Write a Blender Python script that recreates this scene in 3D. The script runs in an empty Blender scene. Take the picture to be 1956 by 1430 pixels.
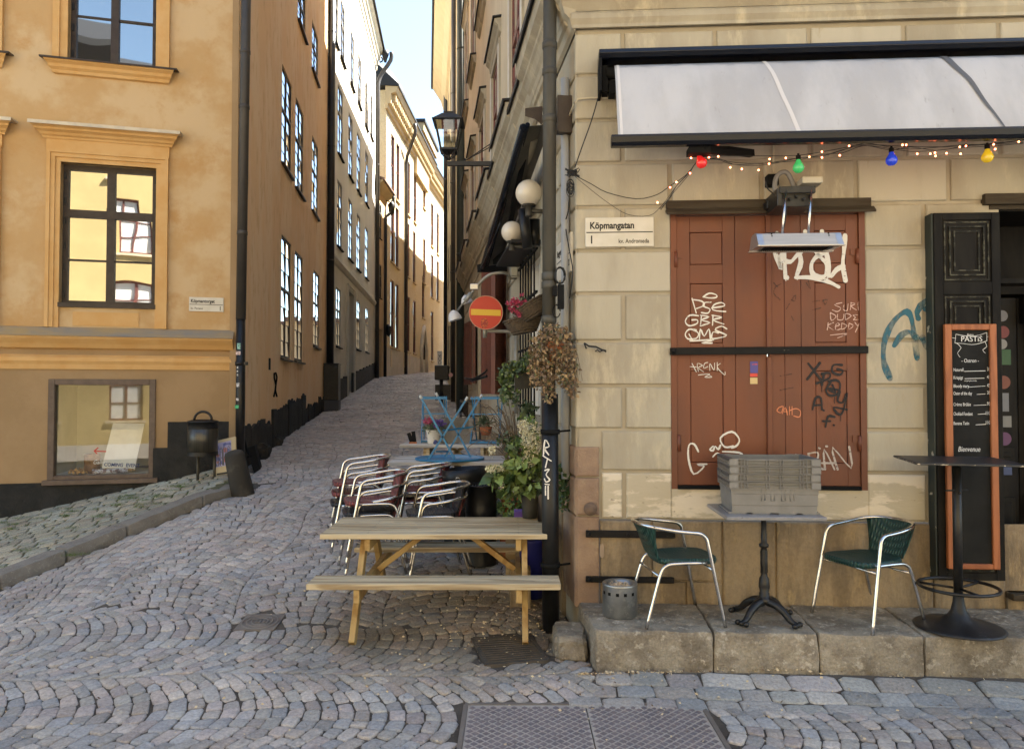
import bpy, math, random
import numpy as np
from mathutils import Vector, Matrix
random.seed(7); RNG = np.random.default_rng(7)
SC = bpy.context.scene
COL = SC.collection
# ---------------------------------------------------------------- camera
FPX, CX, CY, CZ = 1412.0, 978.0, 715.0, 2.0
PITCH = math.atan(35.0 / FPX)
cam_d = bpy.data.cameras.new('camera'); cam = bpy.data.objects.new('camera', cam_d); COL.objects.link(cam)
cam_d.sensor_width = 36.0; cam_d.lens = 36.0 * FPX / 1956.0
cam_d.clip_start = 0.05; cam_d.clip_end = 3000
cam.location = (0, 0, CZ); cam.rotation_euler = (math.pi / 2 + PITCH, 0, 0)
SC.camera = cam
# ---------------------------------------------------------------- light
SUN_EL, SUN_AZ = math.radians(54), math.radians(60)     # azimuth clockwise from +Y
w = bpy.data.worlds.new('World'); SC.world = w; w.use_nodes = True
nt = w.node_tree; bg = nt.nodes['Background']
sky = nt.nodes.new('ShaderNodeTexSky'); sky.sky_type = 'NISHITA'; sky.sun_disc = False
sky.sun_elevation = SUN_EL; sky.sun_rotation = SUN_AZ; sky.air_density = 1.0; sky.dust_density = .6; sky.ozone_density = 1.0
tint = nt.nodes.new('ShaderNodeVectorMath'); tint.operation = 'MULTIPLY'; tint.inputs[1].default_value = (1.0, 1.0, .93)
nt.links.new(sky.outputs[0], tint.inputs[0]); nt.links.new(tint.outputs[0], bg.inputs[0]); bg.inputs[1].default_value = 0.062
sd = bpy.data.lights.new('sun', 'SUN'); sd.energy = 5.0; sd.angle = math.radians(0.5); sd.color = (1.0, 0.93, 0.82)
sun = bpy.data.objects.new('sun', sd); COL.objects.link(sun)
sv = Vector((math.sin(SUN_AZ) * math.cos(SUN_EL), math.cos(SUN_AZ) * math.cos(SUN_EL), math.sin(SUN_EL)))
sun.rotation_euler = sv.to_track_quat('Z', 'Y').to_euler(); sun.location = (20, 20, 40)
vs = SC.view_settings; vs.view_transform = 'Standard'; vs.look = 'None'; vs.exposure = 3.0; vs.gamma = 1.0
SC.cycles.max_bounces = 8; SC.cycles.diffuse_bounces = 5; SC.cycles.glossy_bounces = 4; SC.cycles.transmission_bounces = 4
SC.cycles.use_denoising = True; SC.cycles.sample_clamp_indirect = 8
# ---------------------------------------------------------------- projection helpers
_c, _s = math.cos(PITCH), math.sin(PITCH)
def ray(px, py):
    up = CY - py; y = FPX * _c - up * _s; z = FPX * _s + up * _c
    return Vector(((px - CX) / y, 1.0, z / y))
def at(px, py, d):
    r = ray(px, py); return Vector((r.x * d, d, CZ + r.z * d))
class Wall:
    """vertical plane: origin (x,y), unit direction along it, outward normal"""
    def __init__(s, x, y, dx, dy, flip=False):
        l = math.hypot(dx, dy); s.x, s.y, s.dx, s.dy = x, y, dx / l, dy / l
        s.nx, s.ny = (s.dy, -s.dx) if not flip else (-s.dy, s.dx)
    def hit(s, px, py, n=0.0):
        r = ray(px, py); ox, oy = s.x + s.nx * n, s.y + s.ny * n
        # t*r = o + u*d
        det = r.x * s.dy - r.y * s.dx
        t = (ox * s.dy - oy * s.dx) / det
        u = (t * r.x - ox) * s.dx + (t * r.y - oy) * s.dy
        return u, CZ + r.z * t
    def p(s, u, z, n=0.0):
        return Vector((s.x + s.dx * u + s.nx * n, s.y + s.dy * u + s.ny * n, z))
    def rect(s, x0, y0, x1, y1, n=0.0):
        a, b, c, d = s.hit(x0, y0, n), s.hit(x1, y0, n), s.hit(x0, y1, n), s.hit(x1, y1, n)
        return (a[0] + c[0]) / 2, (b[0] + d[0]) / 2, (c[1] + d[1]) / 2, (a[1] + b[1]) / 2
# ---------------------------------------------------------------- mesh builder
class MB:
    def __init__(s): s.v = []; s.f = []; s.sm = []; s.mi = []; s.cur = 0
    def add(s, vs_, fs, smooth=False):
        o = len(s.v); s.v += [tuple(a) for a in vs_]
        for f in fs: s.f.append(tuple(i + o for i in f)); s.sm.append(smooth); s.mi.append(s.cur)
        return s
    def quad(s, a, b, c, d): return s.add([a, b, c, d], [(0, 1, 2, 3)])
    def hexa(s, p):   # 8 points: bottom ring 0-3 then top ring 4-7
        return s.add(p, [(3, 2, 1, 0), (4, 5, 6, 7), (0, 1, 5, 4), (1, 2, 6, 5), (2, 3, 7, 6), (3, 0, 4, 7)])
    def box(s, x0, x1, y0, y1, z0, z1):
        return s.hexa([(x0, y0, z0), (x1, y0, z0), (x1, y1, z0), (x0, y1, z0), (x0, y0, z1), (x1, y0, z1), (x1, y1, z1), (x0, y1, z1)])
    def wbox(s, W, u0, u1, z0, z1, n0, n1):
        if u0 > u1: u0, u1 = u1, u0
        if n0 > n1: n0, n1 = n1, n0
        return s.hexa([W.p(u0, z0, n1), W.p(u1, z0, n1), W.p(u1, z0, n0), W.p(u0, z0, n0), W.p(u0, z1, n1), W.p(u1, z1, n1), W.p(u1, z1, n0), W.p(u0, z1, n0)])
    def wprism(s, W, poly, n0, n1):   # poly in (u,z)
        k = len(poly)
        return s.add([W.p(u, z, n1) for u, z in poly] + [W.p(u, z, n0) for u, z in poly],
                     [tuple(range(k)), tuple(range(2 * k - 1, k - 1, -1))] + [(i, i + k, (i + 1) % k + k, (i + 1) % k) for i in range(k)])
    def wprofile(s, W, u0, u1, prof):   # moulding: profile (n,z) swept along u
        k = len(prof)
        return s.add([W.p(u0, z, n) for n, z in prof] + [W.p(u1, z, n) for n, z in prof],
                     [(i, (i + 1) % k, (i + 1) % k + k, i + k) for i in range(k)] + [tuple(range(k - 1, -1, -1)), tuple(range(k, 2 * k))])
    def bar(s, a, b, w, h, up=(0, 0, 1)):  # box beam from a to b: w sideways, h along up
        a, b = Vector(a), Vector(b); d = (b - a).normalized(); sx = d.cross(Vector(up))
        if sx.length < 1e-4: sx = d.cross(Vector((0, 1, 0)))
        sx.normalize(); u = sx.cross(d).normalized(); p = []
        for q in (a, b):
            for i, j in ((-1, -1), (1, -1), (1, 1), (-1, 1)): p.append(q + sx * (i * w / 2) + u * (j * h / 2))
        return s.hexa([p[0], p[1], p[2], p[3], p[4], p[5], p[6], p[7]][0:8])
    def tube(s, pts, r, seg=8, caps=True, closed=False):
        pts = [Vector(p) for p in pts]; n = len(pts); R = r if isinstance(r, (list, tuple)) else [r] * n
        vs_ = []; prev = None
        for i, p in enumerate(pts):
            if closed: t = pts[(i + 1) % n] - pts[i - 1]
            else: t = pts[min(i + 1, n - 1)] - pts[max(i - 1, 0)]
            if t.length < 1e-9: t = Vector((0, 0, 1))
            t.normalize()
            if prev is None:
                a = Vector((0, 0, 1)) if abs(t.z) < .9 else Vector((1, 0, 0)); u = t.cross(a).normalized()
            else:
                u = prev - t * prev.dot(t)
                if u.length < 1e-6: u = t.orthogonal()
                u.normalize()
            prev = u; v = t.cross(u)
            for k in range(seg):
                an = 2 * math.pi * k / seg; vs_.append(p + (u * math.cos(an) + v * math.sin(an)) * R[i])
        m = n if closed else n - 1
        fs = [(i * seg + k, i * seg + (k + 1) % seg, ((i + 1) % n) * seg + (k + 1) % seg, ((i + 1) % n) * seg + k) for i in range(m) for k in range(seg)]
        s.add(vs_, fs, True)
        if caps and not closed:
            o = len(s.v) - n * seg
            s.f.append(tuple(o + k for k in reversed(range(seg)))); s.sm.append(False); s.mi.append(s.cur)
            s.f.append(tuple(o + (n - 1) * seg + k for k in range(seg))); s.sm.append(False); s.mi.append(s.cur)
        return s
    def lathe(s, prof, c=(0, 0, 0), seg=24, M=None, smooth=True):   # prof (r,z)
        c = Vector(c); vs_ = []
        for r, z in prof:
            for k in range(seg):
                a = 2 * math.pi * k / seg; q = Vector((r * math.cos(a), r * math.sin(a), z))
                vs_.append((M @ q if M else q) + c)
        fs = [(i * seg + k, i * seg + (k + 1) % seg, (i + 1) * seg + (k + 1) % seg, (i + 1) * seg + k) for i in range(len(prof) - 1) for k in range(seg)]
        return s.add(vs_, fs, smooth)
    def disc(s, c, r, nrm=(0, 0, 1), seg=24):
        nrm = Vector(nrm).normalized(); u = nrm.orthogonal().normalized(); v = nrm.cross(u); c = Vector(c)
        return s.add([c + (u * math.cos(2 * math.pi * k / seg) + v * math.sin(2 * math.pi * k / seg)) * r for k in range(seg)], [tuple(range(seg))])
    def sphere(s, c, r, seg=16, rings=10, sc=(1, 1, 1), jit=0.0):
        c = Vector(c); vs_ = []
        for i in range(rings + 1):
            th = math.pi * i / rings
            for k in range(seg):
                a = 2 * math.pi * k / seg; j = 1 + random.uniform(-jit, jit)
                vs_.append(c + Vector((math.sin(th) * math.cos(a) * sc[0], math.sin(th) * math.sin(a) * sc[1], math.cos(th) * sc[2])) * r * j)
        return s.add(vs_, [(i * seg + k, (i + 1) * seg + k, (i + 1) * seg + (k + 1) % seg, i * seg + (k + 1) % seg) for i in range(rings) for k in range(seg)], True)
    def extrude(s, loop, vec):       # planar closed loop of 3D points extruded along vec
        k = len(loop); vec = Vector(vec)
        return s.add([Vector(p) for p in loop] + [Vector(p) + vec for p in loop],
                     [tuple(range(k - 1, -1, -1)), tuple(range(k, 2 * k))] + [(i, (i + 1) % k, (i + 1) % k + k, i + k) for i in range(k)])
    def build(s, name, mats, parent=None, bevel=0, seg=1, solid=0):
        me = bpy.data.meshes.new(name); me.from_pydata(s.v, [], s.f)
        me.polygons.foreach_set('use_smooth', s.sm)
        mats = mats if isinstance(mats, (list, tuple)) else [mats]
        for m in mats: me.materials.append(m)
        if len(mats) > 1: me.polygons.foreach_set('material_index', s.mi)
        me.update()
        o = bpy.data.objects.new(name, me); COL.objects.link(o)
        if parent is not None:
            o.parent = parent
            r = parent
            off = Vector((0, 0, 0))
            while r is not None: off += r.location; r = r.parent
            if off.length > 0: me.transform(Matrix.Translation(-off))
        if bevel:
            b = o.modifiers.new('bevel', 'BEVEL'); b.width = bevel; b.segments = seg; b.limit_method = 'ANGLE'; b.angle_limit = math.radians(40)
        return o
def setp(o, label=None, cat=None, group=None, kind=None):
    if label: o['label'] = label
    if cat: o['category'] = cat
    if group: o['group'] = group
    if kind: o['kind'] = kind
    return o
def thing(name, label, cat, loc=(0, 0, 0), group=None):
    o = bpy.data.objects.new(name, None); COL.objects.link(o); o.location = loc; o.empty_display_size = .1
    return setp(o, label, cat, group)
def copy_tree(o, parent=None, **kw):
    c = o.copy(); COL.objects.link(c); c.parent = parent
    for ch in list(o.children): copy_tree(ch, c)
    return c
# ---------------------------------------------------------------- materials
MATS = {}
def mat(name, col, rough=.7, metal=0.0, col2=None, scale=3.0, detail=6, lo=.35, hi=.65, bump=0.0, bscale=20.0, stretch=(1, 1, 1), col3=None, scale3=30.0, lo3=.6, hi3=.7, spec=.5, coat=0.0, emit=None, estr=0.0, bdist=.01, wave=None, attr=None, coord='Object'):
    m = bpy.data.materials.new(name); m.use_nodes = True; n = m.node_tree.nodes; L = m.node_tree.links
    b = n['Principled BSDF']; b.inputs['Roughness'].default_value = rough; b.inputs['Metallic'].default_value = metal
    b.inputs['Specular IOR Level'].default_value = spec; b.inputs['Coat Weight'].default_value = coat
    tc = n.new('ShaderNodeTexCoord'); mp = n.new('ShaderNodeMapping'); mp.inputs['Scale'].default_value = stretch
    L.new(tc.outputs[coord], mp.inputs[0]); vec = mp.outputs[0]
    def noise(sc, det=6, ro=.6):
        t = n.new('ShaderNodeTexNoise'); t.inputs['Scale'].default_value = sc; t.inputs['Detail'].default_value = det; t.inputs['Roughness'].default_value = ro
        L.new(vec, t.inputs[0]); return t.outputs[0]
    def ramp(src, a, c):
        r = n.new('ShaderNodeMapRange'); r.inputs[1].default_value = a; r.inputs[2].default_value = c; r.interpolation_type = 'SMOOTHSTEP'
        L.new(src, r.inputs[0]); return r.outputs[0]
    def mix(f, a, c2, mode='MIX'):
        x = n.new('ShaderNodeMix'); x.data_type = 'RGBA'; x.blend_type = mode
        if isinstance(f, float): x.inputs[0].default_value = f
        else: L.new(f, x.inputs[0])
        for k, q in ((6, a), (7, c2)):
            if isinstance(q, (tuple, list)): x.inputs[k].default_value = (*q[:3], 1)
            else: L.new(q, x.inputs[k])
        return x.outputs[2]
    c = tuple(col)
    if attr:
        at_ = n.new('ShaderNodeVertexColor'); at_.layer_name = attr; c = at_.outputs[0]
    if wave:   # wood grain: (scale, distortion, dark colour, amount)
        wv = n.new('ShaderNodeTexNoise'); wv.inputs['Scale'].default_value = wave[0]; wv.inputs['Detail'].default_value = 8; wv.inputs['Distortion'].default_value = wave[1]
        L.new(vec, wv.inputs[0]); c = mix(ramp(wv.outputs[0], .45, .62), c, wave[2])
    if col2: c = mix(ramp(noise(scale, detail), lo, hi), c, col2)
    if col3: c = mix(ramp(noise(scale3, 8, .7), lo3, hi3), c, col3)
    if isinstance(c, tuple): b.inputs['Base Color'].default_value = (*c[:3], 1)
    else: L.new(c, b.inputs['Base Color'])
    if bump:
        bp = n.new('ShaderNodeBump'); bp.inputs['Strength'].default_value = bump; bp.inputs['Distance'].default_value = bdist
        L.new(noise(bscale, 8, .65), bp.inputs['Height']); L.new(bp.outputs[0], b.inputs['Normal'])
    if emit: b.inputs['Emission Color'].default_value = (*emit, 1); b.inputs['Emission Strength'].default_value = estr
    MATS[name] = m; return m
def srgb(r, g, b):
    f = lambda c: (c / 255 / 12.92) if c / 255 <= .04045 else ((c / 255 + .055) / 1.055) ** 2.4
    return (f(r), f(g), f(b))
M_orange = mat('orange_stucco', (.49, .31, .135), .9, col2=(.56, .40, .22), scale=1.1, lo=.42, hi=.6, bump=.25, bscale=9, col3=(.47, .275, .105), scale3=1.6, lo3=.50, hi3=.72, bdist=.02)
M_orange_side = mat('orange_side_stucco', (.76, .52, .285), .9, col2=(.78, .58, .36), scale=1.3, lo=.4, hi=.6, bump=.3, bscale=9, stretch=(1, 1, .35), col3=(.66, .44, .23), scale3=5, lo3=.5, hi3=.68, bdist=.02)  # paler than the front stucco, to offset the alley shade in colour
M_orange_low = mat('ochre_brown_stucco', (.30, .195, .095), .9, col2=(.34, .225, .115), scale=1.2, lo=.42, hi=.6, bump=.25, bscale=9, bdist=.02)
M_trim = mat('ochre_trim', (.60, .37, .15), .85, col2=(.56, .32, .11), scale=3, bump=.15, bscale=14)
M_trimpale = mat('pale_flashing', (.62, .52, .36), .6, col2=(.5, .42, .3), scale=5)
M_plinth = mat('black_plinth', (.018, .018, .017), .8, spec=.25, col2=(.032, .031, .028), scale=3, bump=1.0, bscale=5, bdist=.04)
M_darkpaint = mat('dark_brown_paint', (.036, .024, .017), .5, spec=.35, col2=(.05, .036, .027), scale=8)
M_shopframe = mat('brown_frame_paint', (.10, .068, .048), .6, col2=(.13, .09, .065), scale=10)
M_black = mat('black_steel', (.006, .006, .0065), .42, col2=(.011, .011, .012), scale=10, spec=.4)
M_blackmatte = mat('black_matte', (.007, .007, .007), .85, spec=.2)
M_pipegrey = mat('grey_brown_pipe', (.045, .040, .035), .5, col2=(.06, .053, .046), scale=2, metal=.2)
M_zinc = mat('weathered_zinc', (.085, .08, .066), .6, metal=.4, col2=(.055, .05, .04), scale=5, stretch=(1, 1, .25), col3=(.13, .095, .07), scale3=4, lo3=.6, hi3=.75)
M_copper = mat('green_zinc', (.06, .075, .065), .6, metal=.3, col2=(.045, .05, .045), scale=4, stretch=(1, 1, .3))
M_cream = mat('cream_stucco', (.41, .365, .275), .9, col2=(.325, .28, .205), scale=1.6, lo=.4, hi=.65, bump=.5, bscale=30, stretch=(1, 1, .3), col3=(.52, .45, .32), scale3=4.5, lo3=.50, hi3=.7, bdist=.010)
M_cream2 = mat('cream_stucco_pale', (.45, .405, .315), .9, col2=(.37, .325, .245), scale=2.2, lo=.42, hi=.68, bump=.5, bscale=26, stretch=(1, 1, .3), col3=(.36, .30, .20), scale3=7, lo3=.60, hi3=.74, bdist=.010)
M_cream3 = mat('cream_stucco_dull', (.375, .33, .245), .9, col2=(.43, .385, .29), scale=1.8, lo=.4, hi=.65, bump=.55, bscale=34, stretch=(1, 1, .25), col3=(.33, .275, .18), scale3=5, lo3=.58, hi3=.72, bdist=.010)
M_creamgap = mat('cream_joint', (.38, .33, .245), .95, col2=(.33, .285, .205), scale=3, bump=.2, bscale=20)
M_creamworn = mat('worn_stucco', (.47, .41, .30), .9, col2=(.66, .58, .45), scale=5, lo=.48, hi=.56, stretch=(.5, .5, 1.4), bump=.5, bscale=12, col3=(.28, .23, .17), scale3=16, lo3=.62, hi3=.68, bdist=.01)
M_sand = mat('sandstone_plinth', (.32, .24, .145), .9, col2=(.19, .14, .085), scale=2.6, lo=.38, hi=.62, bump=1.0, bscale=34, stretch=(1.6, 1.6, .45), col3=(.40, .29, .15), scale3=3.2, lo3=.55, hi3=.68, bdist=.012)
M_sandpink = mat('pink_sandstone', (.33, .225, .145), .9, col2=(.24, .155, .105), scale=3, bump=1.0, bscale=30, col3=(.36, .27, .17), scale3=4, lo3=.55, hi3=.68, bdist=.014)
M_granite = mat('granite_step', (.33, .285, .215), .85, col2=(.20, .165, .12), scale=5, lo=.38, hi=.62, bump=1.0, bscale=22, col3=(.44, .39, .31), scale3=16, lo3=.54, hi3=.64, bdist=.03)
M_graystucco = mat('grey_stucco', (.60, .585, .53), .9, col2=(.66, .64, .58), scale=1.0, bump=.25, bscale=8, stretch=(1, 1, .6), bdist=.02)
M_graylow = mat('grey_stucco_low', (.46, .44, .37), .9, col2=(.53, .50, .43), scale=1.4, bump=.3, bscale=8, bdist=.02)
M_peach = mat('peach_stucco', (.52, .38, .22), .9, col2=(.47, .34, .20), scale=1.0, bump=.2, bscale=8)
M_ochre = mat('ochre_roughcast', (.58, .49, .31), .95, col2=(.66, .57, .38), scale=14, bump=1.0, bscale=16, bdist=.06)
M_ochresmooth = mat('ochre_smooth', (.50, .39, .22), .9, col2=(.45, .35, .2), scale=2)
M_creamside = mat('cream_upper_stucco', (.64, .54, .38), .9, col2=(.56, .46, .31), scale=1.2, bump=.2, bscale=10, stretch=(1, 1, .4))
M_redframe = mat('red_brown_frame', (.17, .045, .032), .6, col2=(.10, .032, .024), scale=5)
M_red = mat('red_door_paint', (.205, .055, .022), .5, col2=(.165, .048, .022), scale=4, stretch=(1, 1, .4), bump=.15, bscale=30, stretch_=None) if False else mat('red_door_paint', (.16, .042, .013), .5, col2=(.125, .037, .015), scale=2.5, stretch=(1, 1, .4), bump=.15, bscale=30)
M_reddark = mat('red_shutter_paint', (.17, .05, .03), .6, col2=(.13, .045, .03), scale=5)
M_darkwood = mat('dark_lintel_wood', (.04, .028, .017), .8, col2=(.06, .048, .033), scale=6, spec=.2, stretch=(.3, .3, 3), bump=.3, bscale=20)
M_whitepaint = mat('white_paint', (.72, .70, .64), .6, col2=(.65, .62, .56), scale=4)
M_roof = mat('dark_roof_metal', (.022, .022, .022), .6, spec=.3)
M_rooftile = mat('roof_tile', (.12, .07, .05), .8)
def glass_mat(name, base=(.02, .02, .022), refl=.6, tint=(.95, .97, 1), bump=True):
    m = bpy.data.materials.new(name); m.use_nodes = True; n = m.node_tree.nodes; L = m.node_tree.links; n.clear()
    out = n.new('ShaderNodeOutputMaterial'); mx = n.new('ShaderNodeMixShader'); d = n.new('ShaderNodeBsdfDiffuse'); g = n.new('ShaderNodeBsdfGlossy')
    d.inputs[0].default_value = (*base, 1); g.inputs[0].default_value = (*tint, 1); g.inputs['Roughness'].default_value = .015
    lw = n.new('ShaderNodeLayerWeight'); lw.inputs[0].default_value = .35
    mr = n.new('ShaderNodeMapRange'); mr.inputs[3].default_value = refl; mr.inputs[4].default_value = 1.0
    L.new(lw.outputs['Fresnel'], mr.inputs[0]); L.new(mr.outputs[0], mx.inputs[0])
    tc = n.new('ShaderNodeTexCoord'); t = n.new('ShaderNodeTexNoise'); t.inputs['Scale'].default_value = .9; t.inputs['Detail'].default_value = 1
    bp = n.new('ShaderNodeBump'); bp.inputs['Strength'].default_value = .22; bp.inputs['Distance'].default_value = .03
    L.new(tc.outputs['Object'], t.inputs[0]); L.new(t.outputs[0], bp.inputs['Height']); bump and L.new(bp.outputs[0], g.inputs['Normal'])
    L.new(d.outputs[0], mx.inputs[1]); L.new(g.outputs[0], mx.inputs[2]); L.new(mx.outputs[0], out.inputs[0]); return m
M_glass = glass_mat('window_glass', refl=.55, tint=(.80, .80, .78))
M_glassalley = glass_mat('alley_window_glass', refl=.85, bump=False)
M_glassdim = glass_mat('window_glass_dim', refl=.25)
def clear_glass(name, refl=.08):
    m = bpy.data.materials.new(name); m.use_nodes = True; n = m.node_tree.nodes; L = m.node_tree.links; n.clear()
    out = n.new('ShaderNodeOutputMaterial'); mx = n.new('ShaderNodeMixShader'); d = n.new('ShaderNodeBsdfTransparent'); g = n.new('ShaderNodeBsdfGlossy')
    d.inputs[0].default_value = (.92, .94, .92, 1); g.inputs['Roughness'].default_value = .01; mx.inputs[0].default_value = refl
    L.new(d.outputs[0], mx.inputs[1]); L.new(g.outputs[0], mx.inputs[2]); L.new(mx.outputs[0], out.inputs[0]); return m
M_shopglass = clear_glass('shop_glass', .10)
M_lanternglass = clear_glass('lantern_glass', .10)
# ---------------------------------------------------------------- terrain height
_GY = np.array([-60, 0, 4.0, 4.8, 5.15, 5.3, 6.4, 8.5, 11.3, 16.5, 22.5, 29, 35.4, 42, 53.5, 70, 120])
_GZ = np.array([-.05, -.03, .0, .012, .065, .075, .18, .42, .76, 1.14, 1.52, 2.10, 2.70, 3.03, 3.50, 4.0, 4.2])
def G(x, y):
    x = np.asarray(x, float); y = np.asarray(y, float); b = np.interp(y, _GY, _GZ)
    xt = -3.5 - .8 * np.clip((y - 8) / 3.3, 0, 1)
    w_ = np.clip((11.9 - y) / .6, 0, 1) * np.clip((y + 2) / 6, 0, 1)
    drop = .18 * np.clip(xt - x, 0, 6) * w_
    flat = np.clip((x - .1) / .5, 0, 1) * (y > 4.6)      # nearly level along the step
    lev = .088 + .017 * np.clip(x - .6, 0, 4); return (b - drop) * (1 - flat) + (np.minimum(b, .012) + (lev - .012) * np.clip((y - 4.75) / .38, 0, 1)) * flat
def g(x, y): return float(G(x, y))
def ground_at(px, py):
    lo, hi = 1.0, 80.0; d = 2.0; r = ray(px, py)
    while d < 80:
        if CZ + r.z * d < g(r.x * d, d): return Vector((r.x * d, d, g(r.x * d, d)))
        d += .02
    return Vector((r.x * d, d, 0))
RF = Wall(.505, 5.85, .9982, -.0593)
RA = Wall(.505, 5.85, -.1225, 1.0, flip=True)
LF = Wall(-4.23, 11.3, math.cos(math.radians(14.5)), math.sin(math.radians(14.5)))
LA = Wall(-4.23, 11.3, -.126, 1.0)
from mathutils import noise as mn
def gridmesh(name, xs, ys, zf, m, kind='structure'):
    X, Y = np.meshgrid(xs, ys); Z = zf(X, Y); v = np.stack([X, Y, Z], -1).reshape(-1, 3); nx, ny = len(xs), len(ys)
    f = [(j * nx + i, j * nx + i + 1, (j + 1) * nx + i + 1, (j + 1) * nx + i) for j in range(ny - 1) for i in range(nx - 1)]
    me = bpy.data.meshes.new(name); me.from_pydata(v.tolist(), [], f); me.materials.append(m); me.polygons.foreach_set('use_smooth', [True] * len(f)); me.update()
    o = bpy.data.objects.new(name, me); COL.objects.link(o); return setp(o, kind=kind)
M_sandbed = mat('joint_sand', (.095, .08, .064), .95, col2=(.06, .05, .04), scale=3, col3=(.17, .145, .11), scale3=25, lo3=.55, hi3=.7, bump=.6, bscale=60)
M_cobble = mat('cobble_stone', (.3, .3, .3), .68, attr='Col', bump=1.0, bscale=42, bdist=.016, spec=.45)
# mottling on the stones
def _mottle(m, a=.60, b=1.34, sc=46):
    n = m.node_tree.nodes; L = m.node_tree.links; b_ = n['Principled BSDF']; src = b_.inputs['Base Color'].links[0].from_socket
    t = n.new('ShaderNodeTexNoise'); t.inputs['Scale'].default_value = sc; t.inputs['Detail'].default_value = 8; t.inputs['Roughness'].default_value = .75
    t2 = n.new('ShaderNodeTexNoise'); t2.inputs['Scale'].default_value = .8; t2.inputs['Detail'].default_value = 4
    tc = n.new('ShaderNodeTexCoord'); L.new(tc.outputs['Object'], t.inputs[0]); L.new(tc.outputs['Object'], t2.inputs[0])
    r = n.new('ShaderNodeMapRange'); r.inputs[1].default_value = .3; r.inputs[2].default_value = .7; r.inputs[3].default_value = a; r.inputs[4].default_value = b; L.new(t.outputs[0], r.inputs[0])
    r2 = n.new('ShaderNodeMapRange'); r2.inputs[1].default_value = .35; r2.inputs[2].default_value = .65; r2.inputs[3].default_value = .84; r2.inputs[4].default_value = 1.12; L.new(t2.outputs[0], r2.inputs[0])
    mm = n.new('ShaderNodeMath'); mm.operation = 'MULTIPLY'; L.new(r.outputs[0], mm.inputs[0]); L.new(r2.outputs[0], mm.inputs[1])
    x = n.new('ShaderNodeVectorMath'); x.operation = 'SCALE'; L.new(src, x.inputs[0]); L.new(mm.outputs[0], x.inputs[3]); L.new(x.outputs[0], b_.inputs['Base Color'])
_mottle(M_cobble); _mottle(M_granite, .7, 1.25, 60); _mottle(M_sand, .8, 1.15, 30)
gridmesh('ground', np.concatenate([[-400, -100, -40], np.arange(-14, 14.1, .5), [40, 100, 400]]), np.concatenate([[-300, -60, -20], np.arange(-6, 14, .25), np.arange(14, 70, 1.5), [120, 300]]), lambda x, y: G(x, y) - .014, M_sandbed)
M_farpave = mat('far_paving', (.30, .275, .25), .9, col2=(.24, .22, .20), scale=2)
gridmesh('square_ground', np.arange(-30, 30.1, 2), np.arange(-40, 1.7, 1.5), lambda x, y: G(x, y) - .004, M_farpave)
KERB = [ground_at(*p) for p in ((0, 1125), (128, 1073), (243, 1025), (389, 965), (458, 941))]
_k0, _k1 = KERB[0], KERB[1]; KERB = [_k0 + (_k0 - _k1) * 3.2] + KERB
def kerb_side(x, y):   # >0 on the sidewalk side
    best = None; ks = KERB
    x = np.asarray(x); y = np.asarray(y); res = np.full(x.shape, -9.0); dist = np.full(x.shape, 1e9)
    for a, b in zip(ks[:-1], ks[1:]):
        dx, dy = b.x - a.x, b.y - a.y; l = math.hypot(dx, dy); t = np.clip(((x - a.x) * dx + (y - a.y) * dy) / l ** 2, 0, 1)
        qx, qy = a.x + t * dx, a.y + t * dy; d = np.hypot(x - qx, y - qy); sgn = ((x - a.x) * -dy + (y - a.y) * dx) / l
        m = d < dist; dist = np.where(m, d, dist); res = np.where(m, np.where(sgn > 0, d, -d), res)
    return res
PAL = np.array([[.29, .265, .245], [.30, .26, .235], [.265, .262, .262], [.29, .275, .25], [.32, .285, .255], [.25, .24, .228], [.345, .315, .285], [.295, .26, .245], [.28, .275, .268]])
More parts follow.
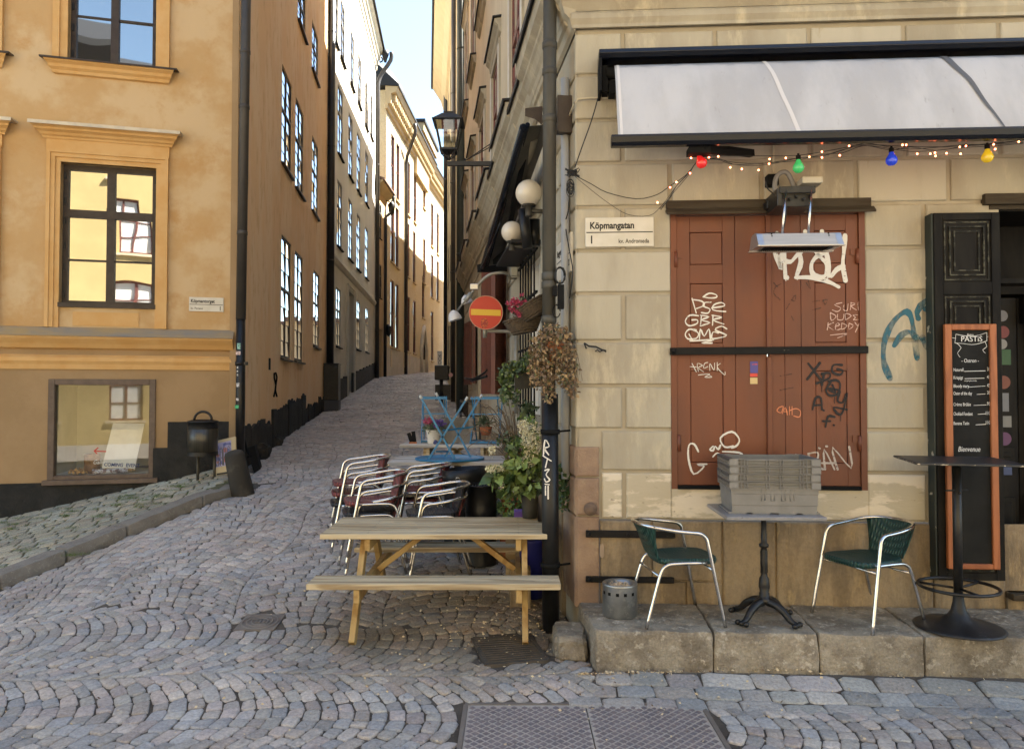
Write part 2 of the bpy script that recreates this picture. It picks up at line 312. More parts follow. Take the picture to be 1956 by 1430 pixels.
def stones(name, quads, zf, m, pal=PAL, dome=.006, dep=.034, hj=.003, gap=.0035, jit=.0045, inset=.80, rnd=.13, warm=None, kind='structure', shade=1.0):
    Q = np.array(quads, float); n = len(Q); Q += RNG.normal(0, jit, Q.shape)
    c = Q.mean(1, keepdims=True); d = Q - c; L = np.linalg.norm(d, axis=2, keepdims=True); Q = c + d * np.clip(1 - gap * 1.5 / np.maximum(L, .02), .3, 1)
    nxt = np.roll(Q, -1, 1); e = nxt - Q
    r0 = rnd * RNG.uniform(.6, 1.5, (n, 4, 1)); ring = np.empty((n, 8, 2)); ring[:, 0::2] = Q + e * np.clip(r0, .05, .4); ring[:, 1::2] = Q + e * (1 - np.clip(np.roll(r0, -1, 1), .05, .4))
    inn = c + (ring - c) * inset
    hz = RNG.normal(0, hj, (n, 1)); tx, ty = RNG.normal(0, .02, (n, 1)), RNG.normal(0, .02, (n, 1))
    def zz(P, add): return zf(P[..., 0], P[..., 1]) + hz + tx * (P[..., 0] - c[..., 0]) + ty * (P[..., 1] - c[..., 1]) + add
    mid = c + (ring - c) * .93; NV = 33
    V = np.zeros((n, NV, 3)); V[:, 0:8, :2] = ring; V[:, 0:8, 2] = zz(ring, -dep); V[:, 8:16, :2] = ring; V[:, 8:16, 2] = zz(ring, -.008)
    V[:, 16:24, :2] = mid; V[:, 16:24, 2] = zz(mid, -.002) + RNG.normal(0, .0012, (n, 8))
    V[:, 24:32, :2] = inn; V[:, 24:32, 2] = zz(inn, -.0005) + RNG.normal(0, .0018, (n, 8)); V[:, 32, :2] = c[:, 0]; V[:, 32, 2] = (zz(c, dome * .4))[:, 0] + RNG.normal(0, .0015, n)
    base = (np.arange(n) * NV)[:, None]; k = np.arange(8); k2 = (k + 1) % 8
    f1 = np.stack([k, k2, k2 + 8, k + 8], 1); f2 = f1 + 8; quadsf = np.concatenate([f1, f2, f2 + 8])[None] + base[:, :, None]; tri = np.stack([k + 24, k2 + 24, np.full(8, 32)], 1)[None] + base[:, :, None]
    quadsf = quadsf.reshape(-1, 4); tri = tri.reshape(-1, 3); nq, ntr = len(quadsf), len(tri)
    me = bpy.data.meshes.new(name); me.vertices.add(n * NV); me.vertices.foreach_set('co', V.reshape(-1).astype(np.float32))
    me.loops.add(nq * 4 + ntr * 3); me.loops.foreach_set('vertex_index', np.concatenate([quadsf.reshape(-1), tri.reshape(-1)]).astype(np.int32))
    me.polygons.add(nq + ntr); me.polygons.foreach_set('loop_start', np.concatenate([np.arange(nq) * 4, nq * 4 + np.arange(ntr) * 3]).astype(np.int32))
    me.polygons.foreach_set('loop_total', np.concatenate([np.full(nq, 4), np.full(ntr, 3)]).astype(np.int32)); me.polygons.foreach_set('use_smooth', [True] * (nq + ntr))
    me.update(calc_edges=True); me.validate()
    col = pal[RNG.integers(0, len(pal), n)] * RNG.uniform(.82, 1.18, (n, 1)) * shade * 1.36
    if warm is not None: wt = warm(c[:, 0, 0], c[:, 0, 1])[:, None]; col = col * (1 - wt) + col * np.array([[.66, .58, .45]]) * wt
    cc = np.ones((n, NV, 4)); cc[:, :, :3] = np.clip(col, 0, .8)[:, None]
    a = me.color_attributes.new('Col', 'FLOAT_COLOR', 'POINT'); a.data.foreach_set('color', cc.reshape(-1).astype(np.float32))
    me.materials.append(m); o = bpy.data.objects.new(name, me); COL.objects.link(o); return setp(o, kind=kind)
def arcs(t0, t1, s0, W, nb, A, h, sl, tofun):
    """segmental arc paving: travel axis t, bands across s; tofun(t,s)->x,y"""
    out = []
    for b in range(nb):
        sc = s0 + (b + .5) * W; ph = random.uniform(0, h); t = t0 - A + ph
        while t < t1:
            n = max(5, int(round(W * 1.12 / sl))); cuts = np.linspace(-W / 2, W / 2, n + 1); cuts[1:-1] += RNG.uniform(-.22, .22, n - 1) * sl * .8
            hh = h * random.uniform(.93, 1.07)
            def P(s, top):
                slp = -8 * A * s / W ** 2; tt = t + A * (1 - 4 * s * s / W ** 2)
                if top:
                    q = slp * hh / (1 + slp * slp); s2 = min(max(s - q, -W / 2), W / 2); tt = t + hh + A * (1 - 4 * s2 * s2 / W ** 2); s = s2
                return tofun(tt, sc + s)
            for i in range(n):
                a, b_ = cuts[i], cuts[i + 1]; q = [P(a, 0), P(b_, 0), P(b_, 1), P(a, 1)]
                ar = .5 * abs((q[2][0] - q[0][0]) * (q[3][1] - q[1][1]) - (q[3][0] - q[1][0]) * (q[2][1] - q[0][1]))
                if ar > .004: out.append(q)
            t += hh
    return out
def wob(t, s): return .13 * math.sin(.8 * t + .5 * s) + .06 * math.sin(2.6 * t + 1.3 * s)
def xc(y): return np.where(y < 36, -.79 - .124 * y, -5.25 + .04 * (y - 36))
HATCH = (-.30, 1.22, 3.3, 4.80)
GRATE = [ground_at(*p) for p in ((930, 1272), (1045, 1262), (1012, 1216), (903, 1220))]
MANH = ground_at(497, 1188)
def inpoly(x, y, P, grow=0.0):
    cx, cy = sum(p[0] for p in P) / len(P), sum(p[1] for p in P) / len(P); r = np.ones(np.shape(x), bool)
    for a, b in zip(P, P[1:] + P[:1]):
        l = math.hypot(b[0] - a[0], b[1] - a[1]); s_ = ((b[0] - a[0]) * (y - a[1]) - (b[1] - a[1]) * (x - a[0])) / l
        sc_ = ((b[0] - a[0]) * (cy - a[1]) - (b[1] - a[1]) * (cx - a[0])) / l
        r &= (s_ * np.sign(sc_) > -grow)
    return r
def clip_ok(q, alley):
    q = np.array(q); x, y = q[:, :, 0].mean(1), q[:, :, 1].mean(1)
    seam = 6.15 + .10 * np.sin(x * 1.3) - .10 * (x + 2)
    ok = (y > seam) if alley else (y <= seam)
    ok &= (kerb_side(x, y) < -.03) | (y > 10.8)
    ok &= ~((x > HATCH[0] - .05) & (x < HATCH[1] + .05) & (y > HATCH[2] - .1) & (y < HATCH[3] + .045))
    ok &= ~inpoly(x, y, [(p.x, p.y) for p in GRATE], .035)
    ok &= ~((abs(x - MANH.x) < .20) & (abs(y - MANH.y) < .20))
    yr = 5.85 - .0594 * (x - .505)
    if not alley: ok &= ~((x > .52) & (y > 4.80 - .0594 * (x - .5)))
    # inside buildings
    uR = (x - RA.x) * RA.nx + (y - RA.y) * RA.ny; ok &= (uR > -.1) | (y < yr)
    ok &= ~((y > yr - .05) & (x > .5))
    uL = (x - LA.x) * LA.nx + (y - LA.y) * LA.ny; uF = (x - LF.x) * LF.nx + (y - LF.y) * LF.ny
    ok &= ~((uL < .02) & (uF < .02) & (y < 40))
    return q[ok]
def warmbrown(x, y):   # stones turn darker and browner beneath and around the big table
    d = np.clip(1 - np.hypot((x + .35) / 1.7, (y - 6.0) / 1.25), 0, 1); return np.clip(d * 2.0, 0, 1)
qs = clip_ok(arcs(-9.5, 7.5, 6.25 - 1.16 * 4, 1.16, 5, .36, .108, .135, lambda t, s: (t, s + .5 * wob(t, s))), False)
stones('square_paving', qs, lambda x, y: G(x, y), M_cobble, warm=warmbrown)
qa = arcs(5.6, 17, -7 * 1.3 - .65, 1.3, 11, .30, .112, .135, lambda t, s: (float(xc(t)) + s + wob(t, s), t))
qb = arcs(17.2, 34, -2 * 1.3 - .65, 1.3, 5, .26, .13, .16, lambda t, s: (float(xc(t)) + s + wob(t, s), t))
qc = arcs(34.2, 62, -3.2, 1.6, 4, .2, .22, .26, lambda t, s: (float(xc(t)) + s + wob(t, s), t))
BLUE = PAL * np.array([[1.0, 1.0, 1.01]])
q_all = clip_ok(qa, True); stones('alley_paving', q_all, lambda x, y: G(x, y), M_cobble, warm=warmbrown, pal=BLUE)
stones('alley_paving', clip_ok(qb, True), lambda x, y: G(x, y), M_cobble, pal=BLUE, hj=.005)
stones('alley_paving', clip_ok(qc, True), lambda x, y: G(x, y), M_cobble, pal=BLUE, hj=.006)
# three straight rows of larger setts along the step
rows = []
for r, (w0, L0) in enumerate(((.155, .30), (.125, .235), (.125, .25))):
    n0 = 5.145 - sum((.155, .125, .125)[:r]) ; x = .56 - .1 * r
    while x < 6.5:
        l = L0 * random.uniform(.75, 1.25); y0 = n0 - .0594 * (x - .5) + random.uniform(-.006, .006); y1 = n0 - .0594 * (x + l - .5)
        rows.append([(x, y0 - w0), (x + l, y1 - w0), (x + l, y1), (x, y0)]); x += l
stones('step_paving', rows, lambda x, y: G(x, y), M_cobble, jit=.005, pal=PAL * np.array([[.84, .88, .90]]), rnd=.12)
# sidewalk of long thin setts with mossy joints
M_moss = mat('mossy_joint', (.10, .095, .05), .95, col2=(.05, .085, .02), scale=2.5, lo=.45, hi=.6, bump=.5, bscale=50)
SW = lambda x, y: G(x, y) + .105 + .04 * np.clip((y - 9.5) / 2, 0, 1)
sw = []; n = .02
while n < 4.2:
    hgt = .125 * random.uniform(.93, 1.07); u = -9.0 + random.uniform(0, .3)
    while u < .25:
        l = .21 * random.uniform(.75, 1.3); q = [LF.p(a, 0, b)[:2] for a, b in ((u, n + hgt), (u + l, n + hgt), (u + l, n), (u, n))]; sw.append(q); u += l
    n += hgt
sw = np.array(sw); mx, my = sw[:, :, 0].mean(1), sw[:, :, 1].mean(1); sw = sw[(kerb_side(mx, my) > .25) & (mx < -3.80 - .46 * (my - 10.2))]
stones('sidewalk', sw, SW, M_cobble, pal=PAL * np.array([[.90, .93, .80]]), jit=.003, gap=.008, rnd=.12, dep=.03, hj=.003)
gx = np.arange(-15, -3.6, .12); gy = np.arange(1.5, 12.2, .12)
Xg, Yg = np.meshgrid(gx, gy); ks = kerb_side(Xg, Yg); fl = (Xg - LF.x) * LF.nx + (Yg - LF.y) * LF.ny; msk = (ks > .1) & (fl > -.2) & (Xg < -3.74 - .46 * (Yg - 10.2))
bed = MB(); idx = {}
for j in range(len(gy) - 1):
    for i in range(len(gx) - 1):
        if msk[j, i] and msk[j + 1, i] and msk[j, i + 1] and msk[j + 1, i + 1]:
            f = []
            for a, b in ((j, i), (j, i + 1), (j + 1, i + 1), (j + 1, i)):
                if (a, b) not in idx: idx[(a, b)] = len(bed.v); bed.v.append((gx[b], gy[a], float(SW(gx[b], gy[a])) - .014))
                f.append(idx[(a, b)])
            bed.f.append(tuple(f)); bed.sm.append(True); bed.mi.append(0)
setp(bed.build('sidewalk_bed', M_moss), kind='structure')
def rockbox(P, n=(10, 4, 6), amp=.012, freq=6, rnd=.02, mb=None, seed=0.0, sm=False):
    """P: 8 corners (bottom 4, top 4); displaced, rounded block"""
    P = [Vector(p) for p in P]; mb = mb or MB(); key = {}
    cen = sum(P, Vector()) / 8; na, nb, nc = n
    def pt(a, b, c):
        k = (round(a, 5), round(b, 5), round(c, 5))
        if k in key: return key[k]
        q = ((P[0] * (1 - a) + P[1] * a) * (1 - b) + (P[3] * (1 - a) + P[2] * a) * b) * (1 - c) + ((P[4] * (1 - a) + P[5] * a) * (1 - b) + (P[7] * (1 - a) + P[6] * a) * b) * c
        e = sum(1 for t in (a, b, c) if t < 1e-6 or t > 1 - 1e-6)
        if e >= 2: q = q + (cen - q).normalized() * rnd * (e - 1) * .8
        sv_ = Vector((seed, seed * 1.7, 0)); q = q + mn.noise_vector(q * freq + sv_) * amp + mn.noise_vector(q * freq * 3.1 + sv_) * amp * .45 + mn.noise_vector(q * freq * 8 + sv_) * amp * .3
        mb.v.append(tuple(q)); key[k] = len(mb.v) - 1; return key[k]
    def face(fn, n1, n2, rev):
        for i in range(n1):
            for j in range(n2):
                f = [pt(*fn(i / n1, j / n2)), pt(*fn((i + 1) / n1, j / n2)), pt(*fn((i + 1) / n1, (j + 1) / n2)), pt(*fn(i / n1, (j + 1) / n2))]
                mb.f.append(tuple(reversed(f)) if rev else tuple(f)); mb.sm.append(sm); mb.mi.append(0)
    face(lambda i, j: (i, 0, j), na, nc, 0); face(lambda i, j: (i, 1, j), na, nc, 1); face(lambda i, j: (0, i, j), nb, nc, 1); face(lambda i, j: (1, i, j), nb, nc, 0)
    face(lambda i, j: (i, j, 1), na, nb, 0); face(lambda i, j: (i, j, 0), na, nb, 1)
    return mb
M_kerb = mat('kerb_granite', (.22, .205, .18), .85, col2=(.17, .155, .135), scale=5, bump=.8, bscale=25, col3=(.28, .26, .23), scale3=40, lo3=.52, hi3=.65)
kb = MB()
for i, (a, b) in enumerate(zip(KERB[:-1], KERB[1:])):
    m_ = 3 if i == 0 else 1
    for k in range(m_):
        p, q = a.lerp(b, k / m_), a.lerp(b, (k + 1) / m_); t = (q - p).normalized(); nn = Vector((-t.y, t.x, 0)).normalized() * .30; p = p + t * .006; q = q - t * .006
        def c(v, up): return Vector((v.x, v.y, g(v.x, v.y) + up))
        h0, h1 = .135, .135 if i < 4 else .10
        rockbox([c(p, -.05), c(q, -.05), c(q + nn, -.05), c(p + nn, -.05), c(p, h0), c(q, h1), c(q + nn, h1), c(p + nn, h0)], (10, 3, 2), .008, 3, .012, kb)
setp(kb.build('kerb', M_kerb), kind='structure')
# ================================================================ buildings
def wall_panels(mb, W, u0, u1, z0, z1, holes, n=0.0, zf=None):
    """wall face with rectangular openings left out; holes (ua,ub,za,zb)"""
    us = sorted({u0, u1, *[min(max(h[k], u0), u1) for h in holes for k in (0, 1)]}); zs = sorted({z0, z1, *[min(max(h[k], z0), z1) for h in holes for k in (2, 3)]})
    for ua, ub in zip(us[:-1], us[1:]):
        run = None
        for za, zb in list(zip(zs[:-1], zs[1:])) + [(None, None)]:
            solid = za is not None and ub - ua > 1e-5 and not any(h[0] - 1e-6 < (ua + ub) / 2 < h[1] + 1e-6 and h[2] - 1e-6 < (za + zb) / 2 < h[3] + 1e-6 for h in holes)
            if solid: run = (run[0], zb) if run else (za, zb)
            elif run:
                k = max(1, int((ub - ua) / 1.2)) if n == 'wavy' else 1
                mb.quad(W.p(ua, run[0], n), W.p(ub, run[0], n), W.p(ub, run[1], n), W.p(ua, run[1], n)); run = None
def reveals(mb, W, h, depth, n=0.0):
    ua, ub, za, zb = h; a = n; b = n - depth
    mb.quad(W.p(ua, za, a), W.p(ua, za, b), W.p(ua, zb, b), W.p(ua, zb, a)); mb.quad(W.p(ub, za, b), W.p(ub, za, a), W.p(ub, zb, a), W.p(ub, zb, b))
    mb.quad(W.p(ua, zb, b), W.p(ub, zb, b), W.p(ub, zb, a), W.p(ua, zb, a)); mb.quad(W.p(ua, za, a), W.p(ub, za, a), W.p(ub, za, b), W.p(ua, za, b))
def window(parent, W, h, rec=.10, fw=.06, cols=2, rows=(.5,), mframe=M_darkpaint, mglass=None, mull=.05, bars=.022, sub=None, sill=None, msill=None, top=None, name='window', transom=None, label=None, tilt=(0, 0), pn=.038):
    """recessed casement window: frame with mullions; pane and sill as sub-parts"""
    ua, ub, za, zb = h; mb = MB(); n1 = -rec; n0 = -rec - .05; wu, wz = ub - ua, zb - za
    for a, b, c, d in ((ua, ua + fw, za, zb), (ub - fw, ub, za, zb), (ua + fw, ub - fw, za, za + fw), (ua + fw, ub - fw, zb - fw, zb)): mb.wbox(W, a, b, c, d, n0, n1)
    for i in range(1, cols):
        uc = ua + wu * i / cols; mb.wbox(W, uc - mull / 2, uc + mull / 2, za + fw, zb - fw, n0, n1 + .004)
    tz = [za + wz * t for t in (transom or ())]
    for z in tz: mb.wbox(W, ua + fw, ub - fw, z - mull / 2, z + mull / 2, n0, n1 + .008)
    for r in rows:
        z = za + wz * r; mb.wbox(W, ua + fw, ub - fw, z - bars / 2, z + bars / 2, n0 + .006, n1 - .008)
    fr = mb.build(name, mframe, parent)
    if label: fr['label'] = label
    p = MB(); cu = [ua + fw / 2] + [ua + wu * i / cols for i in range(1, cols)] + [ub - fw / 2]; czs = [za + fw / 2] + sorted([za + wz * r for r in rows] + tz) + [zb - fw / 2]
    for a, b in zip(cu[:-1], cu[1:]):
        for c, d in zip(czs[:-1], czs[1:]):   # aimed tilt plus a slight random angle for each lite
            ta, tb = tilt[0] + random.gauss(0, .006), tilt[1] + random.gauss(0, .008); um, zm = (a + b) / 2, (c + d) / 2
            p.quad(*[W.p(u_, z_, n1 - pn + ta * (u_ - um) + tb * (z_ - zm)) for u_, z_ in ((a, c), (b, c), (b, d), (a, d))])
    p.build('pane', mglass or M_glass, fr)
    if sill:
        s_ = MB(); pr, hh, ov = sill; s_.wprofile(W, ua - ov, ub + ov, [(-rec, za + .002), (pr, za - hh * .4), (pr, za - hh), (0.002, za - hh)]); s_.build('sill', msill or mframe, fr)
    return fr
def aim_yaw(W, h, tx, ty):
    """pane yaw added to aim the reflection up the bright open street towards (tx, ty)"""
    q = W.p((h[0] + h[1]) / 2, 0); ti = q.x / q.y; to = (tx - q.x) / (ty - q.y); return (ti + to) / 2 - W.dx / W.dy
# ---------------------------------------------------------------- left orange corner building
OB = thing('corner_building', 'orange stucco corner house with black plinth at the left of the alley mouth', 'building', (-4.23, 11.3, .76))
w1 = LF.rect(115, 316, 298, 584); w2 = LF.rect(132, -150, 300, 127); shop = LF.rect(92, 724, 297, 914)
w2 = (w2[0], w2[1], w2[2], w2[2] + (w1[3] - w1[2]) * 1.0)
du = LF.hit(343, 260)[0] - LF.hit(27, 236)[0]
OBH = 17.0
holes = [w1, w2, shop] + [(a - du, b - du, c, d) for a, b, c, d in (w1, w2)] + [(a, b, c + 3.35, d + 3.35) for a, b, c, d in (w2,)]
zbelt = LF.hit(220, 645)[1]
mb = MB(); wall_panels(mb, LF, -9, 0, zbelt, OBH, holes)
for h in holes:
    if h is not shop: reveals(mb, LF, h, .16)
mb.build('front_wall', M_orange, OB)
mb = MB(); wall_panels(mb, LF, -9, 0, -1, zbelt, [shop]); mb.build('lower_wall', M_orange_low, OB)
# string courses under the first floor, continued as the ledge
mb = MB(); mb.wprofile(LF, -9, -.03, [(0, zbelt + .13), (.05, zbelt + .12), (.16, zbelt + .0), (.17, zbelt - .02), (.155, zbelt - .04), (.10, zbelt - .10), (.06, zbelt - .16), (0, zbelt - .18)])
z2 = LF.hit(220, 690)[1]; mb.wprofile(LF, -9, -.02, [(0, z2 + .09), (.05, z2 + .05), (.055, z2), (.03, z2 - .05), (.02, z2 - .12), (0, z2 - .12)]); mb.build('string_course', M_trim, OB)
mb = MB(); mb.wprofile(LF, -9, -.02, [(0.0, zbelt + .145), (.05, zbelt + .135), (.18, zbelt + .012), (.18, zbelt + .002), (.05, zbelt + .123), (0, zbelt + .131)]); mb.build('flashing', mat('belt_flashing', (.22, .20, .17), .6, col2=(.35, .24, .10), scale=1.3, stretch=(1, 1, 4)), OB)
# plinth with stepped top
u_a, u_b, u_c = LF.hit(293, 870)[0], LF.hit(321, 830)[0], 0.0; za_, zb_, zc_ = LF.hit(180, 919)[1], LF.hit(307, 855)[1], LF.hit(380, 805)[1]
mb = MB(); mb.wprism(LF, [(-9, -1), (.02, -1), (.02, zc_), (u_b, zc_), (u_b, zb_), (u_a, zb_), (u_a, za_), (-9, za_)], -.05, .035); mb.build('plinth', M_plinth, OB)
def surround(W, h, wd, pr, mb):
    ua, ub, za, zb = h
    for k, (o_, p_) in enumerate(((0, pr * .45), (wd * .38, pr * .75), (wd * .72, pr))):
        i2 = wd * (.38, .72, 1.0)[k]
        mb.wbox(W, ua - i2, ua - o_, za, zb + i2, -.05, p_); mb.wbox(W, ub + o_, ub + i2, za, zb + i2, -.05, p_); mb.wbox(W, ua - o_, ub + o_, zb + o_, zb + i2, -.05, p_)
for i, (h, first) in enumerate(((w1, 1), (w2, 0), ((w1[0] - du, w1[1] - du, w1[2], w1[3]), 1), ((w2[0] - du, w2[1] - du, w2[2], w2[3]), 0))):
    fr = window(OB, LF, h, .10, .075, 2, (.325,) if first else (.36, .8), M_darkpaint, M_glass, .11, .025, transom=(.655,))
    s_ = MB(); ua, ub, za, zb = h
    for uu in (ua + .03, ub - .03):
        for q in (.08, .27, .42, .6, .74, .92): s_.wbox(LF, uu - .012, uu + .012, za + (zb - za) * q - .05, za + (zb - za) * q + .05, -.10, -.08)
    s_.build('hinges', M_black, fr)['kind'] = 'stuff'
    if first:
        m_ = MB(); surround(LF, (ua, ub, za - .33, zb), .17, .075, m_)
        m_.wbox(LF, ua + .18, ub - .22, za - .30, za - .10, -.02, .012); m_.build('surround', M_trim, fr)
        m_ = MB(); zt = zb + .33; ov = .33
        m_.wbox(LF, ua - .18, ub + .18, zb + .15, zt, -.02, .055)
        pr = [(.05, zt - .01), (.07, zt - .01), (.08, zt + .02), (.11, zt + .035), (.13, zt + .065), (.18, zt + .09), (.19, zt + .115), (.23, zt + .135), (.23, zt + .16), (0, zt + .17), (0, zt)]
        k = len(pr); n_ = len(m_.v); sx = [(0.13 + (n * .9)) for n, z in pr]
        m_.add([LF.p(ua - (.17 + n * .75), z, n) for n, z in pr] + [LF.p(ub + (.17 + n * .75), z, n) for n, z in pr], [(a, (a + 1) % k, (a + 1) % k + k, a + k) for a in range(k)] + [tuple(range(k - 1, -1, -1)), tuple(range(k, 2 * k))])
        m_.build('cornice', M_trim, fr)
        m_ = MB(); m_.wprofile(LF, ua - .36, ub + .36, [(0, zt + .18), (.245, zt + .172), (.25, zt + .135), (.26, zt + .135), (.255, zt + .185), (0, zt + .215)]); m_.build('flashing', M_trimpale, fr)
        m_ = MB(); m_.wbox(LF, ua - .01, ub + .01, za - .035, za + .03, -.1, .045); m_.build('sill', M_darkpaint, fr)
    else:
        m_ = MB(); 
        for o_, i2, p_ in ((0, .10, .04), (.10, .19, .07)):
            m_.wbox(LF, ua - i2, ua - o_, za, zb + i2, -.05, p_); m_.wbox(LF, ub + o_, ub + i2, za, zb + i2, -.05, p_); m_.wbox(LF, ua - o_, ub + o_, zb + o_, zb + i2, -.05, p_)
        m_.build('surround', M_trim, fr)
        m_ = MB(); pr = [(0, za - .20), (.05, za - .19), (.06, za - .15), (.10, za - .12), (.11, za - .08), (.16, za - .05), (.16, za - .02), (0, za)]; k = len(pr)
        m_.add([LF.p(ua - (.16 + n * .7), z, n) for n, z in pr] + [LF.p(ub + (.16 + n * .7), z, n) for n, z in pr], [(a, (a + 1) % k, (a + 1) % k + k, a + k) for a in range(k)] + [tuple(range(k - 1, -1, -1)), tuple(range(k, 2 * k))]); m_.build('sill_moulding', M_trim, fr)
        m_ = MB(); m_.wprofile(LF, ua - .32, ub + .32, [(-.1, za + .03), (.19, za - .01), (.19, za - .035), (.0, za)]); m_.build('sill', M_darkpaint, fr)
# shop window: deep lit box behind clear glass
ua, ub, za, zb = shop; fw = .085
m_ = MB()
for a, b, c_, d in ((ua, ua + fw, za, zb), (ub - fw, ub, za, zb), (ua + fw, ub - fw, zb - fw, zb), (ua + fw, ub - fw, za, za + fw * .7)): m_.wbox(LF, a, b, c_, d, -.10, .03)
m_.wbox(LF, ua - .05, ub + .05, za - .07, za, -.05, .085)
sw_ = m_.build('shop_window', M_shopframe, OB, bevel=.006)
m_ = MB(); m_.quad(LF.p(ua + .05, za + .03, -.05), LF.p(ub - .05, za + .03, -.05), LF.p(ub - .05, zb - .05, -.05), LF.p(ua + .05, zb - .05, -.05)); m_.build('pane', M_shopglass, sw_)
M_niche = mat('shop_interior_wall', (.55, .50, .36), .9, col2=(.48, .43, .31), scale=1.5)
M_shelf = mat('shop_shelf', (.60, .56, .50), .7)
m_ = MB(); dp = 1.3
m_.quad(LF.p(ua, za + .04, -dp), LF.p(ub, za + .04, -dp), LF.p(ub, zb, -dp), LF.p(ua, zb, -dp)); m_.quad(LF.p(ua, za + .04, -.08), LF.p(ua, za + .04, -dp), LF.p(ua, zb, -dp), LF.p(ua, zb, -.08))
m_.quad(LF.p(ub, za + .04, -dp), LF.p(ub, za + .04, -.08), LF.p(ub, zb, -.08), LF.p(ub, zb, -dp)); m_.quad(LF.p(ua, zb, -dp), LF.p(ub, zb, -dp), LF.p(ub, zb, -.08), LF.p(ua, zb, -.08)); m_.build('display_niche', M_niche, sw_)
m_ = MB(); m_.wbox(LF, ua, ub, za, za + .045, -dp, -.06); m_.build('display_shelf', M_shelf, sw_)
SHOPZ = za + .045
# alley side of the orange house
LAn = 15.6   # how far the orange house runs up the alley
LAu = lambda px: LA.hit(px, 600)[0]
def wl(W, x0, x1, yt0, yt1, yb0, yb1): 
    a, b, c_, d = W.hit(x0, yt0), W.hit(x1, yt1), W.hit(x0, yb0), W.hit(x1, yb1); return ((a[0] + c_[0]) / 2, (b[0] + d[0]) / 2, (c_[1] + d[1]) / 2, (a[1] + b[1]) / 2)
u_end = LA.hit(625, 500)[0]
side = [wl(LA, 537, 552, 446, 462, 684, 684), wl(LA, 563, 576, 478, 489, 688, 690), wl(LA, 598.5, 612, 516, 527, 660, 664),
        wl(LA, 538.5, 555, 128, 152, 314, 332), wl(LA, 564.5, 577, 191, 206, 360, 372), wl(LA, 596, 607, 264, 276, 404, 414),
        wl(LA, 596, 608, 46, 68, 140, 155), wl(LA, 569, 580, -40, -20, 45, 60)]
side = [(h[0], h[0] + 1.18, h[2], h[3]) for h in side]
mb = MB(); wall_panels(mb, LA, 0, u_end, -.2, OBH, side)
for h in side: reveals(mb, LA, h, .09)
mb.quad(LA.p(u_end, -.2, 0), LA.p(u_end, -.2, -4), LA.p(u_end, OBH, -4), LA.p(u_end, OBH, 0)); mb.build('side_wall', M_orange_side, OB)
for i, h in enumerate(side): window(OB, LA, h, .02, .05, 2, (.14, .28, .42, .72, .86), M_darkpaint, M_glassalley, .05, .018, transom=(.57,), sill=(.07, .06, .04), tilt=(aim_yaw(LA, h, -2.9, 76) if i < 3 else aim_yaw(LA, h, -3.9, 55), -.03), pn=.012)
m_ = MB(); m_.wprism(LF, [(-9, OBH), (0, OBH), (0, OBH + .05), (-9, OBH + .05)], -8, .4); m_.wprofile(LA, -.3, u_end + .2, [(0, OBH - .5), (.1, OBH - .45), (.3, OBH - .15), (.55, OBH - .1), (.55, OBH + .06), (-6, OBH + 3), (-6, OBH)]); m_.build('roof', M_roof, OB)
# black planks and ragged plinth along the alley wall
m_ = MB(); u = .03; random.seed(3)
while u < u_end - .2:
    wd = random.uniform(.38, .75); x, y = LA.p(u, 0)[:2]; zg = g(x, y); tt = random.uniform(.50, .66) + (.12 if u > 2.2 else 0) - (.30 if u > 6.5 else 0); k = 5; top = [(u + (wd - .03) * i / k, zg + tt + random.uniform(-.06, .06)) for i in range(k, -1, -1)]
    m_.wprism(LA, [(u, zg - .3), (u + wd - .03, zg - .3)] + top, -.02, random.uniform(.02, .045)); u += wd
m_.build('plinth', M_plinth, OB)
# drawn loop and grating on the side wall
m_ = MB(); a, b = LA.hit(513, 706); m_.wbox(LA, a, a + .14, b, b + .22, 0, .01); m_.build('vent_grille', M_blackmatte, OB)
# wall anchor (looped iron)
def wallcurve(W, pts, n=.02): return [W.p(*W.hit(x, y), n) for x, y in pts]
m_ = MB(); m_.tube(wallcurve(LA, [(521, 757), (524, 745), (525, 735), (522, 722), (522, 713), (525, 712), (527, 720), (525, 735), (524, 745), (527, 757)], .02), .016, 6); m_.build('wall_anchor', M_blackmatte, OB)
# gutter-less rim at the corner
# ---------------------------------------------------------------- grey building
gp = LA.p(u_end, 0); GA = Wall(gp.x, gp.y, -.0765, 1.0)
ug1 = GA.hit(716, 500)[0]; GZ1 = GA.hit(730, 155)[1] + .2
GB = thing('grey_building', 'grey and white stucco house with deep eaves, second on the left of the alley', 'building', (gp.x, gp.y, g(gp.x, gp.y)))
gw = []
for row in ([(634, 66), (645.5, 0), (658, 127), (678, 176), (693.5, 216), (706, 250)],):
    pass
def gwin(x, yb, hgt, wd=1.05): u, z = GA.hit(x, yb); return (u, u + wd, z, z + hgt)
cols_x = [643.5, 665.5, 681.5, 697.5]
for x, y in ((645, 290), (665.5, 332), (681.5, 360), (697.5, 385)): gw.append(gwin(x, y, 2.3))
for x, y in ((643.5, 467), (665, 491), (681, 511), (697, 528)): gw.append(gwin(x, y, 2.2))
for x, y in ((641.5, 660), (681, 666), (698, 671)): gw.append(gwin(x, y, 1.95, 1.0))
for x, y in ((636, 66), (650, 105), (669, 155), (683.5, 192), (697, 235), (707, 255)): gw.append(gwin(x, y, 2.0, 1.0))
door_u, door_z = GA.hit(664, 560); gd = (GA.hit(663, 700)[0], GA.hit(663, 700)[0] + 1.5, 1.2, door_z + .1)
zb0 = GA.hit(633, 493)[1]; zb1 = GA.hit(708, 570)[1]; zbm = (zb0 + zb1) / 2
mb = MB(); hs = gw
wall_panels(mb, GA, 0, ug1, zbm, GZ1, hs)
for h in hs: reveals(mb, GA, h, .06)
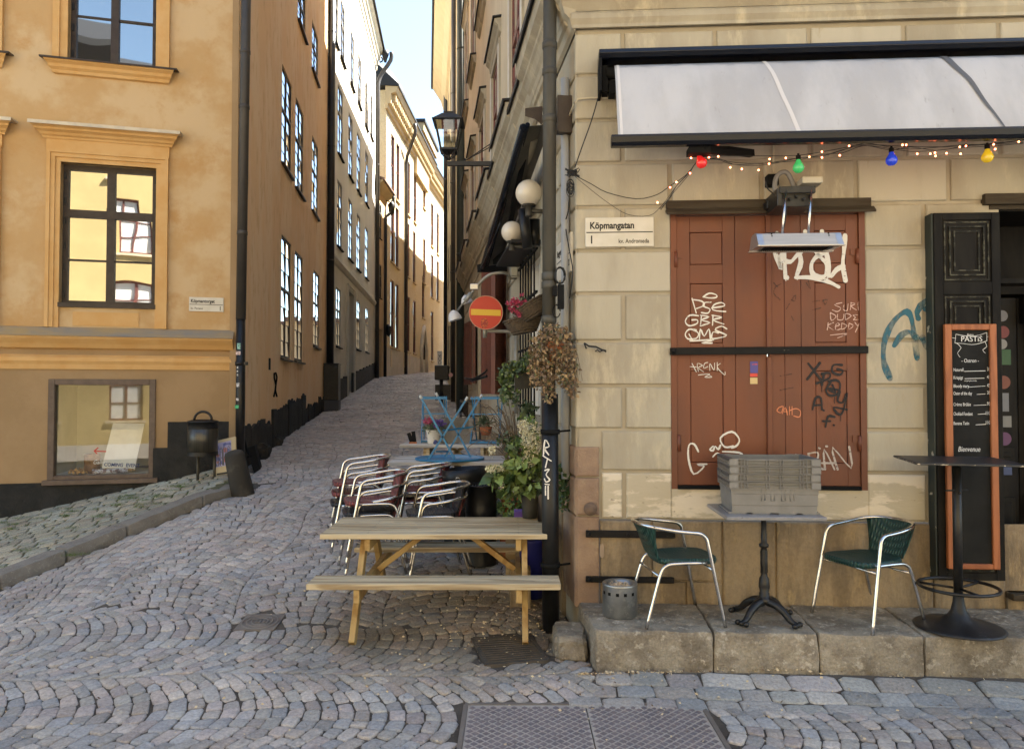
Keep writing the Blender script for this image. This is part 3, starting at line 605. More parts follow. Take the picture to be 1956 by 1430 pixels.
mb.quad(GA.p(ug1, 0, 0), GA.p(ug1, 0, -5), GA.p(ug1, GZ1, -5), GA.p(ug1, GZ1, 0)); mb.build('wall', M_graystucco, GB)
mb = MB(); wall_panels(mb, GA, 0, ug1, -.2, zbm, hs + [gd]); reveals(mb, GA, gd, .35); mb.build('lower_wall', M_graylow, GB)
mb = MB(); mb.wprofile(GA, .0, ug1, [(0, zbm + .16), (.10, zbm + .1), (.12, zbm), (.06, zbm - .1), (0, zbm - .15)]); mb.build('string_course', M_graylow, GB)
for i, h in enumerate(gw): window(GB, GA, h, .015, .05, 2, (.2, .4, .8), mat('grey_frame', (.16, .15, .13), .6) if 'grey_frame' not in MATS else MATS['grey_frame'], M_glassalley, .05, .02, transom=(.62,), sill=(.08, .06, .04), msill=M_blackmatte, tilt=(aim_yaw(GA, h, -2.6, 76) if i in (8, 9, 10) else aim_yaw(GA, h, -4.1, 60), -.03), pn=.012)
mb = MB(); mb.wbox(GA, gd[0], gd[1], gd[2], gd[3], -.4, -.34); mb.wbox(GA, gd[0] + .15, gd[0] + .22, 2.6, 2.75, -.34, -.30); mb.build('door', mat('grey_door', (.10, .10, .095), .6), GB)
mb = MB(); surround(GA, (gd[0], gd[1], gd[2], gd[3]), .22, .08, mb); mb.build('door_surround', M_graylow, GB)
mb = MB()
u = 0
while u < ug1 - .05:
    wd = 1.1; x, y = GA.p(u, 0)[:2]; zg = g(x, y)
    if gd[0] - .1 < u + .5 < gd[1] + .1: mb.build('plinth', M_plinth, GB); mb = MB()
    else: mb.wprism(GA, [(u, zg - .3), (u + wd, zg - .3), (u + wd, zg + .80), (u, zg + .80 - .05)], -.02, .05)
    u += wd
mb.build('plinth', M_plinth, GB)
M_eave = mat('white_eave', (.62, .57, .44), .8, col2=(.52, .47, .36), scale=3)
mb = MB(); e = GZ1
mb.wprofile(GA, -.1, ug1 + .15, [(0, e - 1.0), (.05, e - .95), (.06, e - .75), (.12, e - .68), (.14, e - .5), (.21, e - .42), (.23, e - .22), (.34, e - .12), (.36, e + .02), (0, e + .06)]); mb.build('eaves_cornice', M_eave, GB)
mb = MB(); mb.wprofile(GA, -.1, ug1 + .2, [(0, e + .06), (.42, e + .03), (.45, e - .03), (.45, e + .10), (-5, e + 3.4), (-5, e + 3.2)]); mb.build('roof', M_roof, GB)
# ---------------------------------------------------------------- peach house (lower roof) and ochre roughcast houses
pp = GA.p(ug1, 0); PA = Wall(pp.x + .02, pp.y, .02, 1.0)
up1 = PA.hit(737, 500)[0]; PZ = PA.hit(737, 372)[1]
PB = thing('peach_house', 'narrow peach house with a low tiled roof between grey and ochre houses', 'building', (pp.x, pp.y, g(pp.x, pp.y)))
a1 = PA.hit(718, 440)[0]; pw = []
for yt, yb in ((380, 455), (497, 570)):
    u0 = PA.hit(718.5, yb)[0]; pw.append((u0, u0 + 1.3, PA.hit(723, yb - 3)[1], PA.hit(723, yt + 5)[1]))
pd = (PA.hit(720, 640)[0], PA.hit(720, 640)[0] + 1.2, 2.7, PA.hit(724, 628)[1])
mb = MB(); wall_panels(mb, PA, 0, up1, 1, PZ, pw + [pd])
for h in pw: reveals(mb, PA, h, .05)
reveals(mb, PA, pd, .5); mb.build('wall', M_peach, PB)
for h in pw: window(PB, PA, h, .01, .05, 3, (.33, .66), MATS['grey_frame'], M_glass, .05, .02, sill=(.06, .05, .03), msill=M_blackmatte, pn=.010)
mb = MB(); mb.wbox(PA, pd[0], pd[1], pd[2], pd[3], -.55, -.5); mb.build('door', M_blackmatte, PB)
mb = MB(); mb.wprofile(PA, -.05, up1 + .3, [(0, PZ - .3), (.35, PZ - .05), (.37, PZ + .02), (0, PZ + .05)]); mb.build('eaves', M_ochresmooth, PB)
mb = MB(); mb.wprofile(PA, -.05, up1 + .35, [(0, PZ + .05), (.45, PZ + .03), (.45, PZ + .12), (-4, PZ + 1.6), (-4, PZ + 1.4)]); mb.build('roof', M_rooftile, PB)
op = PA.p(up1, 0); OA = Wall(op.x, op.y, .048, 1.0)
def ochre(OA, uA, uB, zt, wins, label, pos, wins_single=()):
    B = thing('ochre_house', label, 'building', pos)
    mb = MB(); zp = None; hs = [w for w in wins]
    wall_panels(mb, OA, uA, uB, 1, zt, hs)
    for h in hs: reveals(mb, OA, h, .09)
    mb.quad(OA.p(uA, 1, 0), OA.p(uA, 1, -8), OA.p(uA, zt, -8), OA.p(uA, zt, 0)); mb.build('wall', M_ochre, B)
    mb = MB(); mb.wbox(OA, uA - .012, uB, 1.0, OA.p(0, 0).z + 0 + 4.2, -.05, .05); 
    for h in hs: window(B, OA, h, .05, .07, 1, (.5,), M_redframe, M_glassdim, .05, .04, sill=(.09, .12, .06), msill=M_ochresmooth)
    mb = MB(); e = zt
    pr = [(0, e - 1.1), (.12, e - 1.05), (.14, e - .85), (.3, e - .8), (.3, e - .3), (.55, e - .22), (.62, e - .05), (.66, e + .05), (0, e + .1)]
    mb.wprofile(OA, uA - .3, uB + .2, pr)
    u = uA
    while u < uB: mb.wbox(OA, u, u + .14, e - .62, e - .3, .28, .5); u += .38
    mb.build('cornice', M_ochresmooth, B)
    mb = MB(); mb.wprofile(OA, uA - .35, uB + .25, [(0, e + .1), (.72, e + .05), (.72, e + .16), (-1.6, e + 2.4), (-6, e + 3), (-6, e)]); mb.build('roof', M_roof, B)
    return B
def ow(x, yb, hh, wd=.95): u, z = OA.hit(x, yb); return (u, u + wd, z, z + hh)
zt = OA.hit(752, 208)[1] + .3; uPipe = OA.hit(772, 500)[0]; u2 = OA.hit(815, 500)[0]
WA = [ow(746.5, 366, 3.2), ow(756.5, 379, 3.2), ow(746, 497, 3.3), ow(755, 507, 3.3), ow(745.5, 661, 3.6), ow(755, 665, 3.6)]
WB = [ow(777.5, 406, 3.2), ow(790, 421, 3.2), ow(776.5, 525, 3.2), ow(788.5, 537, 3.2), ow(777, 670, 3.3), ow(789, 673, 3.3), ow(808, 394, 3.0), ow(808, 538, 3.0), ow(806, 605, 2.8)]
B1 = ochre(OA, 0, uPipe, zt, WA, 'sunlit ochre roughcast house with paired windows, nearer one up the alley', (op.x, op.y, g(op.x, op.y)))
q = OA.p(uPipe, 0); B2 = ochre(OA, uPipe + .02, u2, zt, WB, 'ochre roughcast house past the thin downpipe, with a pointed doorway', (q.x, q.y, g(q.x, q.y)))
m_ = MB(); m_.wbox(OA, .0, uPipe - .02, 1.2, g(*OA.p(3, 0)[:2]) + 1.35, -.02, .04); m_.build('plinth', M_graylow, B1)
m_ = MB(); m_.wbox(OA, uPipe + .03, u2, 1.2, g(*OA.p(9, 0)[:2]) + 1.0, -.02, .045); m_.build('plinth', M_graylow, B2)
m_ = MB()
for x, y in ((744.5, 700), (768.5, 702), (780, 702)):
    a, b = OA.hit(x, y); m_.wbox(OA, a, a + .35, b, b + .9, .04, .06)
m_.build('vent_panels', M_trimpale, B2)['kind'] = 'stuff'
a, b = OA.hit(803, 711); a2, b2 = OA.hit(809, 640); m_ = MB(); m_.wprism(OA, [(a, b), (a + 1.7, b), (a + 1.7, b2 - 1.0), (a + .85, b2 + .3), (a, b2 - 1.0)], -.05, .03); m_.build('doorway', M_blackmatte, B2)
m_ = MB(); m_.tube([OA.p(a + x_, z_, .06) for x_, z_ in ((-.15, b), (-.15, b2 - 1), (.4, b2), (.85, b2 + .5), (1.3, b2), (1.85, b2 - 1), (1.85, b))], .17, 6); m_.build('door_surround', M_graylow, B2)
OC = Wall(*OA.p(u2, 0, -.15)[:2], .075, 1.0)
zc = OC.hit(824, 345)[1]; oc1 = 16
def ow2(x, yb, hh, wd=1.0): u, z = OC.hit(x, yb); return (u, u + wd, z, z + hh)
B3 = ochre(OC, 0, oc1, zc + .4, [ow2(823, 467, 3.1), ow2(834, 482, 3.1), ow2(823, 566, 3.1), ow2(834, 572, 3), ow2(823, 688, 3.6)], 'farthest ochre house, at the top of the alley before the bend', (*OC.p(0, 0)[:2], g(*OC.p(0, 0)[:2])))
# dome and raised attic over the ochre houses
c0 = OA.p(uPipe + 3, 0, -2.6); DM = thing('dome', 'dark metal dome with railing on the ochre house roof', 'dome', (c0.x, c0.y, zt))
m_ = MB(); m_.lathe([(2.1, zt), (2.1, zt + 1.2), (2.3, zt + 1.3), (2.25, zt + 2.2), (1.9, zt + 3.4), (1.2, zt + 4.4), (.5, zt + 4.9), (.4, zt + 5.1), (0, zt + 5.15)], (c0.x, c0.y, 0), 16); m_.build('dome_shell', M_roof, DM)
m_ = MB(); m_.tube([(c0.x + .6 * math.cos(a), c0.y + .6 * math.sin(a), zt + 5.3) for a in np.linspace(0, 2 * math.pi, 12)[:-1]], .05, 5, closed=True); m_.build('railing', M_black, DM)
c1 = OA.p(u2 - 2.2, 0, 0); AT = thing('roof_turret', 'cream corner turret with projecting cornice above the ochre houses', 'turret', (c1.x, c1.y, zt))
ztt = OA.hit(800, 272)[1]
m_ = MB(); m_.wbox(OA, u2 - 5, u2 - .3, zt - 2, ztt, -3, .2); m_.build('turret_wall', M_ochresmooth, AT)
m_ = MB(); m_.wbox(OA, u2 - 5.5, u2 + .2, ztt, ztt + .5, -3.4, .7); m_.wbox(OA, u2 - 5.3, u2, ztt - .3, ztt - .002, -3.2, .45); m_.build('turret_cornice', M_ochresmooth, AT)
m_ = MB(); m_.wbox(OA, u2 - 5.6, u2 + .3, ztt + .502, ztt + .7, -3.5, .8); m_.build('roof', M_roof, AT)
# end of the street
e0 = at(849, 700, 76); EB = thing('end_house', 'distant pink house closing the end of the alley', 'building', (e0.x, e0.y, 4))
m_ = MB(); m_.box(e0.x - 4, e0.x + 8, 76, 84, 3, at(849, 610, 76).z); m_.build('wall', M_peach, EB)
m_ = MB(); zz_ = at(849, 610, 76).z; m_.box(e0.x - 4.3, e0.x + 8.3, 75.6, 84, zz_ + .002, zz_ + .4); m_.build('roof', M_rooftile, EB)
# ================================================================ right cream corner building
CB = thing('cream_building', 'cream rusticated corner house with sandstone plinth on the right', 'building', (.505, 5.85, .2))
CBH = 19.6
RH = lambda x, y, n=0: RF.hit(x, y, n)
rowy = [62, 144, 230, 312, 396, 479, 561, 652, 737, 820, 900, 991]; rz = [RH(1112, y)[1] for y in rowy]
door = RF.rect(1282, 400, 1655, 935); dway = (RH(1914, 700)[0], RH(1914, 700)[0] + 1.5, RH(1930, 1128)[1], RH(1930, 400)[1])
uA = [RH(x, 300)[0] for x in (1190, 1367, 1548, 1730, 1912)]; uB = [RH(x, 300)[0] for x in (1280, 1455, 1635, 1812, 1990)]
pitchu = uA[2] - uA[1]
while uA[-1] < 9: uA.append(uA[-1] + pitchu)
while uB[-1] < 9: uB.append(uB[-1] + pitchu)
ud = RH(1768, 600)[0]
g_ = .016
MB.multi = False; back = MB(); blocks = MB(); worn = MB(); blocks.multi = True
wall_panels(back, RF, 0, 10, rz[-1], rz[0] + .02, [door, dway], n=-.018)
def block(mb, W, a, b, c, d, n1=.0, ch=.010):
    mb.cur = random.choice((0, 0, 0, 1, 2)) if mb.multi else 0
    if b - a < .05 or d - c < .05: return
    mb.add([W.p(a, c, -.018), W.p(b, c, -.018), W.p(b, d, -.018), W.p(a, d, -.018), W.p(a + .002, c + .002, n1 - ch * .6), W.p(b - .002, c + .002, n1 - ch * .6), W.p(b - .002, d - .002, n1 - ch * .6), W.p(a + .002, d - .002, n1 - ch * .6),
            W.p(a + ch, c + ch, n1), W.p(b - ch, c + ch, n1), W.p(b - ch, d - ch, n1), W.p(a + ch, d - ch, n1)],
           [(0, 1, 5, 4), (1, 2, 6, 5), (2, 3, 7, 6), (3, 0, 4, 7), (4, 5, 9, 8), (5, 6, 10, 9), (6, 7, 11, 10), (7, 4, 8, 11), (8, 9, 10, 11)])
uq = RH(1146, 900)[0]
for r in range(11):
    zt_, zb_ = rz[r] - g_ * .8, rz[r + 1] + g_ * .8
    js = list(uA if r % 2 == 0 else uB)
    if r >= 4 and r % 2 == 0: js = [uA[0], ud]
    if r >= 4 and r % 2 == 1: js = []
    js = [0.0] + js + [10.0]
    if r >= 9: js[0] = uq
    for a, b in zip(js[:-1], js[1:]):
        a2, b2 = a + (g_ if a > 0 else 0), b - g_
        segs = [(a2, b2)]
        for h in (door, dway):
            if zb_ < h[3] - .01 and zt_ > h[2] + .01:
                ns = []
                for x0, x1 in segs:
                    if x1 <= h[0] or x0 >= h[1]: ns.append((x0, x1)); continue
                    if x0 < h[0]: ns.append((x0, h[0]))
                    if x1 > h[1]: ns.append((h[1], x1))
                segs = ns
        for x0, x1 in segs:
            t = worn if r == 10 else blocks
            block(t, RF, x0, x1, zb_, zt_ if not (r == 3 and 0) else zt_)
# below the shuttered door
worn.wbox(RF, door[0], door[1], rz[-1] + g_, door[2], -.018, -.002)
back.build('joint_wall', M_creamgap, CB); blocks.build('rusticated_wall', [M_cream, M_cream2, M_cream3], CB, bevel=.003); worn.build('worn_wall', M_creamworn, CB)
# frieze, belt cornice, and the wall above
ztop = RH(1112, 4)[1]; zf_ = RH(1112, 56)[1]
mb = MB(); mb.wbox(RF, 0, 10, rz[0] + .02, zf_, -.02, .012); mb.wprofile(RF, -.02, 10, [(.0, rz[0] + .02), (.035, rz[0] + .02), (.035, rz[0] + .045), (.02, rz[0] + .05), (0, rz[0] + .05)]); mb.wprofile(RF, -.03, 10, [(0, zf_ + .13), (.02, zf_ + .13), (.045, zf_ + .10), (.055, zf_ + .06), (0.03, zf_ + .02), (0, zf_)])
mb.wprofile(RF, -.1, 10, [(0, zf_ + .14), (.012, zf_ + .14), (.06, zf_ + .20), (.12, zf_ + .25), (.16, zf_ + .30), (.16, zf_ + .36), (0, zf_ + .38)]); mb.build('belt_cornice', M_cream, CB)
mb = MB(); mb.wprofile(RF, -.2, 10, [(0, zf_ + .40), (.24, zf_ + .37), (.25, zf_ + .34), (.25, zf_ + .40), (0, zf_ + .46)]); mb.build('cornice_flashing', M_roof, CB)
zfl = zf_ + .4
mb = MB(); up = [(1.0 + 2.6 * i, 2.1 + 2.6 * i, 5.6 + 4 * k, 7.6 + 4 * k) for i in range(8) for k in range(3)]
wall_panels(mb, RF, 0, 22, zfl, CBH, up); 
for h in up: reveals(mb, RF, h, .1)
wall_panels(mb, RF, 10, 22, 0, zfl, [])
mb.build('upper_wall', M_creamside, CB)
for h in up[:6]: window(CB, RF, h, .08, .06, 2, (.33, .66), M_redframe, M_glass, .05, .02)
# sandstone quoin and plinth
zp0 = -.15
mb = MB()
qy = [852, 911, 985, 1160]; qz = [RH(1112, y)[1] for y in qy]
for a, b in zip(qz[:-1], qz[1:]): block(mb, RF, 0, uq - .006, b + .005, a - .005, .012, .014)
# the same stones seen from the alley side
for a, b in zip(qz[:-1], qz[1:]): block(mb, RA, 0, .50, b + .005, a - .005, .010, .014)
mb.build('quoin_stones', M_sandpink, CB)
mb = MB()
pj = [uq, RH(1380, 1050)[0], RH(1482, 1050)[0], RH(1783, 1050)[0]]; zpt = rz[-1] - .01; zmid = RH(1250, 1108)[1]
for i, (a, b) in enumerate(zip(pj[:-1], pj[1:])):
    if i == 0:
        m_u = RH(1245, 1050)[0]; block(mb, RF, a + .004, m_u, zmid, zpt, .008, .012); block(mb, RF, m_u + .006, b - .006, zmid, zpt, .006, .012); block(mb, RF, a + .004, RH(1310, 1100)[0], zp0, zmid - .008, .010, .012); block(mb, RF, RH(1310, 1100)[0] + .006, b - .006, zp0, zmid - .008, .006, .012)
    else: block(mb, RF, a + .006, b - .006, zp0, zpt, .008, .014)
block(mb, RF, pj[-1] + .004, dway[0], zp0, RH(1800, 1105)[1] + .2, .004, .012); mb.wbox(RF, dway[0], 10, zp0, dway[2] - .002, -.45, .03)
mb.wbox(RF, uq, 10, zp0, zpt, -.03, -.015); mb.build('plinth_stones', M_sand, CB)
# alley side wall
RAH = lambda x, y, n=0: RA.hit(x, y, n)
uend = RA.hit(886, 600)[0]
def duR(d): return (d - 5.85) / RA.dy
cols = [8.0 - 2.0 + 2.68 * i for i in range(-0, 7)]
aw = [(duR(d0) - .0, duR(d0) + 1.15, 5.55, 7.45) for d0 in (6.2, 8.9, 11.55, 14.2, 16.85, 19.5)] + [(duR(d0), duR(d0) + 1.15, 9.7, 12.1) for d0 in (6.2, 8.9, 11.55, 14.2, 16.85, 19.5)] + [(duR(d0), duR(d0) + 1.15, 13.6, 15.8) for d0 in (6.2, 8.9, 11.55, 14.2, 16.85, 19.5)]
winA = (duR(7.7), duR(9.0), 1.75, 3.55); winB = (duR(10.7), duR(11.9), 1.98, 3.95); winC = (duR(16.0), duR(18.0), 2.2, 3.75)
mb = MB(); wall_panels(mb, RA, 0, uend, zfl, CBH, aw)
for h in aw: reveals(mb, RA, h, .12)
mb.build('upper_side_wall', M_creamside, CB)
mb = MB(); wall_panels(mb, RA, 0, uend, 0, zfl, [winA, winB, winC], n=-.018)
for h in (winA, winB, winC): reveals(mb, RA, h, .25, -.018)
mb.build('side_wall', M_creamgap, CB)
mb = MB(); mb.multi = True
for r in range(-1, 11):
    zt_ = (rz[r] if r >= 0 else zfl - .45) - g_; zb_ = rz[r + 1] + g_
    js = [0, duR(6.25) if r % 2 else duR(6.6), winA[0] - .12, winA[1] + .12, winB[0] - .1, winB[1] + .1, duR(13.6), duR(15.8) , duR(18.2), uend]
    for a, b in zip(js[:-1], js[1:]):
        if r == -1: pass
        elif any(zb_ < h[3] and zt_ > h[2] and a < h[0] + .3 and b > h[1] - .3 for h in (winA, winB, winC)): continue
        if a == 0 and r >= 9: continue
        block(mb, RA, a + (0 if a == 0 else g_), b - g_, zb_, zt_, 0)
mb.build('rusticated_side_wall', [M_cream, M_cream2, M_cream3], CB, bevel=.003)
mb = MB(); mb.wprofile(RA, -.02, uend, [(0, zfl - .42), (.03, zfl - .40), (.05, zfl - .32), (.09, zfl - .28), (.12, zfl - .18), (.18, zfl - .12), (.20, zfl - .03), (0, zfl - .01)])
for d0 in (6.2, 8.9, 11.55, 14.2, 16.85, 19.5):
    a = duR(d0); mb.wprofile(RA, a - .28, a + 1.43, [(0, zfl - .36), (.07, zfl - .33), (.09, zfl - .25), (.13, zfl - .2), (.18, zfl - .1), (.24, zfl - .05), (.25, zfl + .1), (0, zfl + .12)])
    for (zb_, zt_) in ((5.55, 7.45), (9.7, 12.1), (13.6, 15.8)):
        mb.wbox(RA, a - .14, a, zb_, zt_ + .1, 0, .03); mb.wbox(RA, a + 1.15, a + 1.29, zb_, zt_ + .1, 0, .03); mb.wbox(RA, a, a + 1.15, zt_, zt_ + .12, 0, .03)
        mb.wprofile(RA, a - .22, a + 1.37, [(0, zt_ + .14), (.035, zt_ + .17), (.05, zt_ + .25), (.10, zt_ + .30), (.11, zt_ + .35), (0, zt_ + .37)])
        if zb_ > 6: mb.wprofile(RA, a - .2, a + 1.35, [(0, zb_ - .2), (.05, zb_ - .16), (.07, zb_ - .06), (.11, zb_ - .02), (0, zb_)])
mb.build('window_mouldings', M_cream, CB)
mb = MB(); mb.wprofile(RA, -.05, uend, [(0, zfl + .0), (.21, zfl - .015), (.215, zfl - .05), (.23, zfl - .05), (.23, zfl + .01), (0, zfl + .04)])
for d0 in (6.2, 8.9, 11.55, 14.2, 16.85, 19.5):
    a = duR(d0); mb.wprofile(RA, a - .3, a + 1.45, [(0, zfl + .13), (.27, zfl + .115), (.27, zfl + .07), (.285, zfl + .07), (.285, zfl + .135), (0, zfl + .17)])
    for zt_ in (7.45, 12.1): mb.wprofile(RA, a - .24, a + 1.39, [(0, zt_ + .38), (.13, zt_ + .36), (.13, zt_ + .335), (.14, zt_ + .335), (.14, zt_ + .38), (0, zt_ + .41)])
    mb.wprofile(RA, a - .22, a + 1.37, [(0, 9.71), (.13, 9.69), (.13, 9.67), (.14, 9.67), (.14, 9.71), (0, 9.74)])
mb.build('side_flashing', M_roof, CB)
for h in aw: window(CB, RA, h, .01, .10, 2, (.33,), M_redframe, M_glassdim, .10, .03, transom=(.62,), pn=.012)
mb = MB()
for h in aw:
    for a in (h[0] - .13, h[1] + .003): mb.wbox(RA, a, a + .127, h[2], h[3], .031, .04)
mb.build('window_casings', mat('casing_paint', (.66, .62, .55), .7, col2=(.56, .52, .45), scale=6), CB)['kind'] = 'stuff'
# window A: white frame behind iron bars
window(CB, RA, winA, .12, .07, 2, (.33, .66), M_whitepaint, M_glassdim, .06, .03)
mb = MB(); a, b, c_, d = winA
for i in range(6): uu = a + (b - a) * (i + .5) / 6; mb.tube([RA.p(uu, c_ - .1, .03), RA.p(uu, d + .05, .03)], .011, 6)
for z in (c_ + .1, c_ + .75, d - .5, d - .05): mb.wbox(RA, a - .06, b + .06, z - .012, z + .012, .018, .042)
mb.build('window_bars', M_blackmatte, CB)
m_ = MB(); m_.wbox(RA, a - .1, b + .1, d, d + .03, -.02, .30); m_.build('window_canopy', M_roof, CB)
window(CB, RA, winB, .15, .07, 2, (.5,), M_darkpaint, M_glassdim, .06, .03); window(CB, RA, winC, .15, .07, 2, (.5,), M_darkpaint, M_glassdim, .06, .03)
def shutter(W, u, zb_, zt_, wd, ang, sgn, par, m=M_reddark, name='shutter'):
    """panelled leaf hinged at u, swung out; ang 0 = flat on the wall"""
    o = W.p(u, 0, .02); du_, dn = math.cos(ang) * sgn, math.sin(ang)
    Wd = Wall(o.x, o.y, W.dx * du_ + W.nx * dn, W.dy * du_ + W.ny * dn); mb = MB(); t = .035
    mb.wbox(Wd, 0, wd, zb_, zt_, -t / 2, t / 2); H = zt_ - zb_
    for s_ in (-1, 1):
        a = s_ * (t / 2); b = s_ * (t / 2 + .012)
        for q in ((0, .06), (wd - .06, wd)): mb.wbox(Wd, q[0], q[1], zb_, zt_, a, b)
        for q in (0, .30, .64, .95): mb.wbox(Wd, .061, wd - .061, zb_ + H * q, zb_ + H * q + .07 * (1 if q < .9 else H * .05 / .07), a, b)
        for q0, q1 in ((.0, .30), (.30, .64), (.64, .95)): mb.wbox(Wd, .10, wd - .10, zb_ + H * q0 + .12, zb_ + H * q1 - .05, a, s_ * (t / 2 + .008))
    return mb.build(name, m, par)
shutter(RA, winB[0], winB[2], winB[3], .58, math.radians(22), -1, CB)['label'] = 'near red shutter leaf swung out from the alley wall'
shutter(RA, winB[1], winB[2], winB[3], .24, math.radians(95), 1, CB)
shutter(RA, winC[0], winC[2], winC[3], .75, math.radians(9), -1, CB); shutter(RA, winC[1], winC[2], winC[3], .75, math.radians(7), 1, CB)
# rough timber doors further up
m_ = MB()
for i in range(9):
    uu = duR(19.3) + i * .24; m_.wbox(RA, uu, uu + .22, .9, 3.6, 0, .03 + .006 * (i % 2))
m_.build('timber_door', M_darkwood, CB)
m_ = MB(); m_.wbox(RA, duR(15.2), duR(15.75), 1, 4.3, 0, .06); m_.build('pilaster', M_cream, CB)
m_ = MB(); m_.wbox(RA, .5, uend, 0, 1.35, -.02, .02); m_.build('side_plinth', M_sand, CB)
# roof slab of the whole block (gives the alley its shade)
m_ = MB(); P0, P1 = RA.p(0, 0), RA.p(uend, 0); Q0, Q1 = RF.p(22, 0), RF.p(22, 0) + (P1 - P0)
R0, R1 = RA.p(-.6, 0, .55), RA.p(uend, 0, .55); S0 = RF.p(22, 0, .6)
m_.hexa([(R0.x, R0.y, CBH), (S0.x, S0.y, CBH), (Q1.x, Q1.y, CBH), (R1.x, R1.y, CBH), (R0.x, R0.y, CBH + .3), (S0.x, S0.y, CBH + .3), (Q1.x, Q1.y, CBH + 2.5), (R1.x, R1.y, CBH + .3)]); m_.build('roof', M_roof, CB)
# ---------------------------------------------------------------- next houses on the right side of the alley
r0 = RA.p(uend, 0, .13); RB = Wall(r0.x, r0.y, -.115, 1.0, flip=True); RBH = 17.0; rbl = 14.8
NB = thing('yellow_building', 'narrow view of the pale yellow house beyond the cream house, with deep eaves', 'building', (r0.x, r0.y, 1.4))
bw = [(1 + 2.4 * i, 1.9 + 2.4 * i, z, z + 1.9) for i in range(5) for z in (3, 6.5, 10, 13.4)]
mb = MB(); wall_panels(mb, RB, 0, rbl, 0, RBH, bw); mb.quad(RB.p(0, 0, 0), RB.p(0, 0, -4), RB.p(0, RBH, -4), RB.p(0, RBH, 0)); mb.quad(RB.p(rbl, 0, 0), RB.p(rbl, 0, -8), RB.p(rbl, RBH, -8), RB.p(rbl, RBH, 0)); mb.build('wall', M_ochresmooth, NB)
for h in bw: window(NB, RB, h, .05, .05, 2, (.5,), M_darkpaint, M_glassdim, .05, .03)
mb = MB(); mb.wprofile(RB, 0, rbl + .2, [(0, RBH - 1.3), (.12, RBH - 1.2), (.3, RBH - .6), (.6, RBH - .15), (.68, RBH), (0, RBH + .05)]); mb.build('eaves', M_ochresmooth, NB)
mb = MB(); mb.wprofile(RB, 0, rbl + .3, [(0, RBH + .05), (.75, RBH + .0), (.78, RBH + .12), (-12, RBH + 2), (-12, RBH)]); mb.build('roof', M_roof, NB)
mb = MB()
mb.wbox(RB, .0, 2.4, RBH, RBH + 2.6, -1.5, .0)  # unseen block added to keep sun off the orange side wall
for u_ in (6.2, 10.4): mb.wbox(RB, u_, u_ + .9, RBH, RBH + 1.3, -1.2, -.3)
mb.build('chimneys', M_ochresmooth, NB)['kind'] = 'stuff'
r1 = RB.p(rbl, 0, -1.2); RC = Wall(r1.x, r1.y, .05, 1.0, flip=True)
NC = thing('far_right_house', 'far house on the right of the alley, past the bend', 'building', (r1.x, r1.y, 2.6)); mb = MB(); wall_panels(mb, RC, 0, 26, 0, 17.5, []); mb.build('wall', M_peach, NC)
mb = MB(); mb.wprofile(RC, 0, 26, [(0, 17.5), (.5, 17.5), (.5, 17.7), (-12, 19), (-12, 17.5)]); mb.build('roof', M_roof, NC)
mb = MB()
for u_ in (3, 9, 15.5, 20): mb.wbox(RC, u_, u_ + 1.1, 17.6, 18.9, -1.3, -.2)
mb.build('chimneys', M_peach, NC)['kind'] = 'stuff'
# ---------------------------------------------------------------- sunlit houses across the square, mirrored in the panes
OP = thing('opposite_building', 'pale yellow house across the square, seen only as a reflection in the window panes', 'building', (-4, -10.5, 0))
M_yel = mat('yellow_stucco', (.50, .38, .17), .9, col2=(.45, .34, .15), scale=1)
W0 = Wall(14, -10.5, -1, 0.03); hs = [(1.2 + 2.9 * i, 2.4 + 2.9 * i, z, z + 2.1) for i in range(12) for z in (.9, 4.4, 7.6, 10.9)]
mb = MB(); wall_panels(mb, W0, 0, 36, -2, 14.6, hs)
for h in hs: reveals(mb, W0, h, .12)
mb.build('wall', M_yel, OP)
for h in hs[16:44]: window(OP, W0, h, .08, .08, 2, (.33, .66), M_redframe, mat('white_blind', (.7, .7, .68), .6) if 'white_blind' not in MATS else MATS['white_blind'], .08, .04)
mb = MB()
for h in hs: mb.wbox(W0, h[0] - .12, h[1] + .12, h[2] - .1, h[2] - .001, 0, .1)
mb.build('sills', M_trimpale, OP)['kind'] = 'stuff'
mb = MB(); mb.wprofile(W0, -.3, 36, [(0, 14.0), (.35, 14.3), (.6, 14.6), (.6, 14.8), (-6, 18), (-6, 14.6)]); mb.build('roof', M_roof, OP)
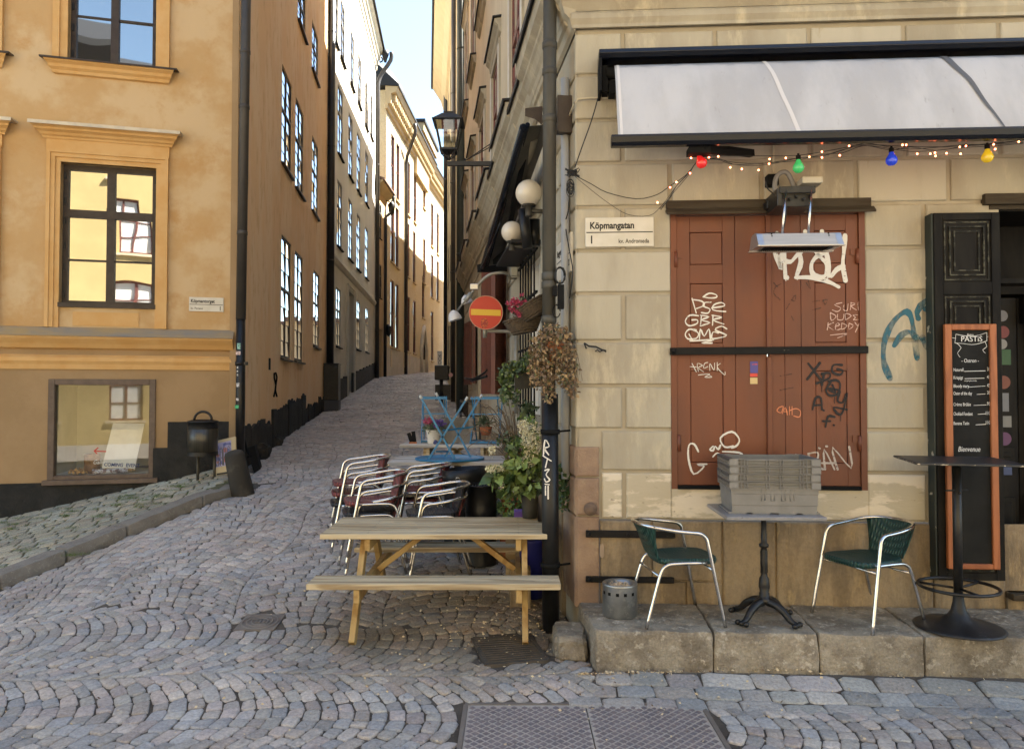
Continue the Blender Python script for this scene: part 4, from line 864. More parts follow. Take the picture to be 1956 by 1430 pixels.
# ---------------------------------------------------------------- red shuttered door
RD = thing('shuttered_door', 'red-brown double door covered in graffiti, barred by a black iron strap', 'door', RF.p(door[0] + .8, door[2], 0))
ua, ub, za, zb = door; uc = RH(1470, 650)[0]; zbar = RH(1465, 671)[1]
mb = MB(); fw = .035
for q in ((ua, ua + fw + .01, za, zb), (ub - fw - .01, ub, za, zb), (ua + fw + .01, ub - fw - .01, zb - fw, zb)): mb.wbox(RF, *q, -.11, -.004)
mb.build('door_frame', M_red, RD)
ul, ur = ua + fw + .012, ub - fw - .012
for (a, b, s_) in ((ul, uc - .004, 0), (uc + .004, ur, 1)):
    for (c_, d, k) in ((za + .03, zbar - .004, 0), (zbar + .004, zb - fw - .006, 1)):
        mb = MB(); n0, n1 = -.055, -.020; mb.wbox(RF, a, b, c_, d, -.075, n0)
        w_ = b - a; inner = a if s_ == 0 else b
        # one panelled stile section near the jamb, plank section near the meeting edge
        x0, x1 = (a, a + w_ * .64) if s_ == 0 else (b - w_ * .64, b); y0, y1 = (x1 + .003, b) if s_ == 0 else (a, x0 - .003)
        sw1 = .105
        mb.wbox(RF, x0, x0 + sw1, c_, d, n0, n1); mb.wbox(RF, x1 - sw1 * .9, x1, c_, d, n0, n1)
        rails = ([0, .17], [.86, 1]) if k == 0 else ([0, .06], [.50, .64], [.88, 1])
        for r0_, r1_ in rails:
            zz0, zz1 = c_ + (d - c_) * r0_, c_ + (d - c_) * r1_
            mb.wprism(RF, [(x0 + sw1, zz0), (x1 - sw1 * .9, zz0), (x1 - sw1 * .9, zz1), (x0 + sw1, zz1)], n0, n1)
        for r0_, r1_ in zip([r[1] for r in rails[:-1]], [r[0] for r in rails[1:]]):
            zz0, zz1 = c_ + (d - c_) * r0_, c_ + (d - c_) * r1_; mb.wbox(RF, x0 + sw1 + .004, x1 - sw1 * .9 - .004, zz0 + .004, zz1 - .004, n0, n1 - .004)
        mb.wbox(RF, y0, y0 + (y1 - y0) * (.95 if s_ == 0 else .48), c_, d, n0, n1 - .001)
        if s_ == 1: mb.wbox(RF, y0 + (y1 - y0) * .49, y1, c_, d, n0, n1)
        mb.build('door_leaf', M_red, RD, bevel=.0025)
mb = MB(); mb.wbox(RF, uc - .02, uc + .018, za + .04, zbar - .04, -.02, .002); mb.wbox(RF, uc - .02, uc + .018, zbar + .03, zb - fw - .01, -.02, .002); mb.build('astragal', M_red, RD, bevel=.004)
M_bar = mat('worn_iron_bar', (.005, .005, .005), .6, spec=.2, col2=(.012, .010, .009), scale=6, col3=(.28, .24, .17), scale3=22, lo3=.66, hi3=.70, stretch=(.5, .5, 2))
zl, zr = RH(1290, 671)[1], RH(1645, 668)[1]; ux0, ux1 = RH(1279, 671)[0], RH(1656, 668)[0]
mb = MB(); mb.hexa([RF.p(ux0, zl - .030, .03), RF.p(ux1, zr - .028, .03), RF.p(ux1, zr - .028, .008), RF.p(ux0, zl - .030, .008), RF.p(ux0, zl + .028, .03), RF.p(ux1, zr + .028, .03), RF.p(ux1, zr + .028, .008), RF.p(ux0, zl + .028, .008)])
mb.sphere(RF.p(ux0 + .03, zl, .035), .02, 10, 6); mb.build('iron_bar', M_bar, RD, bevel=.003)
for x, y0, y1 in ((1291, 480, 510), (1638, 475, 503), (1297, 830, 862), (1643, 832, 862)):
    u, z1 = RH(x, y0); z0 = RH(x, y1)[1]; mb = MB(); mb.tube([RF.p(u, z0, -.006), RF.p(u, z1, -.006)], .014, 10); mb.wbox(RF, u - (.05 if x > 1400 else -.0), u + (0 if x > 1400 else .05), (z0 + z1) / 2 + .01, z1, -.022, -.01); mb.build('hinge', M_red, RD)
mb = MB(); mb.wbox(RF, ul, ub - .05, za, za + .028, -.06, .012); mb.build('sill_bar', M_blackmatte, RD)
a, b, c_, d = RF.rect(1272, 383, 1660, 399)
mb = MB(); mb.wbox(RF, a, b, c_, d, -.02, .045); mb.wprofile(RF, a - .005, b + .02, [(0, c_), (.045, c_), (.085, c_ - .035), (.085, c_ - .055), (0, c_ - .02)]); mb.build('lintel', M_darkwood, RD, bevel=.003)
# ---------------------------------------------------------------- restaurant doorway and folded-back black leaf
DW = thing('restaurant_doorway', 'black panelled restaurant doorway with round stickers at the right edge', 'doorway', RF.p(dway[0], dway[2], 0))
M_blackpaint = mat('black_door_paint', (.005, .004, .0035), .6, spec=.15, col2=(.014, .012, .009), scale=9, stretch=(1, 1, .25), col3=(.09, .08, .055), scale3=30, lo3=.68, hi3=.76)
a, b, c_, d = dway
mb = MB(); mb.wbox(RF, a, b, c_, d, -.62, -.58); mb.wbox(RF, a, a + .01, c_, d, -.58, -.02); mb.wbox(RF, a, b, d - .01, d, -.58, -.02); mb.wbox(RF, b - .01, b, c_, d, -.58, -.02)
z1 = RH(1935, 538, -.3)[1]; mb.wprofile(RF, a + .01, b, [(-.58, z1 - .12), (-.30, z1 - .10), (-.28, z1 - .04), (-.24, z1 - .02), (-.24, z1 + .02), (-.58, z1 + .05)])
mb.build('door_recess', M_blackpaint, DW)
mb = MB(); ud0 = RH(1916, 700, -.3)[0]; ud1 = RH(1938, 700, -.3)[0]
mb.wbox(RF, ud0 - .2, ud1 + .02, c_, z1 - .13, -.40, -.30); 
for i, (q0, q1) in enumerate(((.02, .28), (.33, .40), (.45, .95))):
    H = z1 - .13 - c_
mb.wbox(RF, ud1 + .03, ud1 + .5, c_, z1 - .13, -.36, -.31)
for z_, h_ in ((c_ + .12, .55), (c_ + .95, .12)):
    mb.wbox(RF, ud0 - .1, ud1 - .02, z_, z_ + h_, -.31, -.285); mb.wbox(RF, ud0 - .07, ud1 - .05, z_ + .04, z_ + h_ - .04, -.29, -.275)
mb.build('door_panel', M_blackpaint, DW, bevel=.004)
mb = MB(); uu = ud1 + .10
for k in range(5): mb.tube([RF.p(uu + k * .028, c_ + .7, -.27), RF.p(uu + k * .028, z1 - .35, -.27)], .012, 8)
mb.wbox(RF, uu - .05, uu + .2, z1 - .34, z1 - .13, -.31, -.22); mb.wbox(RF, uu - .04, uu + .17, c_ + .5, c_ + .69, -.31, -.24); mb.build('pilaster', M_blackpaint, DW)
mb = MB(); mb.wbox(RF, a, b, c_ - .05, c_ - .002, -.6, .1); mb.build('threshold', M_darkwood, DW, bevel=.004)
qa_, qb_, qc_, qd_ = RF.rect(1876, 371, 2100, 391); mb = MB(); mb.wbox(RF, qa_, b + .3, qc_, qd_, -.02, .045); mb.wbox(RF, qa_ + .05, b + .25, d, qc_ - .002, -.10, .01); mb.build('lintel', M_darkwood, DW)
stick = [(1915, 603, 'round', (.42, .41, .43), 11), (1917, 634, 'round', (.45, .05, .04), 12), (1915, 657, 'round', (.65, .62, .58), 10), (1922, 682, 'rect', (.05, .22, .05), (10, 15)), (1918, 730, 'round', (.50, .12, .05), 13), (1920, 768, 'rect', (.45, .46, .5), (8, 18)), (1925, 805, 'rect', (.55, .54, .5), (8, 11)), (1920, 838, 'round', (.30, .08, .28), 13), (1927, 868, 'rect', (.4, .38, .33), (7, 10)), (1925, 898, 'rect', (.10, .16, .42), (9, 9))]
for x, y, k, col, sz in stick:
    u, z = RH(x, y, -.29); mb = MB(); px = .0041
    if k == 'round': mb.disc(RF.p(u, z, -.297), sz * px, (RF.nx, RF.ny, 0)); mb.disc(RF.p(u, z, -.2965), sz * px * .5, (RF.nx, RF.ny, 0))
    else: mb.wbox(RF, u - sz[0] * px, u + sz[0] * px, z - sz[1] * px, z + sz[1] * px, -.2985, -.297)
    mb.build('sticker', mat('sticker_%d' % y, tuple(q * .32 for q in col), .5), DW)  # colours dimmed to paint in the shade of the recess
a, b, c_, d = RF.rect(1788, 406, 1915, 1108, .11); BLF = thing('open_door_leaf', 'tall black panelled door leaf folded back against the cream wall', 'door leaf', RF.p(a, c_, .1))
mb = MB(); mb.wbox(RF, a, b, c_, d, .05, .10); w_ = b - a; H = d - c_
for q in ((0, .13), (.87, 1)): mb.wbox(RF, a + w_ * q[0], a + w_ * q[1], c_, d, .10, .112)
for q in ((0, .02), (.13, .16), (.53, .56), (.775, .81), (.98, 1)): mb.wbox(RF, a + w_ * .13, a + w_ * .87, c_ + H * q[0], c_ + H * q[1], .10, .112)
mb.build('leaf', M_blackpaint, BLF, bevel=.003)
M_paintworn = mat('worn_moulding', (.012, .011, .008), .5, spec=.2, col2=(.085, .08, .055), scale=20, lo=.46, hi=.6)
for k, (q0, q1) in enumerate(((.81, .98), (.56, .775), (.16, .53), (.02, .13))):
    mb = MB()
    for i, n1 in ((0, .106), (.035, .112), (.07, .108)):
        x0, x1 = a + w_ * .16 + i, b - w_ * .16 - i; y0, y1 = c_ + H * q0 + .012 + i, c_ + H * q1 - .012 - i; t = .010
        for r in ((x0, x0 + t, y0, y1), (x1 - t, x1, y0, y1), (x0 + t, x1 - t, y0, y0 + t), (x0 + t, x1 - t, y1 - t, y1)): mb.wbox(RF, *r, .10, n1)
    mb.build('moulding', M_paintworn, BLF)
mb = MB(); mb.wbox(RF, a - .012, a - .001, c_, d, .0, .10); mb.build('edge_strip', mat('worn_edge', (.02, .03, .028), .5, col2=(.4, .37, .3), scale=9, lo=.62, hi=.66), BLF)
# ---------------------------------------------------------------- granite steps
u_of = lambda x: RH(x, 1200, .65)[0]
ST = 5.17; nst = .655; zs1 = RH(1250, 1205, nst)[1]; zs0 = g(1.5, 5.0) - .06
zback = zs1 + .015
us = [RH(1137, 1200, nst)[0], RH(1363, 1200, nst)[0], RH(1564, 1200, nst)[0], RH(1766, 1200, nst)[0], RH(1766, 1200, nst)[0] + 1.1, RH(1766, 1200, nst)[0] + 2.2]
lab = ['leftmost granite step block, under the ash bucket and left chair', 'granite step block under the cast iron bistro table', 'granite step block under the right green chair', 'granite step block under the tall bar table', 'granite step block at the right picture edge']
for i, (a, b) in enumerate(zip(us[:-1], us[1:])):
    aa = a + (.003 if i else 0); bb = b - .003; al = aa - (.0 if i else .05)
    P = [RF.p(aa, zs0, nst + (.02 if i == 0 else 0)), RF.p(bb, zs0, nst + .01), RF.p(bb, zs0, 0.01), RF.p(al if i else RH(1100, 1150, .0)[0] + .02, zs0, .01), RF.p(aa, zs1, nst), RF.p(bb, zs1, nst), RF.p(bb, zback, .01), RF.p(al if i else RH(1100, 1150, 0)[0] + .01, zback, .01)]
    o = rockbox(P, (44, 22, 14), .011, 6, .008, seed=i * 3.3).build('step_block', M_granite); setp(o, lab[i], 'step block', 'granite step blocks along the cream facade')
q = [ground_at(1056, 1215), ground_at(1122, 1252), ground_at(1122, 1222), ground_at(1085, 1195)]
P = [at(1062, 1238, 5.35), at(1122, 1250, 5.32), at(1118, 1215, 5.72), at(1055, 1205, 5.72)]
P = [Vector((p.x, p.y, g(p.x, p.y) - .03)) for p in P] ; P += [Vector((p.x, p.y, g(p.x, p.y) + .155)) for p in P]
o = rockbox(P, (10, 10, 5), .02, 5, .03, seed=9).build('corner_stone', M_granite); setp(o, 'low rough stone block beside the step at the house corner', 'stone')
# ================================================================ objects: helpers
def cat_(pts, k=4, closed=False):
    pts = [Vector(p) for p in pts]; n = len(pts); out = []
    if n < 3: return pts
    rng = range(n if closed else n - 1)
    for i in rng:
        if closed: a, b, c, d = pts[i - 1], pts[i], pts[(i + 1) % n], pts[(i + 2) % n]
        else: a, b, c, d = pts[max(i - 1, 0)], pts[i], pts[i + 1], pts[min(i + 2, n - 1)]
        for j in range(k):
            t = j / k; out.append(.5 * ((2 * b) + (c - a) * t + (2 * a - 5 * b + 4 * c - d) * t * t + (3 * b - 3 * c + d - a) * t ** 3))
    if not closed: out.append(pts[-1])
    return out
def ribbon(mb, W, pts, wpx, n, smooth=3, taper=False, scale=None, depth=5.8):
    """flat paint stroke on a wall plane, pts in photo pixels"""
    P = cat_([(x, y, 0) for x, y in pts], smooth); k = len(P); L, R = [], []
    for i, p in enumerate(P):
        t = (P[min(i + 1, k - 1)] - P[max(i - 1, 0)]); t = Vector((t.x, t.y, 0))
        if t.length < 1e-6: t = Vector((1, 0, 0))
        t.normalize(); nn = Vector((-t.y, t.x, 0)); w_ = wpx / 2 * (1 + .22 * math.sin(i * .8 + len(mb.v))) * (1 - .5 * abs(2 * i / max(k - 1, 1) - 1) ** 3 if taper else 1) * random.uniform(.92, 1.08)
        L.append(p + nn * w_); R.append(p - nn * w_)
    vs_ = [W.p(*W.hit(q.x, q.y, n), n) for q in L] + [W.p(*W.hit(q.x, q.y, n), n) for q in R]
    mb.add(vs_, [(i, i + 1, i + 1 + k, i + k) for i in range(k - 1)])
    for e, c in ((0, P[0]), (k - 1, P[-1])):
        cc = W.p(*W.hit(c.x, c.y, n), n + .0003); r = (vs_[e] - vs_[e + k]).length / 2
        if r > 0: mb.disc(cc, r, (W.nx, W.ny, 0), 8)
def strokes(name, parent, W, lst, wpx, m, n, smooth=3, label=None, taper=False):
    mb = MB()
    for i, s_ in enumerate(lst): ribbon(mb, W, s_, wpx, n + i * .00012, smooth, taper)
    o = mb.build(name, m, parent)
    if label: o['label'] = label
    return o
def text(name, body, size, loc, xdir, updir, m, parent, sx=1.0, bold=0.0, align='LEFT', ext=.0006, lab=None, shear=0):
    cu = bpy.data.curves.new('t', 'FONT'); cu.body = body; cu.size = size; cu.offset = bold * size * 3.4; cu.extrude = ext; cu.align_x = align; cu.shear = shear; cu.resolution_u = 3
    o = bpy.data.objects.new('t', cu); COL.objects.link(o); dg = bpy.context.evaluated_depsgraph_get(); me = bpy.data.meshes.new_from_object(o.evaluated_get(dg)); bpy.data.objects.remove(o)
    x, u = Vector(xdir).normalized(), Vector(updir).normalized(); z = x.cross(u); M = Matrix(((x.x * sx, u.x, z.x, loc[0]), (x.y * sx, u.y, z.y, loc[1]), (x.z * sx, u.z, z.z, loc[2]), (0, 0, 0, 1)))
    me.transform(M); off = Vector((0, 0, 0)); r = parent
    while r is not None: off += r.location; r = r.parent
    me.transform(Matrix.Translation(-off)); me.name = name; me.materials.clear(); me.materials.append(m)
    q = bpy.data.objects.new(name, me); COL.objects.link(q); q.parent = parent
    if lab: q['label'] = lab
    return q
def wtext(name, body, W, px, py, hpx, m, parent, n=.01, sx=1.0, bold=0.0, align='LEFT', shear=0):
    u, z = W.hit(px, py, n); u2, z2 = W.hit(px, py - hpx, n); return text(name, body, (z2 - z) * 1.38, W.p(u, z, n), (W.dx, W.dy, 0), (0, 0, 1), m, parent, sx, bold, align, shear=shear)
def leaves(mb, c, r, n, size, droop=.3, shape=1.7, seed=None, flat=(1, 1, 1), mi=None, hollow=.0):
    c = Vector(c)
    for _ in range(n):
        while True:
            p = Vector((random.uniform(-1, 1), random.uniform(-1, 1), random.uniform(-1, 1)))
            if hollow < p.length < 1: break
        p = Vector((p.x * r[0], p.y * r[1], p.z * r[2])) + c
        d = Vector((random.gauss(0, 1) * flat[0], random.gauss(0, 1) * flat[1], random.gauss(0, 1) * flat[2] - droop)).normalized(); s_ = d.orthogonal().normalized(); s_ = (Matrix.Rotation(random.uniform(0, 6.28), 3, d) @ s_); nn = d.cross(s_)
        l = size * random.uniform(.6, 1.3); w_ = l / shape / 2; f = nn * l * random.uniform(-.15, .25)
        if mi: mb.cur = random.choice(mi)
        mb.add([p, p + d * l * .45 + s_ * w_ + f * .6, p + d * l, p + d * l * .45 - s_ * w_ + f * .6, p + d * l * .5], [(0, 1, 4), (1, 2, 4), (2, 3, 4), (3, 0, 4)], True)
    mb.cur = 0
M_alu = mat('polished_aluminium', (.72, .70, .68), .22, 1.0, col2=(.6, .58, .55), scale=12)
M_alud = mat('dull_aluminium', (.50, .49, .47), .42, .9)
def weave(name, c1, c2, sc=90):
    m = mat(name, c1, .45); n = m.node_tree.nodes; L = m.node_tree.links; b = n['Principled BSDF']; tc = n.new('ShaderNodeTexCoord')
    w1_ = n.new('ShaderNodeTexWave'); w1_.inputs['Scale'].default_value = sc / 10 * 1.5; w1_.bands_direction = 'X'; w2_ = n.new('ShaderNodeTexWave'); w2_.inputs['Scale'].default_value = sc / 10 * 1.5; w2_.bands_direction = 'Y'
    L.new(tc.outputs['Object'], w1_.inputs[0]); L.new(tc.outputs['Object'], w2_.inputs[0]); mu = n.new('ShaderNodeMath'); mu.operation = 'MULTIPLY'; L.new(w1_.outputs[1], mu.inputs[0]); L.new(w2_.outputs[1], mu.inputs[1])
    mx = n.new('ShaderNodeMix'); mx.data_type = 'RGBA'; mx.inputs[6].default_value = (*c2, 1); mx.inputs[7].default_value = (*c1, 1); L.new(mu.outputs[0], mx.inputs[0]); L.new(mx.outputs[2], b.inputs['Base Color'])
    bp = n.new('ShaderNodeBump'); bp.inputs['Strength'].default_value = .9; bp.inputs['Distance'].default_value = .008; L.new(mu.outputs[0], bp.inputs['Height']); L.new(bp.outputs[0], b.inputs['Normal']); return m
M_wgreen = weave('green_weave', (.022, .085, .07), (.006, .03, .026)); M_wred = weave('maroon_weave', (.30, .06, .055), (.09, .02, .02)); M_wblack = weave('black_weave', (.03, .03, .04), (.008, .008, .01))
M_pine = mat('new_pine', (.42, .275, .10), .6, wave=(3, 2.5, (.30, .17, .05)), stretch=(1, 1, 1), bump=.15, bscale=30)
M_pinegrey = mat('weathered_pine', (.52, .42, .265), .75, wave=(2.6, 1.8, (.30, .215, .115)), stretch=(.22, 3.2, 3.2), col3=(.15, .11, .065), scale3=5, lo3=.60, hi3=.70, bump=.3, bscale=18)
M_greyplank = mat('grey_plank', (.52, .49, .45), .8, wave=(2.2, 1.2, (.25, .23, .20)), stretch=(.25, 3, 3), bump=.3, bscale=18)
M_blue = mat('blue_metal', (.03, .21, .40), .4, col2=(.025, .17, .33), scale=6)
M_crate = mat('grey_plastic', (.215, .205, .19), .55, col2=(.18, .17, .155), scale=7, col3=(.26, .25, .235), scale3=30, lo3=.6, hi3=.72)
M_crateshade = mat('shaded_grey_plastic', (.19, .185, .17), .6, col2=(.155, .15, .14), scale=9)  # darker grey that paints shade behind the tray lattice
M_cratedark = mat('dark_grey_plastic', (.06, .06, .06), .5)
M_iron = mat('cast_iron', (.006, .006, .006), .42, col2=(.018, .016, .014), scale=20, spec=.45)
M_signwhite = mat('sign_enamel', (.62, .58, .50), .4, col2=(.56, .52, .43), scale=6)
M_ink = mat('black_ink', (.012, .012, .012), .5)
def paint(name, c, lo=.30, hi=.42, sc=28, stretch=(1, 1, 2.2)):
    m = mat(name, c, .65); n = m.node_tree.nodes; L = m.node_tree.links; b = n['Principled BSDF']; tc = n.new('ShaderNodeTexCoord'); mp = n.new('ShaderNodeMapping'); mp.inputs['Scale'].default_value = stretch; t = n.new('ShaderNodeTexNoise'); t.inputs['Scale'].default_value = sc; t.inputs['Detail'].default_value = 8; t.inputs['Roughness'].default_value = .7
    L.new(tc.outputs['Object'], mp.inputs[0]); L.new(mp.outputs[0], t.inputs[0]); r = n.new('ShaderNodeMapRange'); r.inputs[1].default_value = lo; r.inputs[2].default_value = hi; r.inputs[3].default_value = .15; L.new(t.outputs[0], r.inputs[0]); L.new(r.outputs[0], b.inputs['Alpha']); return m
M_white = paint('spray_white', (.72, .68, .60))
M_chalk = mat('chalk_white', (.70, .70, .68), .9)
M_tagdark = paint('marker_black', (.006, .004, .005))
M_silver = paint('marker_silver', (.46, .40, .34), .30, .48)
M_cable = mat('black_cable', (.012, .012, .012), .6)
# ================================================================ picnic tables
def picnic(x0, x1, yc, zt, mtop, mleg, label, group, top_w=.81, legx=(.32, .22), notch=True, bench_w=.27, gap=.24, near=None):
    T = thing('picnic_table', label, 'picnic table', ((x0 + x1) / 2, yc, g((x0 + x1) / 2, yc)), group)
    n = 6; pw = top_w / n; y = yc - top_w / 2
    mb = MB()
    for i in range(n):
        xe = x1 - (.09 if notch and i >= 4 else 0) - random.uniform(0, .004); mb.box(x0 + random.uniform(0, .004), xe, y + i * pw + .004, y + (i + 1) * pw - .004, zt - .042, zt + random.uniform(-.001, .001))
    mb.build('tabletop', mtop, T, bevel=.004)
    sc_ = MB()
    for xl in (x0 + legx[0] + .05, x1 - legx[1] - .05):
        for i in range(n):
            for dy in (.04, pw - .04): sc_.disc((xl + random.uniform(-.006, .006), y + i * pw + dy, zt + .0015), .0055, (0, 0, 1), 8)
    sc_.build('screws', M_iron, T)['kind'] = 'stuff'
    zb_ = zt - .295; ys = (yc - top_w / 2 - gap, yc + top_w / 2 + gap)
    for k, yb in enumerate(ys):
        mb = MB(); xo = .04 if k == 0 else -.10
        for j in range(2): mb.box(x0 - (.0 if k == 0 else -.08), x1 + xo, yb - bench_w / 2 + j * bench_w / 2 + .003, yb + (j + 1) * bench_w / 2 - bench_w / 2 - .003, zb_ - .045, zb_)
        mb.build('bench', mtop, T, bevel=.004)
    for s_, xl in ((1, x0 + legx[0]), (-1, x1 - legx[1])):
        for sy in (-1, 1):
            yt, yf = yc + sy * .19, yc + sy * (top_w / 2 + gap + .02); zf_ = g(xl, yf) + .01
            mb = MB(); mb.bar((xl, yf, zf_), (xl, yt, zt - .05), .045, .095, (0, 1, .3)); mb.build('leg', mleg, T, bevel=.003)
        mb = MB(); xb = xl + .048 * s_
        mb.box(xb - .022, xb + .022, yc - .36, yc + .36, zt - .14, zt - .045); mb.box(xb - .022, xb + .022, ys[0] - .12, ys[1] + .12, zb_ - .145, zb_ - .047); mb.build('crossbeam', mleg, T, bevel=.003)
        mb = MB(); mb.bar((xb + s_ * .03, yc, zb_ - .07), (xb + s_ * .43, yc, zt - .06), .07, .045, (0, 0, 1)); mb.build('brace', mleg, T, bevel=.003)
    return T
T1 = picnic(-1.52, .32, 6.27, .885, M_pinegrey, M_pine, 'wooden picnic table in front, with a zinc vase of flowers at its back corner', 'picnic tables along the alley')
T2 = picnic(-1.40, .02, 8.75, .79 + g(-.7, 8.6), M_greyplank, M_greyplank, 'weathered grey picnic table under the upturned blue round table', 'picnic tables along the alley', notch=False)
T3 = picnic(-1.46, -.12, 9.98, .75 + g(-.7, 9.8), M_greyplank, M_pinegrey, 'farther grey picnic table with flower pot and folded crates on it', 'picnic tables along the alley', top_w=.76, notch=False)
T2Z = .79 + g(-.7, 8.6); T3Z = .75 + g(-.7, 9.8)
# ================================================================ tubular cafe chairs
def make_chair(mw, label, group, legm=M_alu):
    C = thing('cafe_chair', label, 'chair', (0, 0, 0), group)
    half = [(-.275, .275, 0), (-.262, .225, .25), (-.248, .165, .56), (-.243, .145, .625), (-.240, .105, .652), (-.240, .04, .660), (-.238, -.06, .672), (-.222, -.16, .688), (-.17, -.245, .70), (-.09, -.285, .706)]
    pts = half + [(0, -.295, .708)] + [(-x, y, z) for x, y, z in reversed(half)]
    MB().tube(cat_(pts, 3), .0135, 10).build('arm_frame', legm, C)
    for s_ in (-1, 1):
        MB().tube(cat_([(s_ * .225, -.285, 0), (s_ * .215, -.22, .22), (s_ * .208, -.17, .38), (s_ * .205, -.13, .425), (s_ * .205, -.06, .438), (s_ * .205, .17, .438)], 3), .0125, 10).build('rear_leg', legm, C)
    MB().tube([(-.255, .19, .40), (0, .185, .405), (.255, .19, .40)], .008, 8).build('stretcher', legm, C); MB().tube([(-.21, -.19, .36), (.21, -.19, .36)], .008, 8).build('stretcher', legm, C)
    mb = MB(); N = 28; ring = []
    for k in range(N):
        a = 2 * math.pi * k / N; c_, s_ = math.cos(a), math.sin(a); e = .45; ring.append((.212 * abs(c_) ** e * (1 if c_ > 0 else -1) * (1.0 if s_ > 0 else .92), .055 + .225 * abs(s_) ** e * (1 if s_ > 0 else -1)))
    vs_ = []; fs = []
    for q, (sc_, dz) in enumerate(((.97, -.022), (1.0, .0), (.97, .018), (.9, .018), (.6, .004), (.25, 0))):
        vs_ += [(x * sc_, .055 + (y - .055) * sc_, .448 + dz) for x, y in ring]
    for q in range(5): fs += [(q * N + k, q * N + (k + 1) % N, (q + 1) * N + (k + 1) % N, (q + 1) * N + k) for k in range(N)]
    fs += [tuple(range(5 * N, 6 * N)), tuple(range(N - 1, -1, -1))]; mb.add(vs_, fs, True); mb.build('seat', mw, C)
    mb = MB(); nu, nv = 10, 6; vs_ = []; fs = []
    for side in (1, -1):
        for j in range(nv + 1):
            t = j / nv
            for i in range(nu + 1):
                s_ = -1 + 2 * i / nu; hw = .145 + .065 * t; x = s_ * hw; yt = -.295 + .075 * (abs(x) / .2) ** 2.2; yb = -.165; y = yb + (yt - yb) * t; vs_.append((x, y + side * .007, .455 + (.705 - .455) * t + (.0 if t < 1 else 0)))
    m_ = (nu + 1) * (nv + 1)
    for b_ in (0, m_):
        for j in range(nv):
            for i in range(nu): q = (b_ + j * (nu + 1) + i, b_ + j * (nu + 1) + i + 1, b_ + (j + 1) * (nu + 1) + i + 1, b_ + (j + 1) * (nu + 1) + i); fs.append(q if b_ else tuple(reversed(q)))
    for j in range(nv):
        for i in (0, nu): a = j * (nu + 1) + i; fs.append((a, a + nu + 1, a + nu + 1 + m_, a + m_))
    mb.add(vs_, fs, True); mb.build('backrest', mw, C); return C
def place(o, x, y, z, deg, label=None): o.location = (x, y, z); o.rotation_euler = (0, 0, math.radians(deg)); (label and o.__setitem__('label', label)); return o
ZSTEP = zs1 + .008
gc = 'green cafe chairs at the bistro table'
c1 = place(make_chair(M_wgreen, 'green woven chair left of the bistro table, facing right', gc), 1.19, 5.47, ZSTEP - .004, -82)
c2 = place(copy_tree(c1), 2.60, 5.42, ZSTEP - .004, 112, 'green woven chair right of the bistro table, facing left')
sg = 'stacked cafe chairs behind the picnic table'
cr = make_chair(M_wred, 'maroon', sg); cb = make_chair(M_wblack, 'black', sg)
first = {'r': cr, 'b': cb}; used = {'r': 0, 'b': 0}
stk = [(-1.65, 7.95, 106, 'rrb', 'the far left stack'), (-1.36, 7.20, 108, 'rbr', 'the front left stack'), (-.99, 8.05, 100, 'rr', 'the far right stack'), (-.74, 7.15, 104, 'br', 'the front right stack')]
pos_w = ['bottom', 'second from the ground', 'topmost']
nm = {'r': 'maroon woven', 'b': 'black woven'}
for x, y, rz_, seq, wh in stk:
    for k, c in enumerate(reversed(seq)):
        o = first[c] if not used[c] else copy_tree(first[c]); used[c] = 1; o.scale = (1.04, 1.04, 1.05)
        a = math.radians(rz_ + 90); place(o, x + .035 * k * -math.sin(math.radians(rz_)) * -1 * 0 + .018 * k, y - .02 * k, g(x, y) + .01 + .108 * k, rz_ + random.uniform(-1.5, 1.5), '%s chair, %s in %s of chairs' % (nm[c], 'topmost' if k == len(seq) - 1 else pos_w[0] if k == 0 else 'the middle one', wh))
# ================================================================ bistro table with crates
bx, by = 1.83, 5.40
BT = thing('bistro_table', 'cast iron pedestal bistro table with grey square top under the crates', 'table', (bx, by, ZSTEP))
mb = MB(); prof = [(.03, .13), (.055, .125), (.06, .15), (.045, .165), (.036, .175), (.036, .195), (.030, .20), (.040, .24), (.034, .30), (.024, .315), (.022, .33), (.024, .50), (.020, .52), (.033, .525), (.034, .545), (.022, .555), (.021, .62), (.019, .63), (.019, .74), (.03, .75), (.03, .762), (0, .762)]
mb.lathe(prof, (bx, by, ZSTEP), 20)
for k in range(8):
    a = k * math.pi / 4; mb.tube([(bx + .0235 * math.cos(a), by + .0235 * math.sin(a), ZSTEP + .34), (bx + .0235 * math.cos(a), by + .0235 * math.sin(a), ZSTEP + .495)], .0035, 5)
mb.build('pedestal', M_iron, BT)
for a in (35, 130, 215, 310):
    a = math.radians(a); c_, s_ = math.cos(a), math.sin(a); mb = MB()
    pts = [(.03, .135), (.09, .125), (.15, .09), (.19, .05), (.225, .028), (.25, .024)]; mb.tube(cat_([(bx + r * c_, by + r * s_, ZSTEP + z) for r, z in pts], 3), [.034 - .0012 * i for i in range(16)], 10)
    for t in (-.035, 0, .035): mb.sphere((bx + .255 * c_ - t * s_, by + .255 * s_ + t * c_, ZSTEP + .020), .020, 8, 6, (1.1, 1.1, .95))
    mb.build('claw_foot', M_iron, BT)
ang = math.radians(-2); M_slate = mat('grey_tabletop', (.20, .195, .20), .35, col2=(.25, .24, .24), scale=25, col3=(.12, .12, .12), scale3=40, lo3=.6, hi3=.66)
def rotbox(mb, cx, cy, w_, d, z0, z1, a, sh=0):
    ca, sa = math.cos(a), math.sin(a); P = [(-w_ / 2, -d / 2), (w_ / 2, -d / 2), (w_ / 2, d / 2), (-w_ / 2, d / 2)]; Q = [(cx + x * ca - y * sa, cy + x * sa + y * ca) for x, y in P]
    return mb.hexa([(x, y, z0) for x, y in Q] + [(x, y, z1) for x, y in Q])
